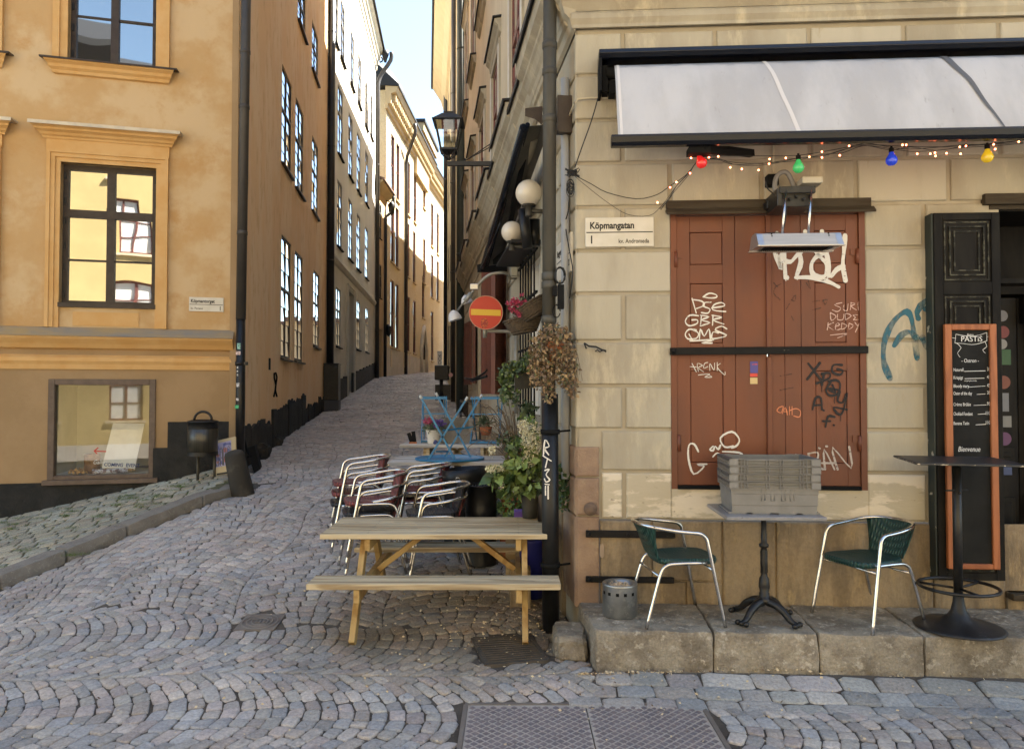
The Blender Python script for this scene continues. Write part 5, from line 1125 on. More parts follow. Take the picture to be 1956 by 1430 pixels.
mb = MB(); rotbox(mb, bx, by, .68, .60, ZSTEP + .765, ZSTEP + .79, ang); mb.build('tabletop', M_slate, BT, bevel=.004)
TZ = ZSTEP + .791
def crate(cx, cy, z, ang, L_, W_, H, label, group, tapered=True, folded=False, sc=1.0, rim=.0):
    """plastic crate: tapered shell with ribs; or a folded lidded tray with a lattice rim"""
    O = thing('plastic_crate', label, 'crate', (cx, cy, z), group); ca, sa = math.cos(ang), math.sin(ang)
    T = lambda x, y, zz: Vector((cx + x * ca - y * sa, cy + x * sa + y * ca, z + zz))
    mb = MB(); a, b = L_ / 2, W_ / 2; k = .012 * sc if not folded else 0; t = .006
    def shell(z0, z1, a0, b0, a1, b1):
        for (p, q) in (((-1, -1), (1, -1)), ((1, -1), (1, 1)), ((1, 1), (-1, 1)), ((-1, 1), (-1, -1))):
            mb.hexa([T(p[0] * a0, p[1] * b0, z0), T(q[0] * a0, q[1] * b0, z0), T(q[0] * (a0 - t), q[1] * (b0 - t), z0), T(p[0] * (a0 - t), p[1] * (b0 - t), z0), T(p[0] * a1, p[1] * b1, z1), T(q[0] * a1, q[1] * b1, z1), T(q[0] * (a1 - t), q[1] * (b1 - t), z1), T(p[0] * (a1 - t), p[1] * (b1 - t), z1)])
    if not folded:
        shell(0.008, H * .30, a - k, b - k, a - k * .8, b - k * .8); shell(H * .30, H * .34, a - k * .8, b - k * .8, a - k * .55, b - k * .55); shell(H * .34, H * .72, a - k * .55, b - k * .55, a - k * .35, b - k * .35); shell(H * .72, H * .76, a - k * .35, b - k * .35, a - k * .1, b - k * .1); shell(H * .76, H, a - k * .1, b - k * .1, a, b)
        mb.hexa([T(-a + k, -b + k, .008), T(a - k, -b + k, .008), T(a - k, b - k, .008), T(-a + k, b - k, .008), T(-a + k, -b + k, .014), T(a - k, -b + k, .014), T(a - k, b - k, .014), T(-a + k, b - k, .014)])
        for x in (-.42, -.15, .15, .42): mb.hexa([T((x - .1) * L_, -b + k, 0), T((x + .1) * L_, -b + k, 0), T((x + .1) * L_, b - k, 0), T((x - .1) * L_, b - k, 0), T((x - .1) * L_, -b + k, .012), T((x + .1) * L_, -b + k, .012), T((x + .1) * L_, b - k, .012), T((x - .1) * L_, b - k, .012)])
        for x in (-.13, -.02, .10, .20):
            for dx in (-.012, .012): mb.tube([T(x * L_ + dx, -b + k * .4, H * .50), T(x * L_ + dx, -b + k * .25, H * .92)], .0035, 5)
            mb.tube([T(x * L_ - .012, -b + k * .4, H * .5), T(x * L_ + .012, -b + k * .4, H * .5)], .0035, 5)
    else:
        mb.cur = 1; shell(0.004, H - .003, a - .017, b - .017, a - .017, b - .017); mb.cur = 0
        for zz in (.0, H * .46, H - .005):
            w_ = .006; dz = .006 if zz == H * .46 else 0
            for s_ in (-1, 1):
                xs = [-a, -a * .72, -a * .62, -a * .05, a * .05, a * .55, a * .68, a]; 
                zo = [0, 0, -.006, -.006, -.010, -.006, 0, 0] if zz > 0 else [0] * 8
                for i in range(7): mb.hexa([T(xs[i], s_ * b, zz + zo[i]), T(xs[i + 1], s_ * b, zz + zo[i + 1]), T(xs[i + 1], s_ * (b - .013), zz + zo[i + 1]), T(xs[i], s_ * (b - .013), zz + zo[i]), T(xs[i], s_ * b, zz + zo[i] + .0045), T(xs[i + 1], s_ * b, zz + zo[i + 1] + .0045), T(xs[i + 1], s_ * (b - .013), zz + zo[i + 1] + .0045), T(xs[i], s_ * (b - .013), zz + zo[i] + .0045)])
                mb.hexa([T(s_ * a, -b, zz), T(s_ * a, b, zz), T(s_ * (a - .013), b, zz), T(s_ * (a - .013), -b, zz), T(s_ * a, -b, zz + .0045), T(s_ * a, b, zz + .0045), T(s_ * (a - .013), b, zz + .0045), T(s_ * (a - .013), -b, zz + .0045)])
        for s_ in (-1, 1):
            for x in (-.97, -.74, -.66, -.60, -.18, -.12, .12, .18, .55, .62, .70, .80, .97): mb.hexa([T(x * a - .002, s_ * b, 0), T(x * a + .002, s_ * b, 0), T(x * a + .002, s_ * (b - .013), 0), T(x * a - .002, s_ * (b - .013), 0), T(x * a - .002, s_ * b, H - .006), T(x * a + .002, s_ * b, H - .006), T(x * a + .002, s_ * (b - .013), H - .006), T(x * a - .002, s_ * (b - .013), H - .006)])
            for y in np.linspace(-.95, .95, 15): mb.hexa([T(s_ * a, y * b - .002, .004), T(s_ * a, y * b + .002, .004), T(s_ * (a - .013), y * b + .002, .004), T(s_ * (a - .013), y * b - .002, .004), T(s_ * a, y * b - .002 + random.choice((-.01, .01)), H - .004), T(s_ * a, y * b + .002, H - .004), T(s_ * (a - .013), y * b + .002, H - .004), T(s_ * (a - .013), y * b - .002, H - .004)])
            for x in (-.90, .90): mb.hexa([T(x * a - .03, s_ * (b + .001), .006), T(x * a + .03, s_ * (b + .001), .006), T(x * a + .03, s_ * (b - .01), .006), T(x * a - .03, s_ * (b - .01), .006), T(x * a - .03, s_ * (b + .001), H - .006), T(x * a + .03, s_ * (b + .001), H - .006), T(x * a + .03, s_ * (b - .01), H - .006), T(x * a - .03, s_ * (b - .01), H - .006)])
    mb.build('crate_body', [M_crate, M_crateshade] if folded else M_crate, O)
    mb = MB()
    if folded:
        for y0, y1 in ((-.96, .1), (.2, .96)): mb.hexa([T(-a - .003, b * y0, H - .014), T(-a + .03, b * y0, H - .014), T(-a + .03, b * y1, H - .014), T(-a - .003, b * y1, H - .014), T(-a - .003, b * y0, H + .001), T(-a + .03, b * y0, H + .001), T(-a + .03, b * y1, H + .001), T(-a - .003, b * y1, H + .001)])
        mb.build('swing_bar', M_cratedark, O)
    return O
cg = 'grey plastic crates stacked on the bistro table'; ca0 = math.radians(-5); ccx, ccy = 1.86, 5.41
crate(ccx, ccy, TZ, ca0, .60, .42, .19, 'deep grey plastic crate at the bottom of the stack on the bistro table', cg)
z = TZ + .175; H_ = .052; wds = ['lowest', 'second', 'third', 'top']
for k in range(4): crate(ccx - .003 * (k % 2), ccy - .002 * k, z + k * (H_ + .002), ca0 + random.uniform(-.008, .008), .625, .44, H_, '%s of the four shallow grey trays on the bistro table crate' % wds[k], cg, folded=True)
# grey crates on the far picnic table
cx3, cy3 = -.74, 10.02
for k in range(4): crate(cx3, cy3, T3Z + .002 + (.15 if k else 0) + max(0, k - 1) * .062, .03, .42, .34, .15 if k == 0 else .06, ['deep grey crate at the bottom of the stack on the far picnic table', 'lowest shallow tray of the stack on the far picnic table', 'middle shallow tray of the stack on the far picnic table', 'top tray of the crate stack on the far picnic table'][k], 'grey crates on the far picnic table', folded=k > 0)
# ================================================================ bar table
tx, ty = 3.13, 5.22; BTb = thing('bar_table', 'tall black bar table with round foot ring and trumpet base in front of the chalkboard', 'table', (tx, ty, ZSTEP))
M_barblack = mat('worn_black_table', (.012, .012, .013), .45, spec=.35, col2=(.028, .028, .029), scale=6, col3=(.08, .076, .07), scale3=14, lo3=.6, hi3=.72)
mb = MB(); mb.lathe([(.285, 0), (.288, .008), (.27, .018), (.20, .030), (.12, .05), (.075, .08), (.05, .12), (.037, .18), (.034, .22), (.034, .235), (.0, .235)], (tx, ty, ZSTEP), 40); mb.build('base', M_barblack, BTb)
mb = MB(); mb.tube([(tx, ty, ZSTEP + .2), (tx, ty, ZSTEP + 1.15)], .030, 16); mb.tube([(tx - .10, ty - .03, ZSTEP + .96), (tx + .09, ty + .02, ZSTEP + .955)], .007, 6); mb.sphere((tx, ty - .032, ZSTEP + .945), .012, 8, 6); mb.build('column', M_iron, BTb)
mb = MB(); mb.tube([(tx + .25 * math.cos(a), ty + .25 * math.sin(a), ZSTEP + .285) for a in np.linspace(0, 2 * math.pi, 37)[:-1]], .012, 8, closed=True)
for a in (.5, 2.6, 4.7): mb.tube([(tx + .03 * math.cos(a), ty + .03 * math.sin(a), ZSTEP + .275), (tx + .25 * math.cos(a), ty + .25 * math.sin(a), ZSTEP + .285)], .009, 6)
mb.build('foot_ring', M_iron, BTb)
mb = MB(); rotbox(mb, tx, ty, .66, .62, ZSTEP + 1.155, ZSTEP + 1.172, math.radians(-14)); mb.build('tabletop', M_barblack, BTb, bevel=.003)
mb = MB(); rotbox(mb, tx, ty, .664, .624, ZSTEP + 1.158, ZSTEP + 1.167, math.radians(-14)); mb.build('edge_band', mat('chipped_edge', (.03, .03, .03), .5, col2=(.45, .38, .27), scale=14, lo=.58, hi=.62), BTb)
# ================================================================ ash bucket
px_, py_ = .80, 5.52; AB = thing('ash_bucket', 'galvanised metal ash bucket with square holes, on the left step block', 'bucket', (px_, py_, ZSTEP))
M_galv = mat('galvanised_steel', (.36, .37, .37), .38, .8, col2=(.26, .27, .27), scale=7, col3=(.42, .42, .4), scale3=20, lo3=.55, hi3=.65)
mb = MB(); mb.lathe([(.122, 0), (.128, .006), (.128, .225), (.13, .235), (.124, .24), (.118, .235), (.098, .232), (.098, .20), (.0, .195)], (px_, py_, ZSTEP), 32); mb.build('drum', M_galv, AB)
mb = MB(); mb.lathe([(.10, .205), (.06, .222), (0, .228)], (px_, py_, ZSTEP), 20, smooth=False); leaves(mb, (px_, py_, ZSTEP + .225), (.08, .08, .012), 160, .016, 0); mb.build('ash_fill', mat('cigarette_ends', (.45, .33, .20), .9, col2=(.6, .5, .38), scale=40), AB)
for a in (-2.35, -1.85, -1.4, -.9, -2.8, .3, 1.2):
    q = Wall(px_ + .1285 * math.cos(a), py_ + .1285 * math.sin(a), -math.sin(a), math.cos(a)); mb = MB(); mb.wbox(q, -.011, .011, ZSTEP + .165, ZSTEP + .187, -.002, .001); mb.build('vent_hole', M_blackmatte, AB)
# ================================================================ signs
def sign(W, x0, y0, x1, y1, n, label, lines, slope=0.0, name='street_sign'):
    a, b, c_, d = W.rect(x0, y0, x1, y1, n); O = thing(name, label, 'street sign', W.p(a, c_, n)); t = .012
    zm = c_ + (d - c_) * .49
    mb = MB(); mb.wbox(W, a, b, c_, d, n - .02, n); mb.build('plate', M_signwhite, O, bevel=.003)
    mb = MB(); mb.wbox(W, a + .008, b - .008, zm - .004, zm + .004, n, n + .0012); 
    mb.build('rule', M_ink, O)
    for body, fx, fz, h, sx, bold, al in lines:
        u, z = a + (b - a) * fx, c_ + (d - c_) * fz; text('lettering', body, (d - c_) * h * 1.38, W.p(u, z, n + .0008), (W.dx, W.dy, 0), (0, 0, 1), M_ink, O, sx, bold, al)
    return O
sign(RF, 1118, 415, 1249, 471, .02, 'white street sign reading Köpmangatan on the cream facade', [('Köpmangatan', .065, .62, .23, .86, .010, 'LEFT'), ('1', .06, .12, .27, .8, .008, 'LEFT'), ('kv. Andromeda', .93, .12, .15, .80, .004, 'RIGHT')])
sign(LF, 361, 568, 427, 595, .02, 'small white street sign reading Köpmantorget on the orange facade', [('Köpmantorget', .05, .62, .24, .80, .010, 'LEFT'), ('1', .94, .10, .30, .8, .006, 'RIGHT'), ('kv. Perseus', .05, .14, .16, .8, .003, 'LEFT')])
ua2, uz2 = RA.hit(1095, 470, .02); so = thing('street_sign', 'white street sign on the alley side of the corner, half hidden by cables', 'street sign', RA.p(.12, 3.1, .02))
mb = MB(); mb.wbox(RA, .10, .72, 2.98, 3.30, .0, .02); mb.build('plate', M_signwhite, so); mb = MB(); mb.wbox(RA, .11, .71, 3.135, 3.143, .02, .0215); mb.build('rule', M_ink, so)
text('lettering', 'Baggensgatan', .085, RA.p(.69, 3.19, .021), (-RA.dx, -RA.dy, 0), (0, 0, 1), M_ink, so, .86, .003); text('lettering', '29 - 22', .075, RA.p(.14, 3.04, .021), (-RA.dx, -RA.dy, 0), (0, 0, 1), M_ink, so, .86, .003, 'RIGHT')
# no-entry sign on its bracket
NS = thing('no_entry_sign', 'round red no entry sign with yellow bar on a grey pole bracket', 'road sign', at(985, 760, 9.2)); nc = at(928, 597, 9.1); rr = 32.5 / 1412 * 9.1
M_sred = mat('sign_red', (.55, .028, .012), .35); M_syel = mat('sign_yellow', (.75, .45, .03), .35)
nd = Vector((.05, -1, 0)).normalized()
Mx = nd.to_track_quat('Z', 'Y').to_matrix()
mb = MB(); mb.lathe([(0, 0), (rr, 0), (rr, -.02), (0, -.02)], nc, 40, Mx, smooth=False); mb.build('disc', M_sred, NS)
mb = MB(); mb.lathe([(rr * .97, .0), (rr * 1.01, .004), (rr * 1.01, -.024), (rr * .9, -.024)], nc, 40, Mx); mb.build('rim', mat('sign_rim', (.5, .3, .2), .5), NS)
rt = Vector((1, .05, 0)).normalized(); mb = MB(); q = nc + nd * .002
mb.hexa([q - rt * rr * .88 + Vector((0, 0, -rr * .19 + .01)), q + rt * rr * .88 + Vector((0, 0, -rr * .24 + .01)), q + rt * rr * .88 + Vector((0, 0, -rr * .24 + .01)) + nd * .002, q - rt * rr * .88 + Vector((0, 0, -rr * .19 + .01)) + nd * .002,
         q - rt * rr * .88 + Vector((0, 0, rr * .21)), q + rt * rr * .88 + Vector((0, 0, rr * .16)), q + rt * rr * .88 + Vector((0, 0, rr * .16)) + nd * .002, q - rt * rr * .88 + Vector((0, 0, rr * .21)) + nd * .002]); mb.build('bar', M_syel, NS)
mb = MB(); c_ = nc + nd * .003 + Vector((-.02, 0, -rr * .62)); mb.add([c_ + Vector((.055 * math.cos(a) * random.uniform(.8, 1.1), 0, .06 * math.sin(a) * random.uniform(.8, 1.2))) for a in np.linspace(0, 6.28, 15)[:-1]], [tuple(range(14))]); mb.build('worn_sticker', mat('orange_sticker', (.60, .13, .02), .5, col2=(.30, .02, .015), scale=30, lo=.45, hi=.5), NS)
M_pole = mat('galvanised_pole', (.33, .33, .31), .5, .5, col2=(.27, .25, .2), scale=8)
mb = MB(); b0 = at(985, 632, 9.2); mb.tube(cat_([at(927, 640, 9.14), at(929, 633, 9.15), at(938, 632, 9.16), at(1000, 634, 9.2)], 3), .022, 10); mb.tube([at(986, 625, 9.2), at(986, 790, 9.2)], .030, 10); mb.tube([at(926, 645, 9.14), at(926, 625, 9.13)], .026, 10); mb.build('pole', M_pole, NS)
# chalkboard
a, b, c_, d = RF.rect(1806, 619, 1905, 1086, .13); CBd = thing('chalkboard', 'tall narrow chalkboard menu with orange wooden frame, headed PASTIS', 'menu board', RF.p(a, c_, .13)); M_frame = mat('orange_wood_frame', (.36, .115, .035), .5, wave=(4, 1, (.26, .075, .02)), stretch=(3, 3, .4))
mb = MB(); f = .05
for q in ((a, a + f, c_, d), (b - f, b, c_, d)): mb.wbox(RF, *q, .115, .15)
for q in ((a + f, b - f, d - f * .9, d), (a + f, b - f, c_, c_ + f * .8)): mb.wbox(RF, *q, .115, .149)
mb.build('frame', M_frame, CBd, bevel=.005); mb = MB(); mb.wbox(RF, a + .02, b - .02, c_ + .02, d - .02, .115, .128); mb.build('board', mat('blackboard', (.008, .008, .0075), .7, spec=.2, col2=(.014, .014, .013), scale=5), CBd)
def ct(body, x, y, h, sx=.8, al='LEFT', shear=0, bold=0): return wtext('lettering', body, RF, x, y, h, M_chalk, CBd, .1295, sx, bold, al, shear)
ct('PASTiS', 1856, 652, 10.5, .95, 'CENTER'); ct('Bistro', 1853, 641, 4, .9, 'CENTER', .3); ct('- Ostron -', 1853, 692, 7.5, .75, 'CENTER', .1)
for t, pr, y in (('Naturell', '35-', 709), ('Krispigt', '45-', 724), ('Bloody mary', '45-', 740), ('Oster of the day', '35-', 754), ('Crème Brûlée', '95-', 775), ('Choklad Fondant', '110-', 793), ('Banana Tatin', '110-', 811)):
    ct(t, 1821, y, 6.6, .62 if len(t) < 14 else .56, shear=.05); ct(pr, 1894, y - 1, 7, .66, 'RIGHT')
ct('med gele gurka och lime', 1842, 728, 2.4, .7); ct('Bienvenue', 1851, 862, 10, .72, 'CENTER', .25)
def ln(p, wpx=1.0): return p
strokes('chalk_lines', CBd, RF, [[(1826, 638), (1840, 641), (1856, 642), (1870, 640), (1885, 635)], [(1824, 655), (1840, 656), (1856, 658), (1870, 656), (1885, 651)], [(1826, 638), (1824, 655)], [(1885, 635), (1885, 651)], [(1827, 655), (1836, 664), (1829, 674), (1834, 682)], [(1881, 652), (1885, 662), (1877, 668), (1882, 674)], [(1819, 645), (1826, 646)], [(1886, 643), (1893, 642)],
    [(1842, 709), (1882, 708)], [(1843, 723), (1880, 722)], [(1850, 739), (1882, 737)], [(1866, 753), (1882, 752)], [(1860, 774), (1884, 773)], [(1868, 791), (1883, 790)], [(1864, 811), (1883, 810)]], .9, M_chalk, .1298, 2)
# ================================================================ graffiti on the door and walls
DN = -.0165
def gs(nm_, L_, w_, m, lab=None, n=DN, W=RF, sm=3, par=RD): return strokes(nm_, par, W, L_, w_, m, n, sm, lab)
gs('graffiti', [[(1480, 482), (1487, 500), (1492, 515), (1490, 495), (1500, 470), (1484, 445)], [(1498, 452), (1500, 525), (1503, 530)], [(1516, 450), (1524, 475), (1530, 500), (1522, 525)], [(1495, 497), (1510, 500), (1520, 490), (1530, 480)]], 8, M_white, 'broad white spray tag behind the patio heater')
gs('graffiti', [[(1538, 442), (1550, 470), (1566, 490), (1580, 505), (1578, 525), (1565, 528), (1552, 522), (1550, 505), (1560, 490), (1580, 480)], [(1570, 442), (1575, 470), (1582, 500), (1583, 528)], [(1614, 450), (1612, 480), (1610, 505), (1615, 536)], [(1612, 508), (1598, 515), (1588, 528)], [(1520, 530), (1550, 530), (1580, 537), (1602, 548)]], 8, M_white, 'big white spray letters at the top of the right leaf', n=DN + .0015)
gs('graffiti', [[(1343, 567), (1355, 560), (1368, 563), (1368, 568), (1355, 569), (1343, 567)], [(1322, 570), (1330, 598)], [(1322, 572), (1340, 575), (1345, 583), (1328, 590)], [(1358, 577), (1346, 578), (1344, 585), (1356, 590), (1352, 598), (1340, 597)], [(1360, 588), (1384, 584), (1378, 578), (1364, 582), (1362, 592), (1386, 595)]], 2.6, M_white, 'thin white tag PSE')
gs('graffiti', [[(1334, 603), (1318, 602), (1309, 613), (1316, 622), (1331, 618), (1332, 611), (1322, 611)], [(1340, 602), (1338, 622)], [(1338, 602), (1354, 605), (1340, 611), (1356, 616), (1338, 622)], [(1362, 602), (1361, 621)], [(1360, 602), (1379, 606), (1362, 611), (1383, 619)]], 2.6, M_white, 'thin white tag GBR')
gs('graffiti', [[(1330, 630), (1316, 629), (1309, 638), (1314, 647), (1330, 646), (1334, 636), (1322, 629)], [(1316, 638), (1322, 648)], [(1336, 648), (1338, 628), (1345, 642), (1354, 628), (1357, 646)], [(1372, 636), (1362, 634), (1360, 646), (1374, 645), (1388, 640), (1366, 630), (1378, 623), (1388, 628)], [(1318, 651), (1364, 649), (1340, 655), (1360, 655)]], 2.6, M_white, 'thin white tag OMOS')
M_thin = paint('thin_pink_marker', (.62, .42, .35), .36, .5)
gs('graffiti', [[(1608, 578), (1594, 582), (1606, 588), (1600, 595), (1590, 592)], [(1612, 582), (1611, 591), (1618, 593), (1620, 580)], [(1626, 578), (1624, 592)], [(1625, 578), (1634, 580), (1626, 585), (1636, 592)], [(1640, 592), (1639, 578), (1648, 576)], [(1586, 598), (1588, 612), (1597, 604), (1586, 597)], [(1600, 600), (1600, 610), (1610, 610), (1612, 600)], [(1615, 611), (1615, 599), (1626, 603), (1615, 611)], [(1638, 601), (1629, 602), (1634, 606), (1630, 611), (1640, 610)], [(1582, 616), (1580, 630)], [(1592, 616), (1581, 622), (1592, 630)], [(1595, 624), (1604, 620), (1598, 617), (1596, 630), (1606, 628)], [(1608, 617), (1608, 629), (1618, 622), (1608, 617)], [(1622, 617), (1621, 629), (1630, 622), (1622, 617)], [(1633, 615), (1638, 622), (1643, 614), (1634, 634)], [(1586, 640), (1618, 637), (1606, 643), (1600, 645)]], 1.6, M_thin, 'thin pale tag SURR DUDE KEDDY')
gs('graffiti', [[(1318, 700), (1330, 701)], [(1322, 694), (1330, 710)], [(1334, 709), (1332, 694), (1342, 698), (1334, 702), (1344, 710)], [(1352, 692), (1346, 694), (1344, 703), (1352, 700)], [(1356, 708), (1356, 694), (1364, 707), (1365, 693)], [(1370, 692), (1370, 708)], [(1376, 694), (1370, 701), (1384, 716), (1385, 710)], [(1334, 716), (1356, 714), (1346, 720), (1360, 720), (1354, 716)]], 1.3, M_white, 'thin white scrawled tag below the iron bar')
gs('graffiti', [[(1544, 694), (1567, 724)], [(1566, 693), (1542, 724)], [(1608, 697), (1592, 697), (1590, 710), (1604, 716), (1610, 708), (1600, 705)], [(1574, 713), (1570, 735)], [(1570, 714), (1584, 712), (1584, 722), (1560, 732)], [(1582, 728), (1598, 726), (1605, 735), (1600, 752), (1585, 755), (1578, 745), (1586, 730)], [(1590, 735), (1596, 750), (1582, 742), (1604, 745)], [(1604, 748), (1600, 765), (1610, 768), (1618, 750), (1612, 780), (1604, 792), (1592, 778), (1618, 782)], [(1552, 782), (1558, 760), (1568, 760), (1570, 782)], [(1554, 774), (1570, 773)], [(1577, 815), (1582, 795), (1594, 796)], [(1572, 804), (1586, 804)], [(1573, 783), (1574, 784)], [(1592, 811), (1593, 812)]], 4.3, M_tagdark, 'black marker letters X P G O Y A F on the lower right leaf')
gs('graffiti', [[(1488, 778), (1484, 784), (1492, 788), (1496, 776), (1488, 778)], [(1494, 790), (1500, 778), (1504, 792)], [(1498, 786), (1504, 786)], [(1508, 776), (1508, 792)], [(1513, 776), (1513, 792)], [(1508, 784), (1520, 780), (1529, 785), (1527, 796), (1516, 794)]], 1.7, mat('orange_marker', (.65, .22, .10), .6), 'small orange and white scribble')
for tl, w_ in (([[(1500, 528), (1501, 536)], [(1522, 528), (1523, 534)], [(1580, 530), (1581, 538)]], 1.8),): gs('paint_drips', tl, w_, M_white, n=DN + .001)
gs('paint_drips', [[(1594, 754), (1594, 770)], [(1570, 733), (1570, 748)], [(1606, 790), (1606, 804)], [(1601, 752), (1601, 762)]], 1.2, M_tagdark)
gs('graffiti', [[(1334, 862), (1326, 848), (1316, 850), (1315, 875), (1325, 905), (1345, 890), (1332, 887), (1350, 886)], [(1362, 852), (1356, 858), (1362, 860), (1366, 852), (1372, 858), (1376, 850)], [(1400, 852), (1384, 853), (1376, 836), (1398, 824), (1412, 838), (1408, 850), (1398, 855)], [(1380, 862), (1412, 864), (1420, 872)], [(1362, 872), (1370, 865), (1382, 874)]], 3.4, M_white, 'white chalky tag low on the left leaf')
gs('graffiti', [[(1508, 872), (1512, 880)], [(1520, 868), (1524, 880)], [(1544, 866), (1552, 896)], [(1544, 866), (1562, 864), (1560, 878), (1550, 880), (1572, 896)], [(1576, 896), (1574, 858), (1594, 896)], [(1570, 884), (1594, 884)], [(1600, 896), (1590, 854), (1626, 894), (1622, 853)], [(1564, 855), (1566, 856)], [(1578, 852), (1580, 852)]], 3.4, M_silver, 'pale grey capital letters low on the right leaf')
gs('scrawl', [[(1478, 540), (1485, 548)], [(1492, 542), (1482, 548), (1478, 560), (1490, 572)], [(1502, 590), (1508, 580)], [(1514, 570), (1520, 563), (1518, 575), (1512, 572)], [(1552, 576), (1566, 574)], [(1552, 592), (1568, 588)], [(1572, 574), (1580, 572), (1576, 582), (1572, 574)], [(1512, 604), (1516, 612)], [(1540, 540), (1548, 552), (1544, 536)], [(1490, 718), (1512, 714)], [(1490, 745), (1515, 740)]], 1.8, paint('faded_marker', (.06, .03, .02), .42, .6), 'faded dark scribbles')
M_bluesp = paint('blue_spray', (.02, .12, .17), .34, .62, 9, (1, 1, .5))
strokes('graffiti', CB, RF, [[(1700, 722), (1688, 690), (1690, 650), (1706, 615), (1728, 596), (1740, 605), (1746, 640), (1752, 684)], [(1708, 660), (1722, 640), (1738, 634), (1750, 645)], [(1754, 608), (1752, 596), (1762, 580), (1774, 572), (1780, 572)], [(1762, 645), (1768, 660), (1778, 664), (1786, 656)], [(1776, 705), (1782, 690), (1787, 676)], [(1768, 590), (1786, 590)]], 11, M_bluesp, .0015, 4, 'large teal spray tag beginning with A between the two doors')
# alarm stickers on the door
a_, b_, c2_, d2_ = RF.rect(1434, 690, 1449, 712); mb = MB(); mb.wbox(RF, a_, b_, c2_, d2_, -.02, -.016); mb.build('alarm_sticker', mat('sticker_blue', (.06, .05, .25), .4), RD)['label'] = 'small blue and red alarm sticker'
wtext('lettering', 'LARM', RF, 1441.5, 697, 3.2, mat('sticker_red', (.65, .05, .04), .4), RD, -.0155, .9, .001, 'CENTER')
for (x0, y0, x1, y1), mm in (((1434, 713, 1448, 719), MATS['sticker_red']), ((1434, 721, 1448, 733), mat('sticker_cream', (.6, .45, .2), .5))): q = RF.rect(x0, y0, x1, y1); mb = MB(); mb.wbox(RF, *q, -.02, -.0162); mb.build('alarm_sticker', mm, RD)
# hooks, straps, lids, tag on the plinth
def bar_on(x0, x1, y0, y1, lab, m=M_black):
    q = RF.rect(x0, y0, x1, y1, .04); mb = MB(); mb.wbox(RF, *q, .008, .04); mb.sphere(RF.p(q[0] + .03, (q[2] + q[3]) / 2, .045), .016, 8, 6); mb.sphere(RF.p((q[0] + q[1]) / 2 - .02, (q[2] + q[3]) / 2, .045), .014, 8, 6); setp(mb.build('iron_strap', m, bevel=.004), lab, 'iron strap', 'old iron straps on the sandstone plinth')
bar_on(1119, 1290, 1014, 1027, 'upper black iron strap across the sandstone behind the left chair', M_bar); bar_on(1119, 1288, 1102, 1113, 'lower black iron strap across the sandstone behind the ash bucket', M_bar)
u, z = RH(1128, 972, .03); mb = MB(); mb.lathe([(0, .012), (.048, .012), (.052, .0), (.052, -.03)], RF.p(u, z, .028), 24, Vector((RF.nx, RF.ny, 0)).to_track_quat('Z', 'Y').to_matrix()); mb.wbox(RF, u - .022, u + .022, z - .014, z + .014, .038, .046); setp(mb.build('valve_lid', mat('rusty_lid', (.10, .065, .045), .7, col2=(.14, .09, .06), scale=20)), 'round rusty metal lid on the corner stone', 'lid')
u, z = RH(1150, 1052, .03); mb = MB(); mb.wprism(RF, [(u - .017, z - .04), (u - .006, z - .055), (u + .006, z - .055), (u + .017, z - .04), (u + .017, z + .04), (u + .006, z + .055), (u - .006, z + .055), (u - .017, z + .04)], .012, .018); setp(mb.build('number_tag', mat('brass_tag', (.30, .22, .15), .6)), 'small pale metal tag screwed to the sandstone', 'tag')
mb = MB(); mb.tube([RF.p(*RH(x, y, .03), .03) for x, y in ((1120, 666), (1117, 658), (1116, 655))] , .006, 6); mb.tube([RF.p(*RH(x, y, .03), .03) for x, y in ((1116, 655), (1125, 661), (1138, 662), (1150, 668), (1158, 670))], .007, 6); mb.tube([RF.p(*RH(x, y, .03), .03) for x, y in ((1137, 671), (1141, 668), (1146, 672), (1152, 668), (1158, 672))], .006, 6); setp(mb.build('wall_hook', M_black), 'bent black iron hook on the cream wall below the street sign', 'hook')
# ================================================================ awning over the facade
AW = thing('awning', 'partly retracted grey-white awning with dark rails above the facade', 'awning', RF.p(1, 4, .1))
M_rail = mat('dark_blue_rail', (.004, .005, .009), .25, 0, spec=.4)
M_fab = mat('awning_fabric', (.48, .47, .475), .85, col2=(.39, .38, .385), scale=1.6, stretch=(1.6, 1, .45), col3=(.33, .31, .31), scale3=11, lo3=.60, hi3=.75, bump=.25, bscale=4, bdist=.03)
u0 = RH(1143, 110, .12)[0]; u1 = 6.2; uf0 = RH(1172, 130, .1)[0]; zt_ = RH(1150, 110, .14)[1]
mb = MB(); mb.wprofile(RF, u0, u1, [(.0, zt_ - .035), (.04, zt_ - .045), (.20, zt_ - .03), (.23, zt_ + .0), (.21, zt_ + .035), (.10, zt_ + .05), (0, zt_ + .05)]); mb.build('cassette', M_rail, AW, bevel=.006, seg=2)
zbr = RH(1150, 182, .12)[1]
mb = MB(); mb.wbox(RF, u0, u0 + .022, zbr, zt_ - .03, .0, .21); mb.wbox(RF, u0 + .03, u0 + .075, zbr + .02, zt_ - .06, .02, .14); mb.wbox(RF, u0 + .08, u0 + .13, zbr, zbr + .10, .03, .16); mb.tube([RF.p(u0 + .06, zt_ - .12, .12), RF.p(u1, zt_ - .12, .12)], .045, 12); mb.build('bracket', M_blackmatte, AW, bevel=.003)
NF = .50; zf_b = RH(1180, 270, NF)[1]; nb0, ztop_f = .175, zt_ - .085
def sagf(u, t): return .035 * math.sin(math.pi * t) * (1 + .55 * math.sin(u * 1.9 + .6) + .2 * math.sin(u * 5.1 + 1))
def wrf(u, t): return (.010 * math.sin(u * 9 + 3 * t) + .008 * math.sin(u * 17 + 9 * t)) * math.sin(math.pi * t) + .006 * math.sin(u * 31) * (1 - t) ** 2 * (t > 0)
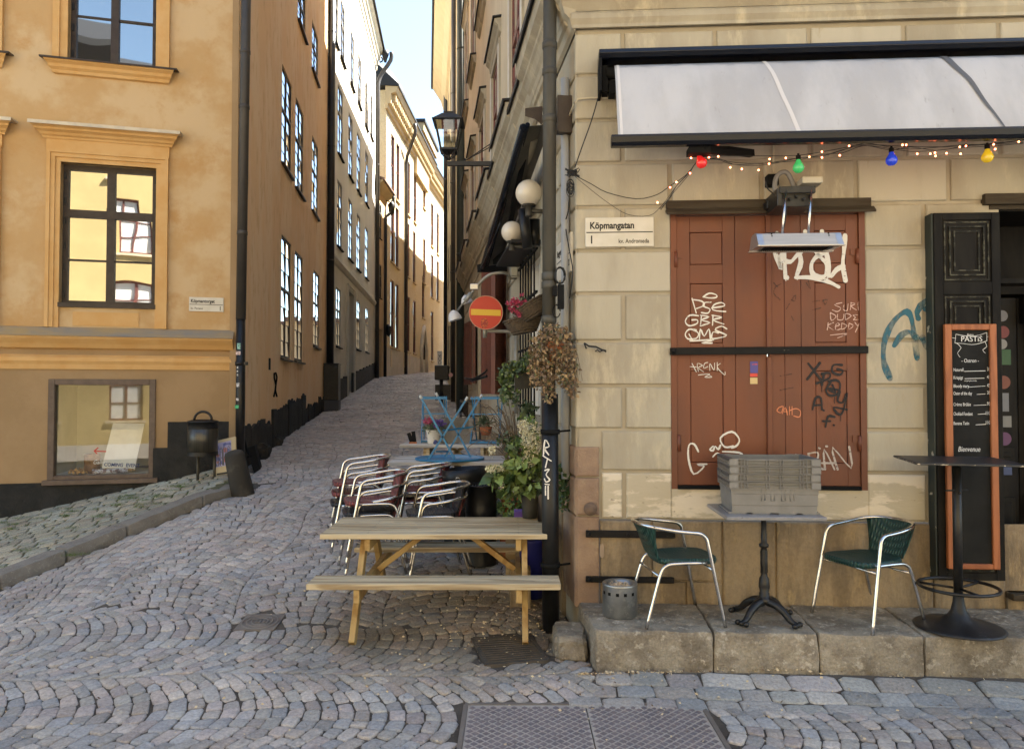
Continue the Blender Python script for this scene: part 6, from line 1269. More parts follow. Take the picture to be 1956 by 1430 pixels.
mb = MB(); nu, nv = 200, 16; vs_ = []
for j in range(nv + 1):
    t = j / nv
    for i in range(nu + 1):
        uu = uf0 + (u1 - uf0) * i / nu; sag = sagf(uu, t); wr = wrf(uu, t)
        n = nb0 + (NF - nb0) * (t ** .85) + sag * .2; z = ztop_f + (zf_b + .02 - ztop_f) * t ** 1.15 - sag * .8 + wr; vs_.append(RF.p(uu, z, n))
mb.add(vs_, [(j * (nu + 1) + i, j * (nu + 1) + i + 1, (j + 1) * (nu + 1) + i + 1, (j + 1) * (nu + 1) + i) for j in range(nv) for i in range(nu)], True); fb = mb.build('fabric', M_fab, AW); sm = fb.modifiers.new('thickness', 'SOLIDIFY'); sm.thickness = .003
mb = MB(); M_seam = mat('seam_tape', (.60, .57, .55), .8)
def strip(mb, xa, xb, wa, wb, lift):
    for j in range(nv):
        P = []
        for t in (j / nv, (j + 1) / nv):
            i = None; uc_ = RH(xa, 130, .2)[0] + (RH(xb, 255, .45)[0] - RH(xa, 130, .2)[0]) * t; sag = sagf(uc_, t); wr = wrf(uc_, t)
            n = nb0 + (NF - nb0) * (t ** .85) + sag * .2 + .004; z = ztop_f + (zf_b + .02 - ztop_f) * t ** 1.15 - sag * .8 + wr + .004; P.append((uc_, z, n))
        t0, t1 = j / nv, (j + 1) / nv; w0_, w1_ = wa + (wb - wa) * t0, wa + (wb - wa) * t1
        mb.quad(RF.p(P[0][0], P[0][1], P[0][2] + lift), RF.p(P[0][0] + w0_, P[0][1], P[0][2] + lift), RF.p(P[1][0] + w1_, P[1][1], P[1][2] + lift), RF.p(P[1][0], P[1][1], P[1][2] + lift))
strip(mb, 1457, 1520, .03, .03, 0); strip(mb, 1178, 1184, .02, .02, 0); mb.build('seam', M_seam, AW)['kind'] = 'stuff'
mb = MB(); strip(mb, 1797, 1912, .055, .012, .006); mb.build('dark_strip', mat('grey_strip', (.10, .10, .11), .7), AW)  # tapering dark strip laid across the fabric

ub0 = RH(1167, 270, NF)[0]
mb = MB(); mb.wprofile(RF, ub0, u1, [(NF - .045, zf_b - .03), (NF - .02, zf_b - .045), (NF + .03, zf_b - .045), (NF + .045, zf_b - .02), (NF + .045, zf_b + .02), (NF + .03, zf_b + .04), (NF - .02, zf_b + .04), (NF - .045, zf_b + .02)]); mb.build('front_rail', M_rail, AW, bevel=.005, seg=2)
# folding arms under the fabric
mb = MB(); ue = RH(1338, 290, .4)[0]; mb.bar(RF.p(ue, zf_b - .05, NF - .02), RF.p(ue + .45, zf_b + .02, .10), .05, .05); mb.wbox(RF, ue - .1, ue + .06, zf_b - .09, zf_b - .046, NF - .12, NF - .01); mb.bar(RF.p(ue + .02, zf_b - .07, NF - .05), RF.p(ue + .42, zf_b - .02, .22), .03, .035)
ue2 = RH(1815, 120, .3)[0]; mb.build('folding_arm', M_blackmatte, AW)
# ================================================================ coloured bulbs and fairy lights
def px3(W, n, *pts): return [W.p(*W.hit(x, y, n), n) for x, y in pts]
NL = .40
FL = thing('fairy_lights', 'tangled string of tiny red fairy lights drooping under the awning', 'string lights', RF.p(2, 3.4, .3))
mb = MB()
p_ = [(1262, 398), (1278, 380), (1290, 362), (1315, 335), (1330, 312), (1345, 303), (1370, 303), (1400, 312), (1440, 315), (1480, 312), (1525, 304), (1570, 296), (1610, 288), (1650, 277), (1700, 283), (1740, 286), (1790, 285), (1840, 281), (1890, 274), (1956, 272)]
for k in range(3): mb.tube(cat_([p + Vector((random.gauss(0, .006), 0, random.gauss(0, .009))) for p in px3(RF, NL, *p_)], 3), .0022, 5)
mb.tube(cat_(px3(RF, NL, (1345, 298), (1450, 298), (1525, 297), (1600, 285), (1650, 276), (1703, 279), (1800, 281), (1885, 275), (1956, 268)), 3), .0028, 5)
# clusters on the corner and slack cable to the string
mb2 = MB(); C0 = (1096, 332)
mb2.tube(cat_(px3(RF, .05, (1098, 335), (1130, 352), (1160, 368), (1215, 380), (1255, 372), (1280, 355), (1310, 335), (1332, 308)), 3), .0032, 5); mb2.tube(cat_(px3(RF, .05, (1096, 335), (1128, 362), (1165, 390), (1200, 410), (1240, 412), (1262, 395), (1285, 365)), 3), .002, 5)
mb2.tube(cat_(px3(RF, .06, (1143, 185), (1130, 230), (1112, 280), (1098, 320)), 3), .005, 6)
mb.build('light_cable', M_cable, FL)
CC = thing('cable_bundle', 'coiled bundle of black cables hanging on the house corner', 'cable bundle', RF.p(0, 3.5, .05))
mb2.build('slack_cable', M_cable, CC)
mb = MB(); cc0 = RF.p(*RH(1093, 330, .06), .06)
for k in range(16):
    a = random.uniform(0, 6.3); r_ = random.uniform(.02, .06); mb.tube([cc0 + Vector((r_ * math.cos(t + a), random.uniform(-.012, .012), r_ * .5 * math.sin(t) + random.uniform(-.01, .01))) for t in np.linspace(0, 5.6, 10)], .0035, 5)
for k in range(9):
    r_ = random.uniform(.025, .055); mb.tube([cc0 + Vector((-.015 + r_ * .6 * math.cos(t), random.uniform(-.01, .01), -.10 + r_ * math.sin(t) - .02 * (k % 3))) for t in np.linspace(0, 6.2, 14)], .0030, 5)
mb.build('coil', M_cable, CC)
mb = MB(); mb.tube(cat_(px3(RA, .04, (1088, 350), (1086, 400), (1080, 430), (1090, 490), (1094, 520), (1088, 570)), 3), .005, 6); mb.tube(cat_(px3(RA, .03, (1080, 260), (1076, 300), (1074, 350), (1074, 390)), 3), .007, 6)
ccb = RA.p(*RA.hit(1070, 525, .12), .12)
for k in range(6): mb.tube([ccb + Vector((.04 * math.cos(t) + random.uniform(-.006, .006), .01 * k, .065 * math.sin(t))) for t in np.linspace(0, 6.2, 14)], .005, 6)
mb.build('alley_cables', M_cable, CC)
mb = MB(); q = ccb + Vector((0, 0, -.17)); mb.box(q.x - .02, q.x + .03, q.y - .03, q.y + .04, q.z - .10, q.z + .09); mb.box(q.x - .06, q.x - .025, q.y - .03, q.y + .03, q.z + .0, q.z + .08); mb.tube([q + Vector((-.03 + .03 * math.cos(t), 0, -.12 + .05 * math.sin(t))) for t in np.linspace(0, 6, 12)], .005, 6); mb.build('plug_block', M_blackmatte, CC, bevel=.006)
mb = MB(); mb.tube(cat_(px3(RF, .02, (1172, 190), (1160, 187), (1120, 188), (1104, 190)), 3) + cat_(px3(RA, .02, (1098, 196), (1090, 215), (1083, 235), (1078, 252), (1068, 252)), 3), .008, 8); setp(mb.build('conduit', mat('beige_conduit', (.5, .43, .3), .6)), 'beige conduit bending around the house corner below the awning bracket', 'conduit')
M_redled = mat('red_fairy_bulb', (.8, .1, .04), .3, emit=(1, .16, .06), estr=5.0)
mb = MB()
for x, y in ((1320, 302), (1354, 301), (1372, 299), (1318, 331), (1292, 348), (1280, 358), (1256, 387), (1395, 320), (1417, 323), (1449, 325), (1470, 304), (1469, 313), (1501, 302), (1546, 300), (1570, 290), (1570, 301), (1604, 297), (1622, 279), (1724, 277), (1731, 277), (1752, 294), (1777, 294), (1786, 292), (1787, 298), (1808, 293), (1833, 281), (1845, 279), (1835, 294), (1898, 276), (1901, 285), (1946, 271)):
    p = RF.p(*RH(x, y, NL), NL); mb.sphere(p, .0065, 6, 4)
mb.build('fairy_bulbs', M_redled, FL)['kind'] = 'stuff'
def bulb_mat(nm_, c): return mat(nm_, c, .08, spec=.8, emit=c, estr=.04)
for x, y, c, nm_ in ((1340, 311, (.65, .02, .02), 'red'), (1525, 320, (.05, .42, .12), 'green'), (1703, 306, (.02, .05, .55), 'blue'), (1886, 300, (.62, .42, .02), 'yellow')):
    p = RF.p(*RH(x, y, NL), NL); O = thing('party_bulb', '%s glass party bulb hanging from the cable under the awning' % nm_, 'light bulb', p, 'coloured bulbs under the awning'); s_ = .043
    tilt = Matrix.Rotation(math.radians(160 if nm_ == 'red' else 180), 3, 'Y')
    mb = MB(); mb.lathe([(0, .95 * s_), (.5 * s_, .85 * s_), (.85 * s_, .5 * s_), (.95 * s_, .1 * s_), (.85 * s_, -.35 * s_), (.55 * s_, -.85 * s_), (.38 * s_, -1.2 * s_), (.36 * s_, -1.4 * s_)], p, 16, tilt); mb.build('glass', bulb_mat('bulb_' + nm_, c), O)
    mb = MB(); mb.lathe([(.4 * s_, -1.3 * s_), (.42 * s_, -2.0 * s_), (.25 * s_, -2.1 * s_), (.0, -2.1 * s_)], p, 12, tilt); t = tilt @ Vector((0, 0, -2.1 * s_)); mb.tube([p + t, p + t + Vector((0, 0, .012))], .008, 6); mb.build('socket', M_blackmatte, O)
# ================================================================ patio heater
HT = thing('patio_heater', 'silver patio heater hanging from a black bracket in front of the red door', 'heater', RF.p(2.4, 3.2, .3)); NH = .42
a, b = RH(1443, 465, NH)[0], RH(1596, 465, NH)[0]; zc_ = RH(1520, 458, NH)[1]; zl_ = RH(1520, 478, NH)[1]
mb = MB(); h_ = .088
pr = [(-.13, -.062), (-.10, -.02), (-.07, .03), (-.03, .042), (.03, .042), (.07, .03), (.10, -.02), (.13, -.062), (.115, -.062), (.09, -.03), (.06, .02), (-.06, .02), (-.09, -.03), (-.115, -.062)]
mb.wprofile(RF, a + .03, b - .03, [(NH + n, zc_ + z) for n, z in pr]); mb.build('reflector', mat('brushed_aluminium', (.50, .48, .45), .6, .35, col2=(.42, .40, .37), scale=5, stretch=(.3, 1, 8)), HT)
mb = MB()
for q0, q1 in ((a - .012, a + .03), (b - .03, b + .012)): mb.wprofile(RF, q0, q1, [(NH + n * 1.02, zc_ + z * 1.02) for n, z in pr[:8]] ); 
mb.wbox(RF, a - .02, b + .02, zc_ - .068, zc_ - .062, NH + .09, NH + .135); mb.wbox(RF, a - .02, b + .02, zc_ - .068, zc_ - .062, NH - .135, NH - .09); mb.build('end_cap', M_alud, HT)
mb = MB(); k = 34
for i in range(k): uu = a + .05 + (b - a - .1) * i / k; mb.wbox(RF, uu, uu + .004, zc_ - .066, zc_ - .060, NH - .09, NH + .09)
mb.build('grille', M_blackmatte, HT)
mb = MB(); 
for q in (.16, .86):
    for dz in (-.035, -.015, .008, .025): mb.wbox(RF, a + (b - a) * q, a + (b - a) * q + .008, zc_ + dz, zc_ + dz + .008, NH + .06, NH + .098 - (dz + .03) * .35)
mb.build('vent_slots', M_blackmatte, HT)
mb = MB(); zb2 = RH(1520, 362, .35)[1]
for xt, xb_ in ((1501, 1494), (1549, 1544)): mb.tube([RF.p(RH(xt, 365, .35)[0], zb2, .36), RF.p(RH(xb_, 455, NH)[0], zc_ + .045, NH)], .009, 8)
mb.build('hanger_rod', M_alu, HT)
ua_, ub_ = RH(1484, 375, .3)[0], RH(1552, 375, .3)[0]
mb = MB(); mb.wbox(RF, ua_, ub_, zb2 - .03, zb2 + .02, .33, .37); mb.wbox(RF, ua_ + .01, ub_ - .01, zb2 - .12, zb2 - .03, .05, .33); mb.wbox(RF, ua_ - .03, ub_ + .0, RH(1520, 400, .1)[1], RH(1520, 385, .1)[1], .05, .15)
for i in range(5): mb.sphere(RF.p(ua_ + .03 + i * .05, zb2 - .05 - .02 * (i % 2), .345), .013, 8, 6)
mb.wbox(RF, ua_ - .015, ua_ + .02, zb2 - .12, zb2 + .01, .06, .36); mb.build('wall_bracket', M_iron, HT, bevel=.003)
q = RF.rect(1518, 350, 1556, 362, .1); mb = MB(); mb.wbox(RF, q[0], q[1], q[2], q[3], .02, .28); mb.build('junction_box', mat('beige_box', (.45, .42, .33), .5), HT, bevel=.004)
mb = MB(); q = RF.rect(1464, 334, 1486, 356, .05); mb.wbox(RF, q[0], q[1], q[2], q[3], .0, .08); mb.build('switch_box', M_blackmatte, HT, bevel=.006)
mb = MB(); mb.tube(cat_(px3(RF, .15, (1481, 366), (1480, 352), (1484, 337), (1494, 329), (1504, 331), (1512, 345), (1518, 358)), 4), .018, 10); mb.build('flexible_conduit', mat('grey_conduit', (.2, .2, .19), .6, bump=.5, bscale=60), HT)
mb = MB(); mb.tube(px3(RF, .02, (1478, 270), (1477, 336)), .008, 8); mb.build('riser_cable', MATS['beige_conduit'], HT)
mb = MB(); mb.tube(cat_(px3(RF, .38, (1458, 452), (1462, 446), (1480, 444), (1494, 442), (1500, 420), (1502, 395)), 3), .004, 6); mb.sphere(RF.p(*RH(1458, 453, .4), .4), .013, 8, 6); mb.tube(cat_(px3(RF, .3, (1462, 345), (1466, 360), (1480, 372), (1492, 382), (1510, 380), (1520, 372)), 3), .005, 6); mb.build('power_cable', M_cable, HT)
# ================================================================ downpipes
def pipe(label, pts, r, m, rings=(), group='downpipes on the facades', name='downpipe', extra=None, seg=14):
    P = [Vector(p) for p in pts]; O = thing(name, label, 'downpipe', P[-1], group); mb = MB(); mb.tube(P, r, seg); mb.build('pipe', m, O)
    for i, z in enumerate(rings):
        a_, b_ = max((pp, qq) for pp, qq in zip(P[:-1], P[1:]) if min(pp.z, qq.z) <= z <= max(pp.z, qq.z)) if any(min(pp.z, qq.z) <= z <= max(pp.z, qq.z) for pp, qq in zip(P[:-1], P[1:])) else (P[-2], P[-1])
        t = (z - a_.z) / (b_.z - a_.z) if abs(b_.z - a_.z) > 1e-6 else 0; q = a_.lerp(b_, t); mb = MB(); rr_ = r if not isinstance(r, list) else r[0]; mb.lathe([(rr_, -.03), (rr_ + .006, -.025), (rr_ + .006, .025), (rr_, .03)], q, seg); mb.build('collar', m, O)
    return O
# left corner: grey upper part, black steel shoe with stickers
dL = 11.12; xl = lambda y: 470 - (470 - 456) * (y / 850)
def PL(y, dx=0): return at(xl(y) + dx, y, dL)
o = pipe('grey downpipe on the orange house corner, its black lower end covered in stickers', [PL(-400), PL(610)], .073, M_pipegrey, [PL(y).z for y in (100, 205, 445)])
mb = MB(); mb.tube([PL(601), Vector((PL(601).x + .01, dL, g(-4.1, dL) - .1))], .067, 16); mb.build('steel_shoe', M_black, o)
mb = MB(); mb.lathe([(.067, -.03), (.074, -.03), (.074, .03), (.067, .03)], PL(694), 14); mb.box(PL(694).x + .06, PL(694).x + .11, dL - .03, dL + .03, PL(694).z - .025, PL(694).z + .025); mb.build('collar', M_black, o)
def pst(cx, y0, y1, w_, c, nm_):
    p0, p1 = PL((y0 + y1) / 2, cx), None; h_ = (y1 - y0) / 1412 * dL; ang_w = w_ / 1412 * dL / .068 / 2; mb = MB(); vs_ = []
    for zz in (-h_ / 2, h_ / 2):
        for i in range(6): a = -math.pi / 2 + cx * .09 + ang_w * (i / 2.5 - 1); vs_.append((PL(700).x + (PL((y0 + y1) / 2).x - PL(700).x) + .0685 * math.cos(a), dL + .0685 * math.sin(a), p0.z + zz))
    mb.add(vs_, [(i, i + 1, i + 7, i + 6) for i in range(5)]); mb.build('pipe_sticker', mat(nm_, c, .5, col2=(c[0] * .35, c[1] * .35, c[2] * .35), scale=40, lo=.5, hi=.54), o)
pst(1, 656, 668, 8, (.25, .5, .42), 'st_a'); pst(-.5, 671, 678, 13, (.65, .5, .48), 'st_b'); pst(1, 731, 739, 8, (.6, .6, .62), 'st_c'); pst(1, 760, 765, 9, (.62, .6, .6), 'st_d'); pst(-2, 773, 780, 11, (.06, .45, .18), 'st_e')
for k, y in enumerate((700, 707, 714)): pst(-2, y, y + 4, 3, (.5, .5, .48), 'st_f%d' % k)
mb = MB(); mb.bar(LF.p(-.03, 9, .05), LF.p(-.03, .9, .05), .02, .10, (1, 0, 0)); setp(mb.build('corner_bead', M_orange_low), 'narrow brown strip along the corner behind the downpipe', 'corner strip')
# black pipe at the orange/grey joint with a cabinet beneath
jp = LA.p(u_end - .15, 0, .12); pipe('thick black downpipe between the orange and the grey house', [(jp.x, jp.y, 17.2), (jp.x, jp.y, g(jp.x, jp.y))], .11, M_black, [6.0, 9.5, 13])
e0 = LA.p(u_end - .55, 0, .0); EC = thing('electric_cabinet', 'black electrical cabinet on a grey base against the orange house', 'cabinet', (e0.x, e0.y, g(e0.x, e0.y)))
zg = g(e0.x, e0.y); mb = MB(); mb.wbox(LA, u_end - .85, u_end - .2, zg + .30, zg + 1.35, .02, .44); mb.wbox(LA, u_end - .87, u_end - .18, zg + 1.352, zg + 1.38, .01, .46); mb.build('cabinet_body', M_black, EC, bevel=.01)
mb = MB(); mb.wbox(LA, u_end - .86, u_end - .19, zg - .1, zg + .298, .02, .45); mb.build('cabinet_base', mat('grey_base', (.06, .06, .065), .7), EC)
mb = MB(); q = LA.p(u_end - .851, 0, .36); mb.box(q.x - .03, q.x + .05, q.y - .006, q.y - .001, zg + 1.25, zg + 1.31); mb.build('label_plate', MATS['grey_base'], EC)
# pipe at grey/peach joint and gutter heads
jp = GA.p(ug1 - .2, 0, .15); zE = GZ1; pipe('dark downpipe with a swan neck at the far end of the grey house', cat_([GA.p(ug1 - .0, zE - .1, .75), GA.p(ug1 - .0, zE - .5, .72), GA.p(ug1 - .1, zE - 1.3, .25), GA.p(ug1 - .2, zE - 1.8, .13)], 3) + [Vector((jp.x, jp.y, g(jp.x, jp.y)))], .10, M_zinc if 0 else M_pipegrey, [5, 9, 13])
mb = MB(); q = GA.p(ug1, zE - .15, .46); mb.lathe([(.06, -.45), (.10, -.3), (.17, -.1), (.18, .1), (0, .1)], q, 10); setp(mb.build('gutter_head', M_roof), 'dark gutter funnel at the far corner of the grey house eaves', 'gutter head')
q0 = PA.p(up1 + .1, PZ, .35); pipe('short swan-neck downpipe under the low peach roof', cat_([q0, q0 - Vector((0, 0, .7)), PA.p(up1 - .6, PZ - 1.3, .1)], 3) + [PA.p(up1 - .6, 2.6, .1)], .08, M_roof)
q0 = OA.p(uPipe - .5, zt - .2, .7); pipe('thin zinc downpipe between the two ochre houses', cat_([q0, q0 - Vector((0, 0, .6)), OA.p(uPipe, zt - 1.9, .16), OA.p(uPipe, zt - 3, .12)], 3) + [OA.p(uPipe, 2.8, .12)], .10, M_pipegrey, [5, 8, 11])
# corner pipe on the right
dR = 5.93; xr = 1050; pr_ = lambda y: at(xr - (y / 1100) * 0, y, dR)
o = pipe('big weathered zinc downpipe at the cream house corner, tagged in white below', [at(1052, -500, dR), at(1048, 760, dR)], .055, M_zinc, [at(1050, y, dR).z for y in (88, 138, 228, 528, 545, 610)])
mb = MB(); mb.tube([at(1050, 752, dR), Vector((at(1052, 1100, dR).x, dR, g(.2, dR) - .05))], .068, 18); mb.build('steel_shoe', M_black, o)
for y in (824, 1078): mb = MB(); q = at(1051, y, dR); mb.lathe([(.068, -.018), (.078, -.018), (.078, .018), (.068, .018)], q, 16); mb.tube([q + Vector((.05, -.02, 0)), q + Vector((.16, .0, .01))], .009, 6); mb.build('clamp', M_blackmatte, o)
CW = Wall(at(1030, 900, dR - .0685).x, dR - .0695, 1, 0)
strokes('graffiti', o, CW, [[(x + 7, y) for x, y in q] for q in [[(1031, 868), (1034, 840), (1042, 852), (1033, 856), (1041, 868)], [(1030, 870), (1046, 880)], [(1039, 875), (1035, 892)], [(1034, 898), (1042, 896), (1036, 906), (1043, 916), (1036, 920), (1033, 914)], [(1034, 924), (1042, 925)], [(1035, 928), (1035, 945)], [(1040, 928), (1040, 952)]]], 2.6, M_white, .003, 3, 'white letters running down the pipe')
# second thin pipe close behind, leaning white conduit
mb = MB(); mb.tube([RA.p(.22, 4.6, .04), RA.p(.22, 1.3, .04)], .035, 10); setp(mb.build('white_pipe', mat('bluish_pipe', (.42, .43, .44), .5)), 'pale vertical pipe on the alley side of the corner, behind the zinc pipe', 'pipe')
for x, d_, r_, m_, lab, z0_ in ((880, 21.3, .13, M_copper, 'green-grey zinc downpipe where the cream house ends', 17), (867, 24.5, .11, M_pipegrey, 'dark brown downpipe on the yellow house', 17), (852.5, 34.5, .13, M_black, 'long black downpipe at the far end of the yellow house', 16.6)):
    q = at(x, 700, d_); top = [Vector((q.x, q.y, z0_))] if x != 852.5 else cat_([at(832, 8, 34.5), at(834, 22, 34.5), at(848, 40, 34.5), at(852, 60, 34.5), at(852.5, 90, 34.5)], 3); pipe(lab, top + [Vector((q.x, q.y, g(q.x, q.y)))], r_, m_, [6, 9, 12])
# ================================================================ lantern
LN = thing('wall_lantern', 'black glazed street lantern on a long arm above the alley', 'lantern', at(965, 313, 10.8)); dl = 10.8; lc = at(857, 290, dl); k_ = dl / 1412
def frus(mb, c, w0, z0, w1, z1): return mb.hexa([c + Vector((a * w0, b * w0, z0)) for a, b in ((-1, -1), (1, -1), (1, 1), (-1, 1))] + [c + Vector((a * w1, b * w1, z1)) for a, b in ((-1, -1), (1, -1), (1, 1), (-1, 1))])
mb = MB(); frus(mb, lc, .215, .43, .09, .545); frus(mb, lc, .07, .545, .075, .575); frus(mb, lc, .225, .415, .225, .43); mb.build('roof', M_roof, LN)
mb = MB()
for a, b in ((-1, -1), (1, -1), (1, 1), (-1, 1)): mb.bar(lc + Vector((a * .11, b * .11, .02)), lc + Vector((a * .19, b * .19, .415)), .018, .018)
frus(mb, lc, .125, 0, .125, .03)
for a, b in ((-1, -1), (1, -1), (1, 1), (-1, 1)): mb.tube([lc + Vector((a * .11, b * .11, .0)), lc + Vector((a * .05, b * .05, -.08)), lc + Vector((0, 0, -.12))], .009, 5)
mb.tube([lc + Vector((0, 0, -.13)), lc], .02, 8); mb.build('frame', M_iron, LN)
mb = MB(); P = [lc + Vector((a * .108, b * .108, .03)) for a, b in ((-1, -1), (1, -1), (1, 1), (-1, 1))]; Q = [lc + Vector((a * .186, b * .186, .41)) for a, b in ((-1, -1), (1, -1), (1, 1), (-1, 1))]
for i in range(4): mb.quad(P[i], P[(i + 1) % 4], Q[(i + 1) % 4], Q[i])
mb.build('glass', M_lanternglass, LN)
mb = MB(); mb.lathe([(.07, .03), (.06, .14), (.03, .16), (.022, .25), (.0, .27)], lc, 12); mb.build('lamp_holder', M_pipegrey, LN)
mb = MB(); arm0 = at(855, 313, dl); arm1 = RA.p(*RA.hit(966, 313), 0); mb.bar(arm0, arm1, .06, .06); mb.build('arm', M_iron, LN)
mb = MB(); mb.tube([at(888, 308, dl), at(962, 258, dl)], .008, 5); mb.tube([at(880, 312, dl), at(960, 268, dl)], .008, 5); mb.tube([at(887, 312, dl), at(888, 303, dl)], .02, 6); mb.build('stay_rod', M_iron, LN)
# ================================================================ globe lamps
def globe(x, y, d, r_px, lab):
    c = at(x, y, d); r = r_px / 1412 * d; O = thing('globe_lamp', lab, 'wall lamp', c, 'white globe lamps at the alley entrance'); mb = MB(); mb.sphere(c, r, 28, 18); mb.build('globe', mat('opal_glass', (.66, .60, .50), .18, spec=.6) if 'opal_glass' not in MATS else MATS['opal_glass'], O)
    mb = MB(); mb.lathe([(r * .52, -r * 1.0), (r * .52, -r * .88), (r * .2, -r * .9)], c, 20); mb.lathe([(r * .28, -r * 1.75), (r * .28, -r * 1.0), (r * .5, -r * 1.0)], c, 14); mb.lathe([(0, -r * 1.75), (r * .28, -r * 1.75)], c, 14); mb.build('lamp_neck', M_zinc, O)
    mb = MB(); a = c + Vector((0, 0, -r * 1.35)); n_ = (a.x - RA.x) * RA.nx + (a.y - RA.y) * RA.ny; mb.tube([a, a - Vector((RA.nx, RA.ny, 0)) * n_], .022, 8); mb.build('bracket', M_zinc, O)
globe(1010, 369, 7.0, 25.5, 'larger nearer white globe lamp beside the corner downpipe'); globe(978, 443, 7.7, 20.5, 'smaller farther white globe lamp above the no entry sign')
mb = MB(); mb.tube([at(999, 400, 7.3), at(1008, 475, 7.3)], [.055, .052], 14); mb.tube([at(1020, 420, 7.4), at(1020, 470, 7.4)], .06, 10); setp(mb.build('cylinder_spotlight', M_black), 'black cylindrical spotlight hanging below the near globe lamp', 'spotlight')
# ================================================================ alley awning (rolled, dark)
SA = thing('side_awning', 'folded dark awning above the restaurant windows on the alley side', 'awning', RA.p(2, 3.8, .2)); 
mb = MB(); n0 = .42; A0, A1 = at(1000, 243, 6.35), at(922, 510, 9.6); mb.tube([A0, A1], .035, 10); mb.tube([at(1008, 238, 6.38), at(930, 508, 9.6)], .022, 8); mb.tube([at(957, 425, 7.8), at(921, 508, 9.5)], .012, 6); mb.build('front_bar', M_rail, SA)
mb = MB(); 
for s_, k in ((0, 0), (1, 1)):
    pass
B0, B1 = RA.p(.45, 4.35, .10), RA.p(4.0, 4.3, .10); mb.quad(A0, A1, at(955, 505, 9.6), at(1035, 240, 6.5)); mb.quad(at(1035, 240, 6.5), at(955, 505, 9.6), B1, B0); f_ = mb.build('fabric', mat('dark_awning_fabric', (.055, .05, .04), .9, col2=(.09, .08, .06), scale=2), SA); sm = f_.modifiers.new('t', 'SOLIDIFY'); sm.thickness = .006
mb = MB(); mb.tube([at(1018, 262, 6.7), at(985, 370, 7.9)], .055, 10); mb.build('rolled_fabric', mat('beige_awning_fabric', (.20, .18, .13), .9), SA)
mb = MB(); mb.add([at(x, y, 6.2) for x, y in ((1003, 207), (1036, 203), (1036, 240), (1022, 228), (1003, 222))] + [at(x, y, 6.24) for x, y in ((1003, 207), (1036, 203), (1036, 240), (1022, 228), (1003, 222))], [(0, 1, 2, 3, 4), (9, 8, 7, 6, 5)] + [(i, (i + 1) % 5, (i + 1) % 5 + 5, i + 5) for i in range(5)]); mb.build('bracket', M_darkpaint, SA); mb = MB(); mb.wbox(RA, .12, .20, 4.12, 4.42, .0, .12); mb.build('bracket', M_darkpaint, SA)
mb = MB(); mb.bar(at(915, 512, 9.7), at(965, 512, 9.9), .10, .10); mb.bar(at(985, 470, 8.8), at(945, 500, 9.4), .05, .07); mb.bar(at(1000, 300, 7.0), at(968, 455, 8.4), .05, .06); mb.build('folding_arm', M_blackmatte, SA)
# swan-neck spotlights by the sign
SP = thing('arm_spotlights', 'row of small white spotlights on a curved grey arm above the no entry sign', 'spotlight', at(985, 530, 9.2)); mb = MB(); d_ = 9.1
mb.tube(cat_([at(972, 540, 9.3), at(972, 526, 9.25), at(962, 521, d_), at(940, 523, d_), (at(925, 532, d_)), at(912, 546, d_)], 4), .020, 8); mb.tube([at(972, 532, 9.3), at(986, 532, 9.4)], .014, 6); mb.tube([at(910, 548, d_), at(880, 585, 9.4), at(866, 603, 9.6)], .012, 6); mb.tube([at(900, 560, d_), at(888, 575, d_)], .03, 8); mb.build('arm', M_pole, SP)
for x, y, w_ in ((891, 574, 11), (868, 605, 13)):
    c = at(x, y, 9.4); r = w_ / 1412 * 9.4; mb = MB(); mb.lathe([(r, -r * .5), (r * .98, -r * .1), (r * .7, r * .6), (r * .25, r * .95), (0, r)], c, 16, Matrix.Rotation(-.3, 3, 'Y')); mb.lathe([(0, -r * .4), (r, -r * .5)], c, 16, Matrix.Rotation(-.3, 3, 'Y')); mb.build('lamp_shade', mat('white_enamel', (.6, .59, .58), .4) if 'white_enamel' not in MATS else MATS['white_enamel'], SP)
mb = MB(); c = at(906, 548, 9.0); mb.box(c.x - .05, c.x + .05, c.y - .04, c.y + .04, c.z - .035, c.z + .035); mb.build('floodlight', M_alud, SP, bevel=.006)
for z_ in (0,):
    q = RA.p(*RA.hit(982, 517, .05), .05); mb = MB(); mb.box(q.x - .04, q.x + .04, q.y - .03, q.y + .03, q.z - .07, q.z + .07); mb.build('junction_box', MATS['beige_box'], SP, bevel=.005)
# ================================================================ plants
M_leaf1 = mat('leaf_bright', (.14, .21, .05), .5, col2=(.18, .25, .07), scale=8); M_leaf2 = mat('leaf_dark', (.045, .085, .025), .55); M_leafblue = mat('leaf_ivy', (.055, .085, .045), .5, col2=(.09, .12, .06), scale=9)
M_dry1 = mat('dry_leaf_tan', (.30, .20, .10), .8, col2=(.40, .28, .15), scale=9); M_dry2 = mat('dry_leaf_brown', (.15, .095, .055), .85); M_drygreen = mat('fading_leaf', (.10, .10, .045), .8); M_flow = mat('cream_blossom', (.68, .66, .42), .7, col2=(.66, .58, .42), scale=14); M_pink = mat('pink_blossom', (.42, .05, .11), .6); M_purple = mat('purple_blossom', (.13, .06, .30), .6); M_white_f = mat('white_blossom', (.65, .62, .6), .6)
M_terra = mat('terracotta', (.36, .12, .05), .8); M_wicker = mat('wicker', (.13, .095, .06), .8, col2=(.07, .05, .035), scale=40, bump=.6, bscale=60); M_stem = mat('dry_stem', (.16, .11, .06), .8)
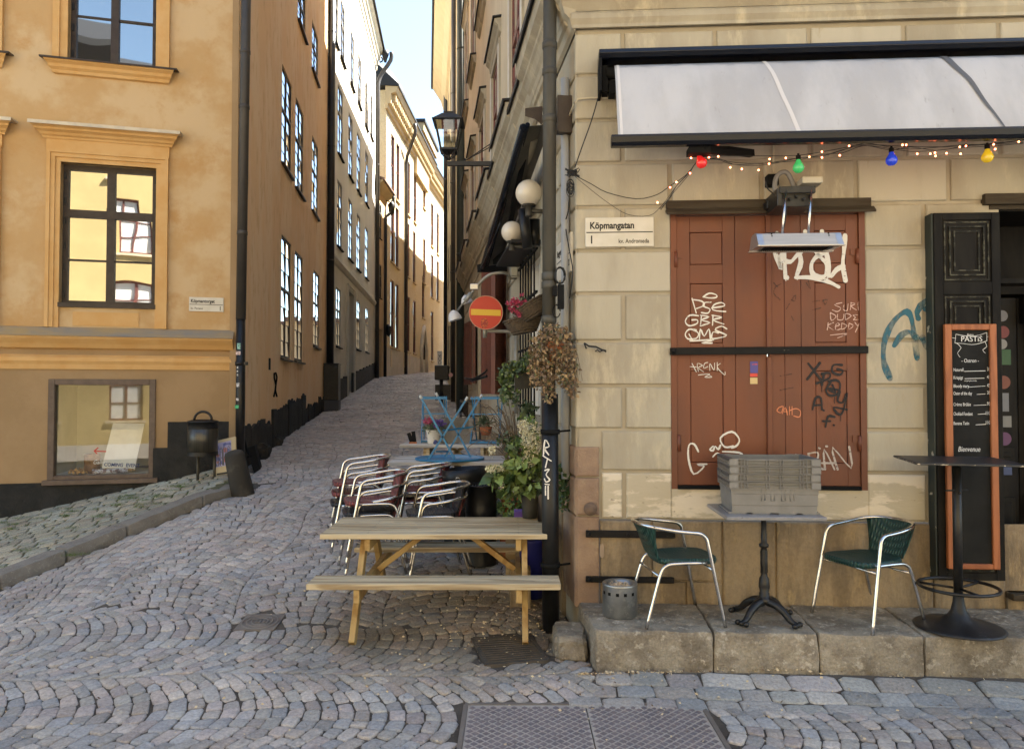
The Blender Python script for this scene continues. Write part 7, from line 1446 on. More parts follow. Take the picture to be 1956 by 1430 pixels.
# dried hanging plant on the corner pipe
o = thing('hanging_plant', 'withered brown trailing plant in an orange pot hanging on the zinc downpipe', 'plant', at(1055, 680, 5.8))
mb = MB(); random.seed(21)
mb.lathe([(.05, -.09), (.075, .05), (.08, .06), (.07, .05)], at(1062, 668, 5.78), 14); mb.build('pot', M_terra, o)
mb = MB()
for k in range(34):
    x0, a = random.uniform(-1, 1), random.uniform(0, 6.28); s_ = at(1058 + x0 * 30, 640 + abs(x0) * 18, 5.76 - .05 * math.sin(a)); e = s_ + Vector((x0 * .10 + random.gauss(0, .03), -.05 * math.sin(a), -random.uniform(.12, .44) * (1 - .25 * abs(x0)))); mb.tube(cat_([s_ + Vector((-x0 * .04, .02, .04)), s_, s_.lerp(e, .5) + Vector((x0 * .03, -.03, .04)), e], 3), .002, 4)
mb.build('stems', M_stem, o)
mb = MB()
for cx_, cy_, rx, rz2, n_ in ((1050, 668, .18, .16, 950), (1035, 705, .11, .17, 480), (1080, 695, .10, .18, 420), (1092, 730, .06, .12, 120), (1048, 745, .06, .11, 130), (1058, 635, .13, .07, 260)): leaves(mb, at(cx_, cy_, 5.76), (rx, .14, rz2), n_, .034, .5, 1.5, mi=[0, 0, 1, 1, 2])
mb.build('foliage', [M_dry1, M_dry2, M_drygreen], o)
# window box with ivy
o = thing('window_box', 'grey zinc window box with trailing ivy on the alley wall', 'planter', at(1005, 730, 7.0)); mb = MB(); mb.hexa([at(983, 745, 6.75), at(1032, 738, 6.9), at(1036, 738, 7.2), at(990, 742, 7.3), at(982, 714, 6.75), at(1030, 707, 6.9), at(1036, 710, 7.2), at(990, 715, 7.3)]); mb.build('box', M_zinc, o, bevel=.006)
mb = MB()
for cx_, cy_, rx, rz2, n_ in ((975, 715, .12, .11, 420), (965, 745, .05, .14, 160), (1000, 700, .12, .07, 260), (1018, 690, .10, .09, 200), (985, 755, .03, .10, 50)): leaves(mb, at(cx_, cy_, 6.85), (rx, .12, rz2), n_, .042, .3, 1.25, mi=[0, 0, 1, 2])
mb.build('ivy', [M_leafblue, M_leaf1, M_leaf2], o)
# wicker baskets with red flowers on the wall
for x, y, d, r_, lab, fl in ((1015, 590, 7.0, .17, 'upper tilted wicker basket with crimson flowers', 1), (1000, 620, 7.2, .19, 'lower wicker basket with dry stems, under the flower basket', 0)):
    o = thing('wicker_basket', lab, 'basket', at(x, y, d), 'wicker baskets beside the downpipe'); c = at(x, y, d); R = Matrix.Rotation(-.55 if fl else -.18, 3, 'Y'); mb = MB()
    prof = [(0, -.085), (r_ * .55, -.085), (r_ * .8, -.03), (r_ * .95, .03), (r_, .06), (r_ * .93, .055), (r_ * .7, -.02), (0, -.06)]; mb.lathe(prof, c, 26, R)
    for k in range(7):
        z_ = -.075 + k * .022; rr_ = r_ * (.60 + .065 * k); mb.tube([c + R @ Vector((rr_ * 1.03 * math.cos(t), rr_ * 1.03 * math.sin(t), z_ + .004 * math.sin(t * 13))) for t in np.linspace(0, 2 * math.pi, 40)[:-1]], .008, 5, closed=True)
    mb.build('basket', M_wicker, o)
    mb = MB()
    if fl:
        leaves(mb, at(1000, 585, 6.95), (.10, .08, .07), 130, .05, 0, 1.6); mb.build('foliage', M_leafblue, o); mb = MB()
        for k in range(34): leaves(mb, at(990 + random.gauss(0, 9), 582 + random.gauss(0, 11), 6.9), (.016, .016, .016), 16, .022, 0, 1.1)
        mb.build('flowers', M_pink, o)
    else: leaves(mb, at(985, 612, 7.1), (.10, .08, .03), 100, .045, 0, 2.2, mi=[0, 1]); mb.build('dry_stems', [M_dry1, M_dry2], o)
# zinc vase with big bouquet on the front picnic table
vx = at(1012, 985, 6.62); VZ = .887; o = thing('zinc_vase', 'dark zinc vase with a large leafy bouquet and cream blossom on the front picnic table', 'vase', (vx.x, vx.y, VZ))
mb = MB(); mb.lathe([(0, .0), (.062, 0), (.066, .01), (.082, .27), (.092, .31), (.088, .315), (.078, .27)], (vx.x, vx.y, VZ), 24); mb.build('vase', mat('dark_zinc', (.075, .072, .065), .5, .5, col2=(.05, .048, .043), scale=7), o)
mb = MB(); top = Vector((vx.x, vx.y, VZ + .28))
for k in range(26): e = at(random.uniform(945, 1040), random.uniform(800, 930), 6.55); mb.tube(cat_([top, top.lerp(e, .5) + Vector((0, 0, .05)), e], 3), .003, 4)
mb.build('stems', M_stem, o)
mb = MB(); 
for cx_, cy_, rx, rz2, n_, sz in ((1000, 885, .18, .13, 190, .10), (970, 905, .15, .09, 90, .12), (1015, 925, .12, .08, 70, .10), (975, 932, .10, .06, 45, .12), (995, 850, .12, .08, 80, .075), (1022, 830, .06, .13, 60, .06), (1005, 800, .06, .06, 30, .055)): leaves(mb, at(cx_, cy_, 6.5), (rx, .15, rz2), n_, sz, .45, 1.5, mi=[0, 0, 0, 3, 1, 2])
mb.build('foliage', [M_leaf1, M_leafblue, M_leaf2, mat('leaf_pale', (.24, .32, .12), .5)], o)
mb = MB()
for cx_, cy_, rx, rz2, n_ in ((1015, 840, .09, .17, 1000), (945, 895, .09, .035, 260), (1000, 815, .05, .07, 220), (1010, 880, .08, .06, 240), (940, 862, .03, .05, 90), (958, 925, .02, .04, 60)):
    leaves(mb, at(cx_, cy_, 6.42), (rx, .09, rz2), n_, .015, 0, 1.1)
mb.build('blossom', M_flow, o)
# dry grass plant and stems behind
o = thing('dry_grass_plant', 'tall dry brown grass in a pot behind the bouquet', 'plant', at(985, 860, 7.6)); mb = MB(); b_ = at(985, 900, 7.6)
for k in range(60):
    x, y = random.gauss(965, 32), random.uniform(765, 850); e = at(x, y, 7.5 + random.uniform(-.2, .2)); m__ = b_.lerp(e, .6) + Vector((0, 0, .14)); mb.tube(cat_([b_ + Vector((random.gauss(0, .04), random.gauss(0, .04), 0)), m__, e, e + (e - m__) * .25 + Vector((0, 0, -.05))], 3), [.0035] * 9 + [.0015], 4)
mb.build('blades', mat('dry_grass', (.13, .09, .065), .8, col2=(.20, .15, .09), scale=10), o); mb = MB(); mb.lathe([(0, 0), (.12, 0), (.16, .28), (.15, .29)], (b_.x, b_.y, g(b_.x, b_.y) + .35), 16); mb.box(b_.x - .16, b_.x + .16, b_.y - .15, b_.y + .15, g(b_.x, b_.y), g(b_.x, b_.y) + .35); mb.build('pot', M_terra, o)
mb = MB(); leaves(mb, at(1010, 780, 7.3), (.08, .1, .08), 60, .06, .2, 1.6, mi=[0, 1]); leaves(mb, at(975, 840, 7.4), (.16, .1, .08), 70, .05, .2, 1.6, mi=[0, 1]); mb.build('foliage', [M_leafblue, M_leaf2], o)
# low green plant on the ground, right of the barrels, with purple box and cans
p_ = ground_at(968, 1060); p_ = Vector((.0, 7.45, g(0, 7.45))); o = thing('bench_planter', 'wooden trough with low green plants by the wall behind the front table', 'planter', p_); mb = MB(); x_ = .02
mb.box(-.06, .20, 6.95, 8.0, p_.z, p_.z + .46); mb.build('trough', M_pinegrey, o); mb = MB(); leaves(mb, (.02, 7.5, p_.z + .56), (.18, .4, .12), 420, .06, .1, 1.4, mi=[0, 1]); mb.build('foliage', [M_leaf2, M_leaf1], o)
mb = MB(); q = at(992, 972, 7.0); mb.box(q.x - .05, q.x + .03, q.y - .08, q.y + .08, q.z - .07, q.z - .01); setp(mb.build('box', M_purple, bevel=.004), 'small purple box beside the zinc vase, behind the table', 'box')
q = Vector((.18, 6.62, g(.18, 6.62))); mb = MB(); mb.lathe([(0, 0), (.09, 0), (.12, .50), (.125, .52), (0, .51)], q, 18); setp(mb.build('blue_bucket', mat('blue_plastic', (.015, .02, .20), .5)), 'dark blue plastic bucket beside the downpipe under the front table', 'bucket')
q = Vector((.05, 6.5, g(.0, 6.5))); mb = MB(); mb.box(-.02, .16, 6.35, 6.75, q.z - .05, q.z + .30); setp(mb.build('stone_post', M_sand, bevel=.01), 'sandstone block under the right end of the front picnic table', 'stone')
mb = MB(); q = at(1078, 930, 6.1); leaves(mb, q, (.05, .08, .22), 120, .06, .3, 1.5); setp(mb.build('climbing_plant', M_leaf2), 'green weed climbing between the downpipe and the cream corner', 'plant')
# pot plants on far table
q = Vector((at(828, 838, 9.75).x, 9.75, T3Z)); o = thing('flower_pot', 'white and blue glazed pot with pink and purple flowers on the far picnic table', 'flower pot', q)
mb = MB(); mb.lathe([(0, 0), (.072, 0), (.08, .02), (.078, .04), (.095, .12), (.108, .18), (.112, .185), (.1, .185), (.09, .15)], q, 26); mb.build('pot', mat('glazed_white', (.60, .57, .50), .25, col2=(.08, .10, .28), scale=9, lo=.56, hi=.6, spec=.7), o)
mb = MB(); leaves(mb, q + Vector((0, 0, .22)), (.15, .12, .09), 300, .04, .2, 1.6); mb.build('foliage', M_leafblue, o)
for c_, m_, n_ in (((-.05, .30), M_pink, 150), ((.06, .27), M_purple, 170)): mb = MB(); leaves(mb, q + Vector((c_[0], -.03, c_[1])), (.09, .08, .05), n_, .026, 0, 1.1); mb.build('flowers', m_, o)
q = Vector((at(790, 840, 9.9).x, 9.85, T3Z)); o = thing('menu_holder', 'small black menu holder on a red-brown wooden foot on the far picnic table', 'menu holder', q); mb = MB(); mb.box(q.x - .05, q.x + .05, q.y - .03, q.y + .03, q.z, q.z + .02); mb.build('foot', M_frame, o); mb = MB(); mb.bar(q + Vector((-.02, 0, .02)), q + Vector((-.06, 0, .14)), .02, .05); mb.bar(q + Vector((.02, 0, .02)), q + Vector((.0, 0, .16)), .02, .05); mb.build('holder', M_blackmatte, o)
q = at(928, 822, 9.9); o = thing('terracotta_pot', 'small terracotta pot with a spiky plant near the blue chair', 'flower pot', q); mb = MB(); mb.lathe([(0, -.06), (.06, -.06), (.085, .04), (.09, .05), (.0, .05)], q, 18); mb.build('pot', M_terra, o); mb = MB(); leaves(mb, q + Vector((0, 0, .10)), (.07, .06, .06), 90, .11, -.9, 6); mb.build('spikes', M_leafblue, o)
# ================================================================ blue round table, upside down, on the middle picnic table
q = Vector((at(860, 880, 8.72).x, 8.66, T2Z)); BB = thing('blue_round_table', 'round blue metal folding table lying upside down on the grey picnic table', 'table', q)
mb = MB(); mb.lathe([(0, .002), (.40, .002), (.405, .012), (.40, .026), (.39, .022), (.38, .012), (0, .012)], q, 48); mb.build('tabletop', M_blue, BB)
d1, d2 = 8.50, 8.84
for (t0, b0), d_ in ((((806, 762), (869, 884)), d1), (((889, 765), (818, 881)), d1), (((836, 757), (899, 872)), d2), (((917, 760), (850, 868)), d2)):
    a, b = at(*t0, d_), at(*b0, d_); b.z = T2Z + .015; mb = MB(); mb.bar(a, b, .022, .034, (0, 1, 0)); mb.build('leg', M_blue, BB); mb = MB(); mb.tube([a, a + (a - b).normalized() * .05], .016, 8); mb.build('rubber_foot', mat('clear_rubber', (.5, .52, .52), .5) if 'clear_rubber' not in MATS else MATS['clear_rubber'], BB)
mb = MB()
for p0, p1 in (((833, 862), (855, 862)), ((846, 822), (905, 815)),): mb = MB(); mb.bar(at(*p0, d1), at(*p1, d2), .012, .02); mb.build('crossbar', M_blue, BB)
def fold_chair(x, y, z, w_, label, deg=0, m=M_blue):
    """folding chair put seat-down on the table, legs in the air"""
    O = thing('folding_chair', label, 'chair', (x, y, z), 'blue folding chairs put upside down on the far picnic table'); O.rotation_euler.z = math.radians(deg); off = Vector((x, y, z)); B = lambda mb, n: (setattr(mb, 'v', [tuple(Vector(v) + off) for v in mb.v]), mb.build(n, m, O))[1]
    mb = MB(); mb.box(-w_ / 2, w_ / 2, -.19, .19, .01, .03); mb.box(-w_ / 2 - .005, -w_ / 2 + .01, -.2, .2, .0, .04); mb.box(w_ / 2 - .01, w_ / 2 + .005, -.2, .2, .0, .04); B(mb, 'seat')
    for s_ in (-1, 1):
        mb = MB(); mb.bar((s_ * w_ / 2, -.17, .0), (s_ * w_ / 2, .16, .62), .012, .022); B(mb, 'leg'); mb = MB(); mb.bar((s_ * (w_ / 2 - .02), .19, -.0), (s_ * (w_ / 2 - .02), -.17, .62), .012, .022); B(mb, 'leg')
    for q in ((.15, .17, .595, .62), (-.18, -.16, .585, .61), (-.08, -.065, .38, .395)): mb = MB(); mb.box(-w_ / 2, w_ / 2, *q); B(mb, 'leg_rail')
    return O
fold_chair(at(830, 840, 10.2).x, 10.16, T3Z, .33, 'blue folding chair upside down at the left back of the far picnic table', 4)
fold_chair(at(930, 835, 9.95).x, 9.92, T3Z, .38, 'blue folding chair upside down at the right end of the far picnic table', -8)
fold_chair(at(897, 835, 10.6).x, 10.75, T3Z - .05, .30, 'dark folding chair frame behind the grey crates on the far side', 2, M_black)
# ================================================================ black barrel grills
def barrel(x, y, r, h_, label, lid=False):
    z = g(x, y); O = thing('oil_barrel', label, 'barrel', (x, y, z), 'black oil barrel grills behind the chairs'); mb = MB(); p = [(0, 0), (r, 0), (r + .006, .01), (r, .02)]
    for q in (.33, .66): p += [(r, h_ * q - .02), (r + .008, h_ * q), (r, h_ * q + .02)]
    p += [(r, h_ - .02), (r + .01, h_ - .01), (r + .008, h_), (r - .004, h_), (r - .006, h_ - .06), (0, h_ - .06)]; mb.lathe(p, (x, y, z), 36); mb.build('drum', M_black, O)
    if lid:
        mb = MB(); R = Matrix.Rotation(-.08, 3, 'Y'); mb.lathe([(r + .012, -.02), (r + .016, .07), (r + .012, .15), (r + .005, .15), (r + .004, .0), (0, -.01)], (x, y, z + h_ + .03), 36, R); mb.build('grill_rim', M_black, O); mb = MB(); mb.tube([(x - .06 + .02 * math.cos(t), y - r - .03, z + h_ + .09 + .02 * math.sin(t)) for t in np.linspace(0, 6.2, 10)], .004, 5); mb.build('latch', M_alu, O)
    else:
        mb = MB(); 
        for k in range(9): xx = -r + .04 + k * (2 * r - .08) / 8; yy = math.sqrt(max(r * r - xx * xx, 0)) * .95; mb.tube([(x + xx, y - yy, z + h_ - .02), (x + xx, y + yy, z + h_ - .02)], .004, 5)
        mb.build('grate', M_iron, O)
    return O
barrel(-.50, 7.93, .225, .66, 'black barrel grill with raised rim behind the chair stacks', True); barrel(-.31, 7.42, .155, .79, 'narrower black barrel with grate nearest the bouquet')
# ================================================================ things at the left corner
p = ground_at(385, 935); bz = float(SW(p.x, p.y)); bd = 10.6; bc = at(387, 880, bd); TB = thing('litter_bin', 'black perforated litter bin on two posts at the orange house corner', 'litter bin', (bc.x, bc.y, bz))
kz = bd / 1412; zb_, zt2 = at(387, 869, bd).z, at(387, 806, bd).z; rb = 27 * kz
M_perf = mat('perforated_steel', (.018, .017, .014), .35, spec=.7); n = M_perf.node_tree.nodes; L = M_perf.node_tree.links; tc = n.new('ShaderNodeTexCoord'); vo = n.new('ShaderNodeTexVoronoi'); vo.inputs['Scale'].default_value = 34; vo.inputs['Randomness'].default_value = 0; L.new(tc.outputs['Object'], vo.inputs[0]); mr = n.new('ShaderNodeMapRange'); mr.inputs[1].default_value = .3; mr.inputs[2].default_value = .4; L.new(vo.outputs[0], mr.inputs[0]); mx = n.new('ShaderNodeMix'); mx.data_type = 'RGBA'; L.new(mr.outputs[0], mx.inputs[0]); mx.inputs[6].default_value = (.001, .001, .001, 1); mx.inputs[7].default_value = (.035, .03, .02, 1); L.new(mx.outputs[2], n['Principled BSDF'].inputs['Base Color'])
mb = MB(); mb.lathe([(0, zb_), (rb, zb_), (rb, zt2), (rb - .01, zt2), (rb - .01, zb_ + .02)], (bc.x, bc.y, 0), 32); mb.build('basket', M_perf, TB)
mb = MB(); mb.lathe([(rb + .004, zt2 - .09), (rb + .004, zt2 - .0), (rb + .012, zt2), (rb + .012, zt2 + .012), (rb * .75, zt2 + .035), (rb * .7, zt2 + .02), (0, zt2 + .02)], (bc.x, bc.y, 0), 32); mb.build('rim', M_black, TB); mb = MB(); mb.lathe([(rb + .004, zb_ - .002), (rb + .004, zb_ + .05)], (bc.x, bc.y, 0), 32); mb.build('rim', M_black, TB)
mb = MB(); mb.tube([(bc.x + .125 * math.cos(t), bc.y, zt2 + .03 + .12 * math.sin(t)) for t in np.linspace(0, math.pi, 14)], .018, 8); mb.build('hood_ring', M_black, TB)
for dx in (-.11, .13): mb = MB(); mb.tube([(bc.x + dx, bc.y + .10, bz - .05), (bc.x + dx, bc.y + .10, zb_ + .01)], .020, 10); mb.build('post', M_zinc, TB)
bp0 = Vector((at(465, 940, 10.15).x, 10.15, g(-3.7, 10.15) - .03)); bt = at(446, 862, 10.05); o = thing('stone_bollard', 'leaning dark granite bollard at the end of the kerb', 'bollard', bp0)
mb = MB(); ax = (bt - bp0); rM = ax.to_track_quat('Z', 'Y').to_matrix(); l_ = ax.length; mb.lathe([(.155, -.05), (.15, .1), (.142, l_ * .5), (.130, l_ - .05), (.115, l_ - .01), (.07, l_ + .01), (0, l_ + .015)], bp0, 28, rM); mb.build('bollard', mat('bollard_stone', (.04, .037, .032), .8, spec=.25, col2=(.07, .065, .055), scale=5, lo=.5, hi=.7, bump=.8, bscale=25), o)
# framed artwork leaning on the pipe
c_ = [at(410, 922, 10.7), at(452, 916, 10.75), at(450, 833, 10.95), at(406, 843, 10.9)]; o = thing('framed_print', 'pale wooden panel with a blue and pink print leaning behind the bollard', 'picture', c_[0]); nn = (c_[1] - c_[0]).cross(c_[3] - c_[0]).normalized()
if nn.y > 0: nn = -nn
mb = MB(); mb.extrude(c_, -nn * .045); mb.build('panel', mat('pale_wood_panel', (.55, .46, .28), .6), o, bevel=.003)
def onp(s_, t_, e=.002): return c_[0].lerp(c_[1], s_).lerp(c_[3].lerp(c_[2], s_), t_) + nn * e
mb = MB(); mb.add([onp(.06, .36), onp(.80, .36), onp(.80, .93), onp(.06, .93)], [(0, 1, 2, 3)]); mb.build('print', mat('print_paper', (.42, .40, .60), .5, col2=(.14, .16, .38), scale=14, lo=.5, hi=.58), o)
mb = MB(); 
for s0, s1, t0, t1 in ((.14, .24, .45, .50), (.14, .26, .60, .66), (.47, .60, .45, .58), (.47, .60, .68, .78), (.13, .22, .7, .76)): mb.add([onp(s0, t0, .004), onp(s1, t0, .004), onp(s1, t1, .004), onp(s0, t1, .004)], [(0, 1, 2, 3)])
mb.build('print_pink_blocks', mat('print_pink', (.55, .20, .17), .5), o)['kind'] = 'stuff'
mb = MB()
for s0 in (.10, .30, .44, .64): mb.tube([onp(s0, .38, .004), onp(s0, .75, .004), onp(s0 + .05, .82, .004), onp(s0 + .10, .75, .004), onp(s0 + .10, .38, .004)], .006, 4)
mb.build('print_arches', mat('print_grey', (.2, .19, .2), .5), o); mb = MB(); mb.add([onp(.12, .17, .004), onp(.9, .17, .004), onp(.9, .215, .004), onp(.12, .215, .004)], [(0, 1, 2, 3)]); mb.build('caption_strip', M_ink, o)
P = [at(486, 905, 11.4), at(497, 896, 11.7), at(486, 850, 11.8), at(470, 856, 11.5)]; mb = MB(); mb.extrude(P, (-.05, .25, 0)); mb.tube([at(466, 838, 11.5), at(472, 862, 11.5), at(480, 872, 11.4)], .02, 6); mb.sphere(at(474, 872, 11.35), .022, 8, 6); setp(mb.build('black_bag', M_blackmatte, bevel=.02), 'black portfolio bag leaning on the wall behind the bollard', 'bag')
for i, (x, y, r, lab) in enumerate(((490, 872, .23, 'dark boulder behind the black bag'), (521, 848, .17, 'small rough boulder at the foot of the orange side wall'), (545, 822, .22, 'dark rough boulder below the black plinth'), (508, 862, .10, 'smallest rock between two boulders'))):
    q = ground_at(x, y + 4); mb = MB(); c = Vector((q.x - .05, q.y + .1, q.z + r * .35)); rockbox([c + Vector((a * r, b * r, e * r * .75)) for e in (-1, 1) for a, b in ((-1.2, -1), (1, -.8), (.8, 1), (-1, 1))], (6, 6, 6), .07, 3, .09, mb, i * 5.1); setp(mb.build('boulder', mat('dark_rock', (.02, .02, .019), .85, spec=.25, col2=(.06, .054, .045), scale=4, bump=.8, bscale=10) if 'dark_rock' not in MATS else MATS['dark_rock']), lab, 'boulder', 'rocks along the orange wall')
# ================================================================ inside the shop window
def sp(px, py, n): u, z = LF.hit(px, py, n); return LF.p(u, z, n)
a, b, c_, d = sp(194, 894, -.35), sp(257, 896, -.35), sp(276, 809, -.55), sp(216, 808, -.55); o = thing('canvas_board', 'blank white canvas lettered COMING EVENT in the shop window', 'canvas', a); mb = MB(); mb.extrude([a, b, c_, d], LF.p(0, 0, -.03) - LF.p(0, 0, 0)); mb.build('canvas', M_whitepaint, o)
xd = (b - a).normalized(); ud_ = (d - a).normalized(); ud_ = (ud_ - xd * ud_.dot(xd)).normalized(); text('lettering', 'COMING  EVENT', .075, a + (b - a) * .06 + ud_ * .035 + Vector((LF.nx, LF.ny, 0)) * .008, xd, ud_, mat('blue_lettering', (.02, .04, .18), .6), o, .86, .004)
mb = MB(); mb.extrude([sp(200, 898, -.3), sp(252, 899, -.3), sp(252, 895, -.3), sp(200, 894, -.3)], (0, .1, 0)); mb.build('easel_ledge', M_pine, o)
q = LF.p(*LF.hit(176, 902, -.4), -.4); q.z = SHOPZ; mb = MB(); mb.lathe([(0, 0), (.105, 0), (.112, .27), (.11, .29), (.09, .29), (.09, .2)], q, 20); setp(mb.build('cork_basket', mat('cork', (.34, .19, .08), .8, col2=(.22, .12, .05), scale=25)), 'brown cork basket on the shop window sill', 'basket')
q2 = sp(205, 904, -.22); q2.z = SHOPZ + .04; xv = Vector((LF.dx, LF.dy, 0)); mb = MB(); mb.tube([q2 - xv * .2, q2 + xv * .14], .036, 14); mb.tube([q2 - xv * .06 + Vector((0, .09, 0)), q2 + xv * .24 + Vector((0, .09, 0))], .036, 14); setp(mb.build('rolled_posters', mat('poster_roll', (.55, .53, .55), .5, col2=(.20, .12, .10), scale=18, lo=.5, hi=.56)), 'two rolled printed posters lying in the shop window', 'poster rolls')
q3 = sp(150, 905, -.3); q3.z = SHOPZ; mb = MB(); leaves(mb, q3 + Vector((0, 0, .035)), (.16, .06, .03), 70, .05, 0, 1.3); setp(mb.build('wood_shavings', mat('wood_bits', (.45, .26, .09), .8)), 'pile of brown wood curls on the shop window sill', 'shavings')
# gallery lettering and the red arrow on the glass
text('glass_lettering', 'Galleri', .085, LF.p(*LF.hit(177, 886, -.045), -.045), (LF.dx, LF.dy, 0), (0, 0, 1), M_whitepaint, sw_, .8, 0, shear=.4)
strokes('red_arrow', sw_, LF, [[(180, 861), (202, 862)], [(180, 861), (187, 855)], [(180, 861), (185, 866)]], 2, mat('arrow_red', (.5, .05, .03), .5), -.046)
# ================================================================ in the ground
M_castiron = mat('worn_cast_iron', (.16, .14, .125), .6, .3, col2=(.21, .185, .16), scale=4, bump=.3, bscale=30)
x0, x1, y0, y1 = HATCH; hz_ = .004
o = thing('steel_hatch', 'pair of rusty steel hatch plates with raised diamond tread in the paving', 'hatch', ((x0 + x1) / 2, (y0 + y1) / 2, 0))
xm = .47
M_hatch = mat('hatch_groove', (.34, .30, .265), .75, .0, col2=(.40, .36, .31), scale=5, col3=(.14, .12, .11), scale3=30, lo3=.55, hi3=.65)
M_stud = mat('hatch_stud', (.145, .125, .13), .5, .3, col2=(.20, .17, .17), scale=6)
for a_, b_ in ((x0 + .02, xm - .004), (xm + .004, x1 - .02)):
    mb = MB(); mb.box(a_, b_, y0, y1 - .02, -.03, hz_); p = mb.build('hatch_plate', M_hatch, o)
    mb = MB(); sx, sy = .066, .064; r_ = 0; yy = y0 + .03
    while yy < y1 - .04:
        xx = a_ + .03 + (sx / 2 if r_ % 2 else 0)
        while xx < b_ - .02:
            hx, hy, t = sx * .37, sy * .37, .5; mb.add([(xx - hx, yy, hz_), (xx, yy - hy, hz_), (xx + hx, yy, hz_), (xx, yy + hy, hz_), (xx - hx * t, yy, hz_ + .007), (xx, yy - hy * t, hz_ + .007), (xx + hx * t, yy, hz_ + .007), (xx, yy + hy * t, hz_ + .007)], [(0, 1, 5, 4), (1, 2, 6, 5), (2, 3, 7, 6), (3, 0, 4, 7), (4, 5, 6, 7)]); xx += sx
        yy += sy / 2; r_ += 1
    mb.build('tread_studs', M_stud, p)
mb = MB()
for q in ((x0, x1, y1 - .018, y1 + .012), (x0 - .01, x0 + .018, y0, y1 - .02), (x1 - .018, x1 + .01, y0, y1 - .02)): mb.box(*q, -.03, hz_ + .006)
mb.build('hatch_frame', M_castiron, o)
# drain grate
G0, G1, G2, G3 = GRATE; o = thing('drain_grate', 'square iron drain grate with parallel bars under the front table', 'drain', G0); lift = Vector((0, 0, -.010))
mb = MB()
for a_, b_ in ((G0, G1), (G1, G2), (G2, G3), (G3, G0)): mb.bar(a_ + lift * .6, b_ + lift * .6, .035, .03)
mb.build('grate_frame', mat('drain_iron', (.07, .058, .045), .7, .3, col2=(.10, .08, .06), scale=9), o); mb = MB()
for k in range(1, 12): mb.bar(G0.lerp(G3, k / 12) + lift * .4, G1.lerp(G2, k / 12) + lift * .4, .017, .03)
mb.build('grate_bars', MATS['drain_iron'], o)
mb = MB(); mb.add([G0 + Vector((0, 0, -.022)), G1 + Vector((0, 0, -.022)), G2 + Vector((0, 0, -.022)), G3 + Vector((0, 0, -.022))], [(0, 1, 2, 3)]); mb.build('drain_well', M_blackmatte, o)
o = thing('manhole_cover', 'small square manhole cover with round rings in the cobbles', 'manhole cover', MANH); mz = MANH.z; sl_ = (g(MANH.x, MANH.y + .2) - g(MANH.x, MANH.y - .2)) / .4
M_ = Matrix.Rotation(math.atan(sl_), 3, 'X'); mb = MB(); mb.hexa([MANH + M_ @ Vector((a, b, c)) for c in (-.03, .0) for a, b in ((-.16, -.16), (.16, -.16), (.16, .16), (-.16, .16))]); mb.build('cover_plate', M_castiron, o)
mb = MB()
for r_ in (.15, .11, .075): mb.lathe([(r_, .002), (r_ - .004, .010), (r_ - .014, .010), (r_ - .018, .002)], MANH, 32, M_)
for k in range(3): mb.hexa([MANH + M_ @ Vector((a, b, c)) for c in (.002, .008) for a, b in ((-.04 + k * .03, -.03), (-.02 + k * .03, -.03), (-.02 + k * .03, .03), (-.04 + k * .03, .03))])
mb.build('cover_rings', M_castiron, o)
# ================================================================ litter of petals, grass tufts
random.seed(5); mb = MB()
def onstreet(x, y): return Vector((x, y, g(x, y) + .004))
for k in range(1300):
    if k < 520: x, y = random.gauss(.05, .42), random.gauss(6.1, .38)
    elif k < 700: x, y = random.uniform(-1.2, 6), random.gauss(5.02, .16)
    else: x, y = random.uniform(-4, 4), random.uniform(4.2, 8)
    if x > .45 and y > 5.15: y = 5.1
    leaves(mb, onstreet(x, y) + Vector((0, 0, .004)), (.004, .004, .002), 1, .022, 0, 1.6, mi=[0, 0, 0, 1], flat=(1, 1, .25))
setp(mb.build('petal_litter', [mat('fallen_petal', (.62, .50, .32), .8), M_dry2]), kind='stuff')
M_grass = mat('grass_blade', (.075, .13, .02), .6, col2=(.12, .17, .035), scale=6); mb = MB()
def tuft(x, y, z, n, s_):
    for _ in range(n):
        p = Vector((x + random.gauss(0, s_), y + random.gauss(0, s_ * .6), z)); d = Vector((random.gauss(0, .5), random.gauss(0, .5), 1)).normalized(); l = random.uniform(.02, .06); w_ = Vector((d.y, -d.x, 0)).normalized() * .002 if abs(d.x) + abs(d.y) > 0 else Vector((.002, 0, 0)); mb.add([p - w_, p + w_, p + d * l + Vector((0, 0, -.3 * l))], [(0, 1, 2)])
tufts = [(345, 930), (370, 938), (372, 925), (350, 945), (270, 948), (262, 952), (180, 972), (155, 978), (320, 972), (310, 962), (60, 990), (30, 1010), (45, 1003), (25, 1030), (100, 990), (240, 965), (330, 950), (360, 932), (20, 1085), (60, 1052), (170, 1010), (210, 985), (125, 1060), (15, 1000), (130, 985), (285, 955)]
for x, y in tufts:
    q = ground_at(x, y + 14)
    for k in range(4): tuft(q.x + random.gauss(0, .16), q.y + random.gauss(0, .05), float(SW(q.x, q.y)) - .012, 75, .055)
for k in range(90):
    x, y = random.uniform(-8.5, -4.3), random.uniform(7.5, 11.2)
    if kerb_side(np.array(x), np.array(y)) > .3 and (x - LF.x) * LF.nx + (y - LF.y) * LF.ny > .05: tuft(x, y, float(SW(x, y)) - .012, 22, .04)
setp(mb.build('grass_tufts', M_grass), kind='stuff')
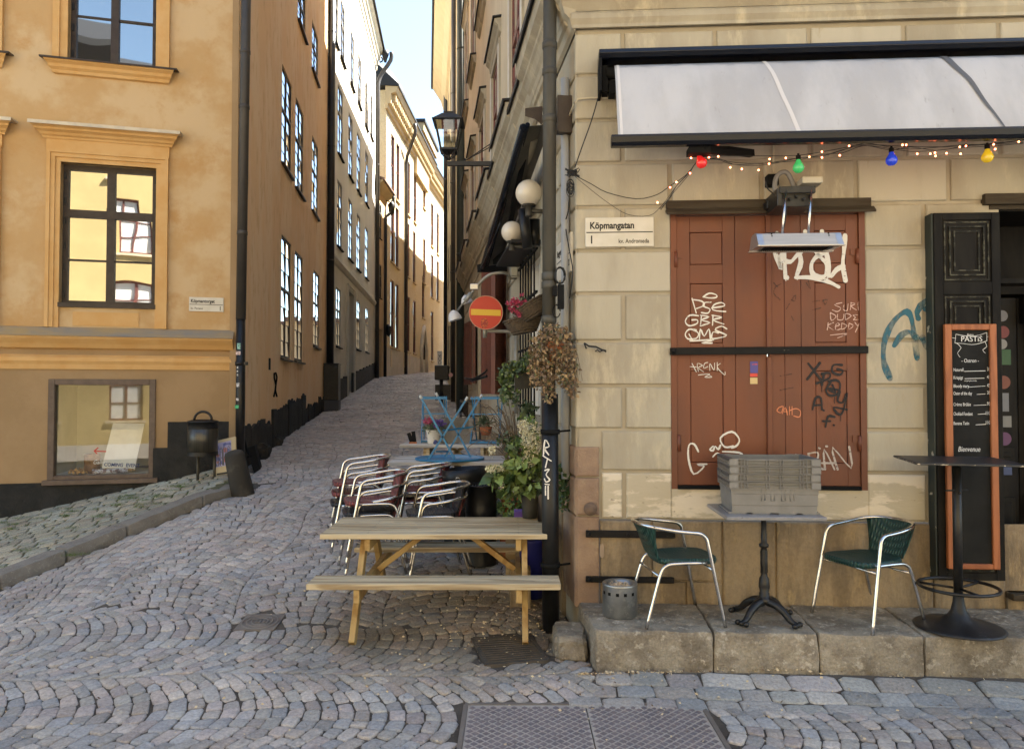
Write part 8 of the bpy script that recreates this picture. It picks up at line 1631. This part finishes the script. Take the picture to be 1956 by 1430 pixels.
# ================================================================ far alley bits
q = ground_at(846, 745); o = thing('black_letterbox', 'black box on a post at the right side of the alley', 'post box', at(843, 740, 24)); mb = MB(); c = at(843, 705, 24); mb.box(c.x - .2, c.x + .25, c.y - .2, c.y + .2, c.z - .35, c.z + .12); mb.build('box', M_black, o, bevel=.02); mb = MB(); mb.tube([c + Vector((0, 0, -.3)), Vector((c.x, c.y, g(c.x, c.y)))], .06, 8); mb.bar(c + Vector((-.2, 0, -.75)), c + Vector((.3, 0, -.75)), .05, .5); mb.build('post', M_black, o)
c = at(840, 685, 27); mb = MB(); mb.box(c.x - .09, c.x + .09, c.y - .02, c.y + .02, c.z - .25, c.z + .28); so2 = mb.build('hanging_sign', M_whitepaint); setp(so2, 'small white upright shop sign far up the alley', 'shop sign')
text('lettering', 'DOK', .17, c + Vector((.06, -.022, -.2)), (0, 0, 1), (-1, 0, 0), M_ink, None).parent = so2
for x, y, W_, lab in ((862, 667, RA, 'black wall lamp on the peach house'),):
    q = PA.p(PA.hit(733, 612)[0], PA.hit(733, 632)[1], .25); mb = MB(); mb.lathe([(0, -.3), (.10, -.2), (.16, .2), (.05, .3), (0, .35)], q, 8); mb.tube([q + Vector((0, 0, .3)), q + Vector((-.25, 0, .35))], .03, 5); setp(mb.build('wall_lamp', M_black), 'black wall lamp beside the peach house doorway', 'wall lamp')
q = PA.p(PA.hit(737, 400)[0], PA.hit(737, 398)[1], .3); mb = MB(); mb.lathe([(0, -.4), (.14, -.25), (.2, .2), (.06, .35), (0, .4)], q, 8); mb.tube([q + Vector((0, 0, .3)), q + Vector((-.3, 0, .4))], .03, 5); setp(mb.build('wall_lamp', M_black), 'black ornate wall lamp high under the low peach roof', 'wall lamp')
st = at(861, 716, 20.9); mb = MB(); mb.disc(st, .06, (0, -1, 0), 14); setp(mb.build('round_sticker', mat('pale_pink_sticker', (.55, .30, .27), .6)), 'round pale pink sticker on a far downpipe', 'sticker')
mb = MB(); mb.tube(cat_([at(888, 722, 10.8), at(905, 723, 10.5), at(925, 712, 10.3), at(930, 706, 10.2)], 3), .016, 6); mb.tube(cat_([at(900, 727, 10.6), at(918, 722, 10.4), at(930, 718, 10.3)], 3), .02, 6); setp(mb.build('parasol_handle', M_black), 'black curved iron wall hook below the red shutters', 'hook')
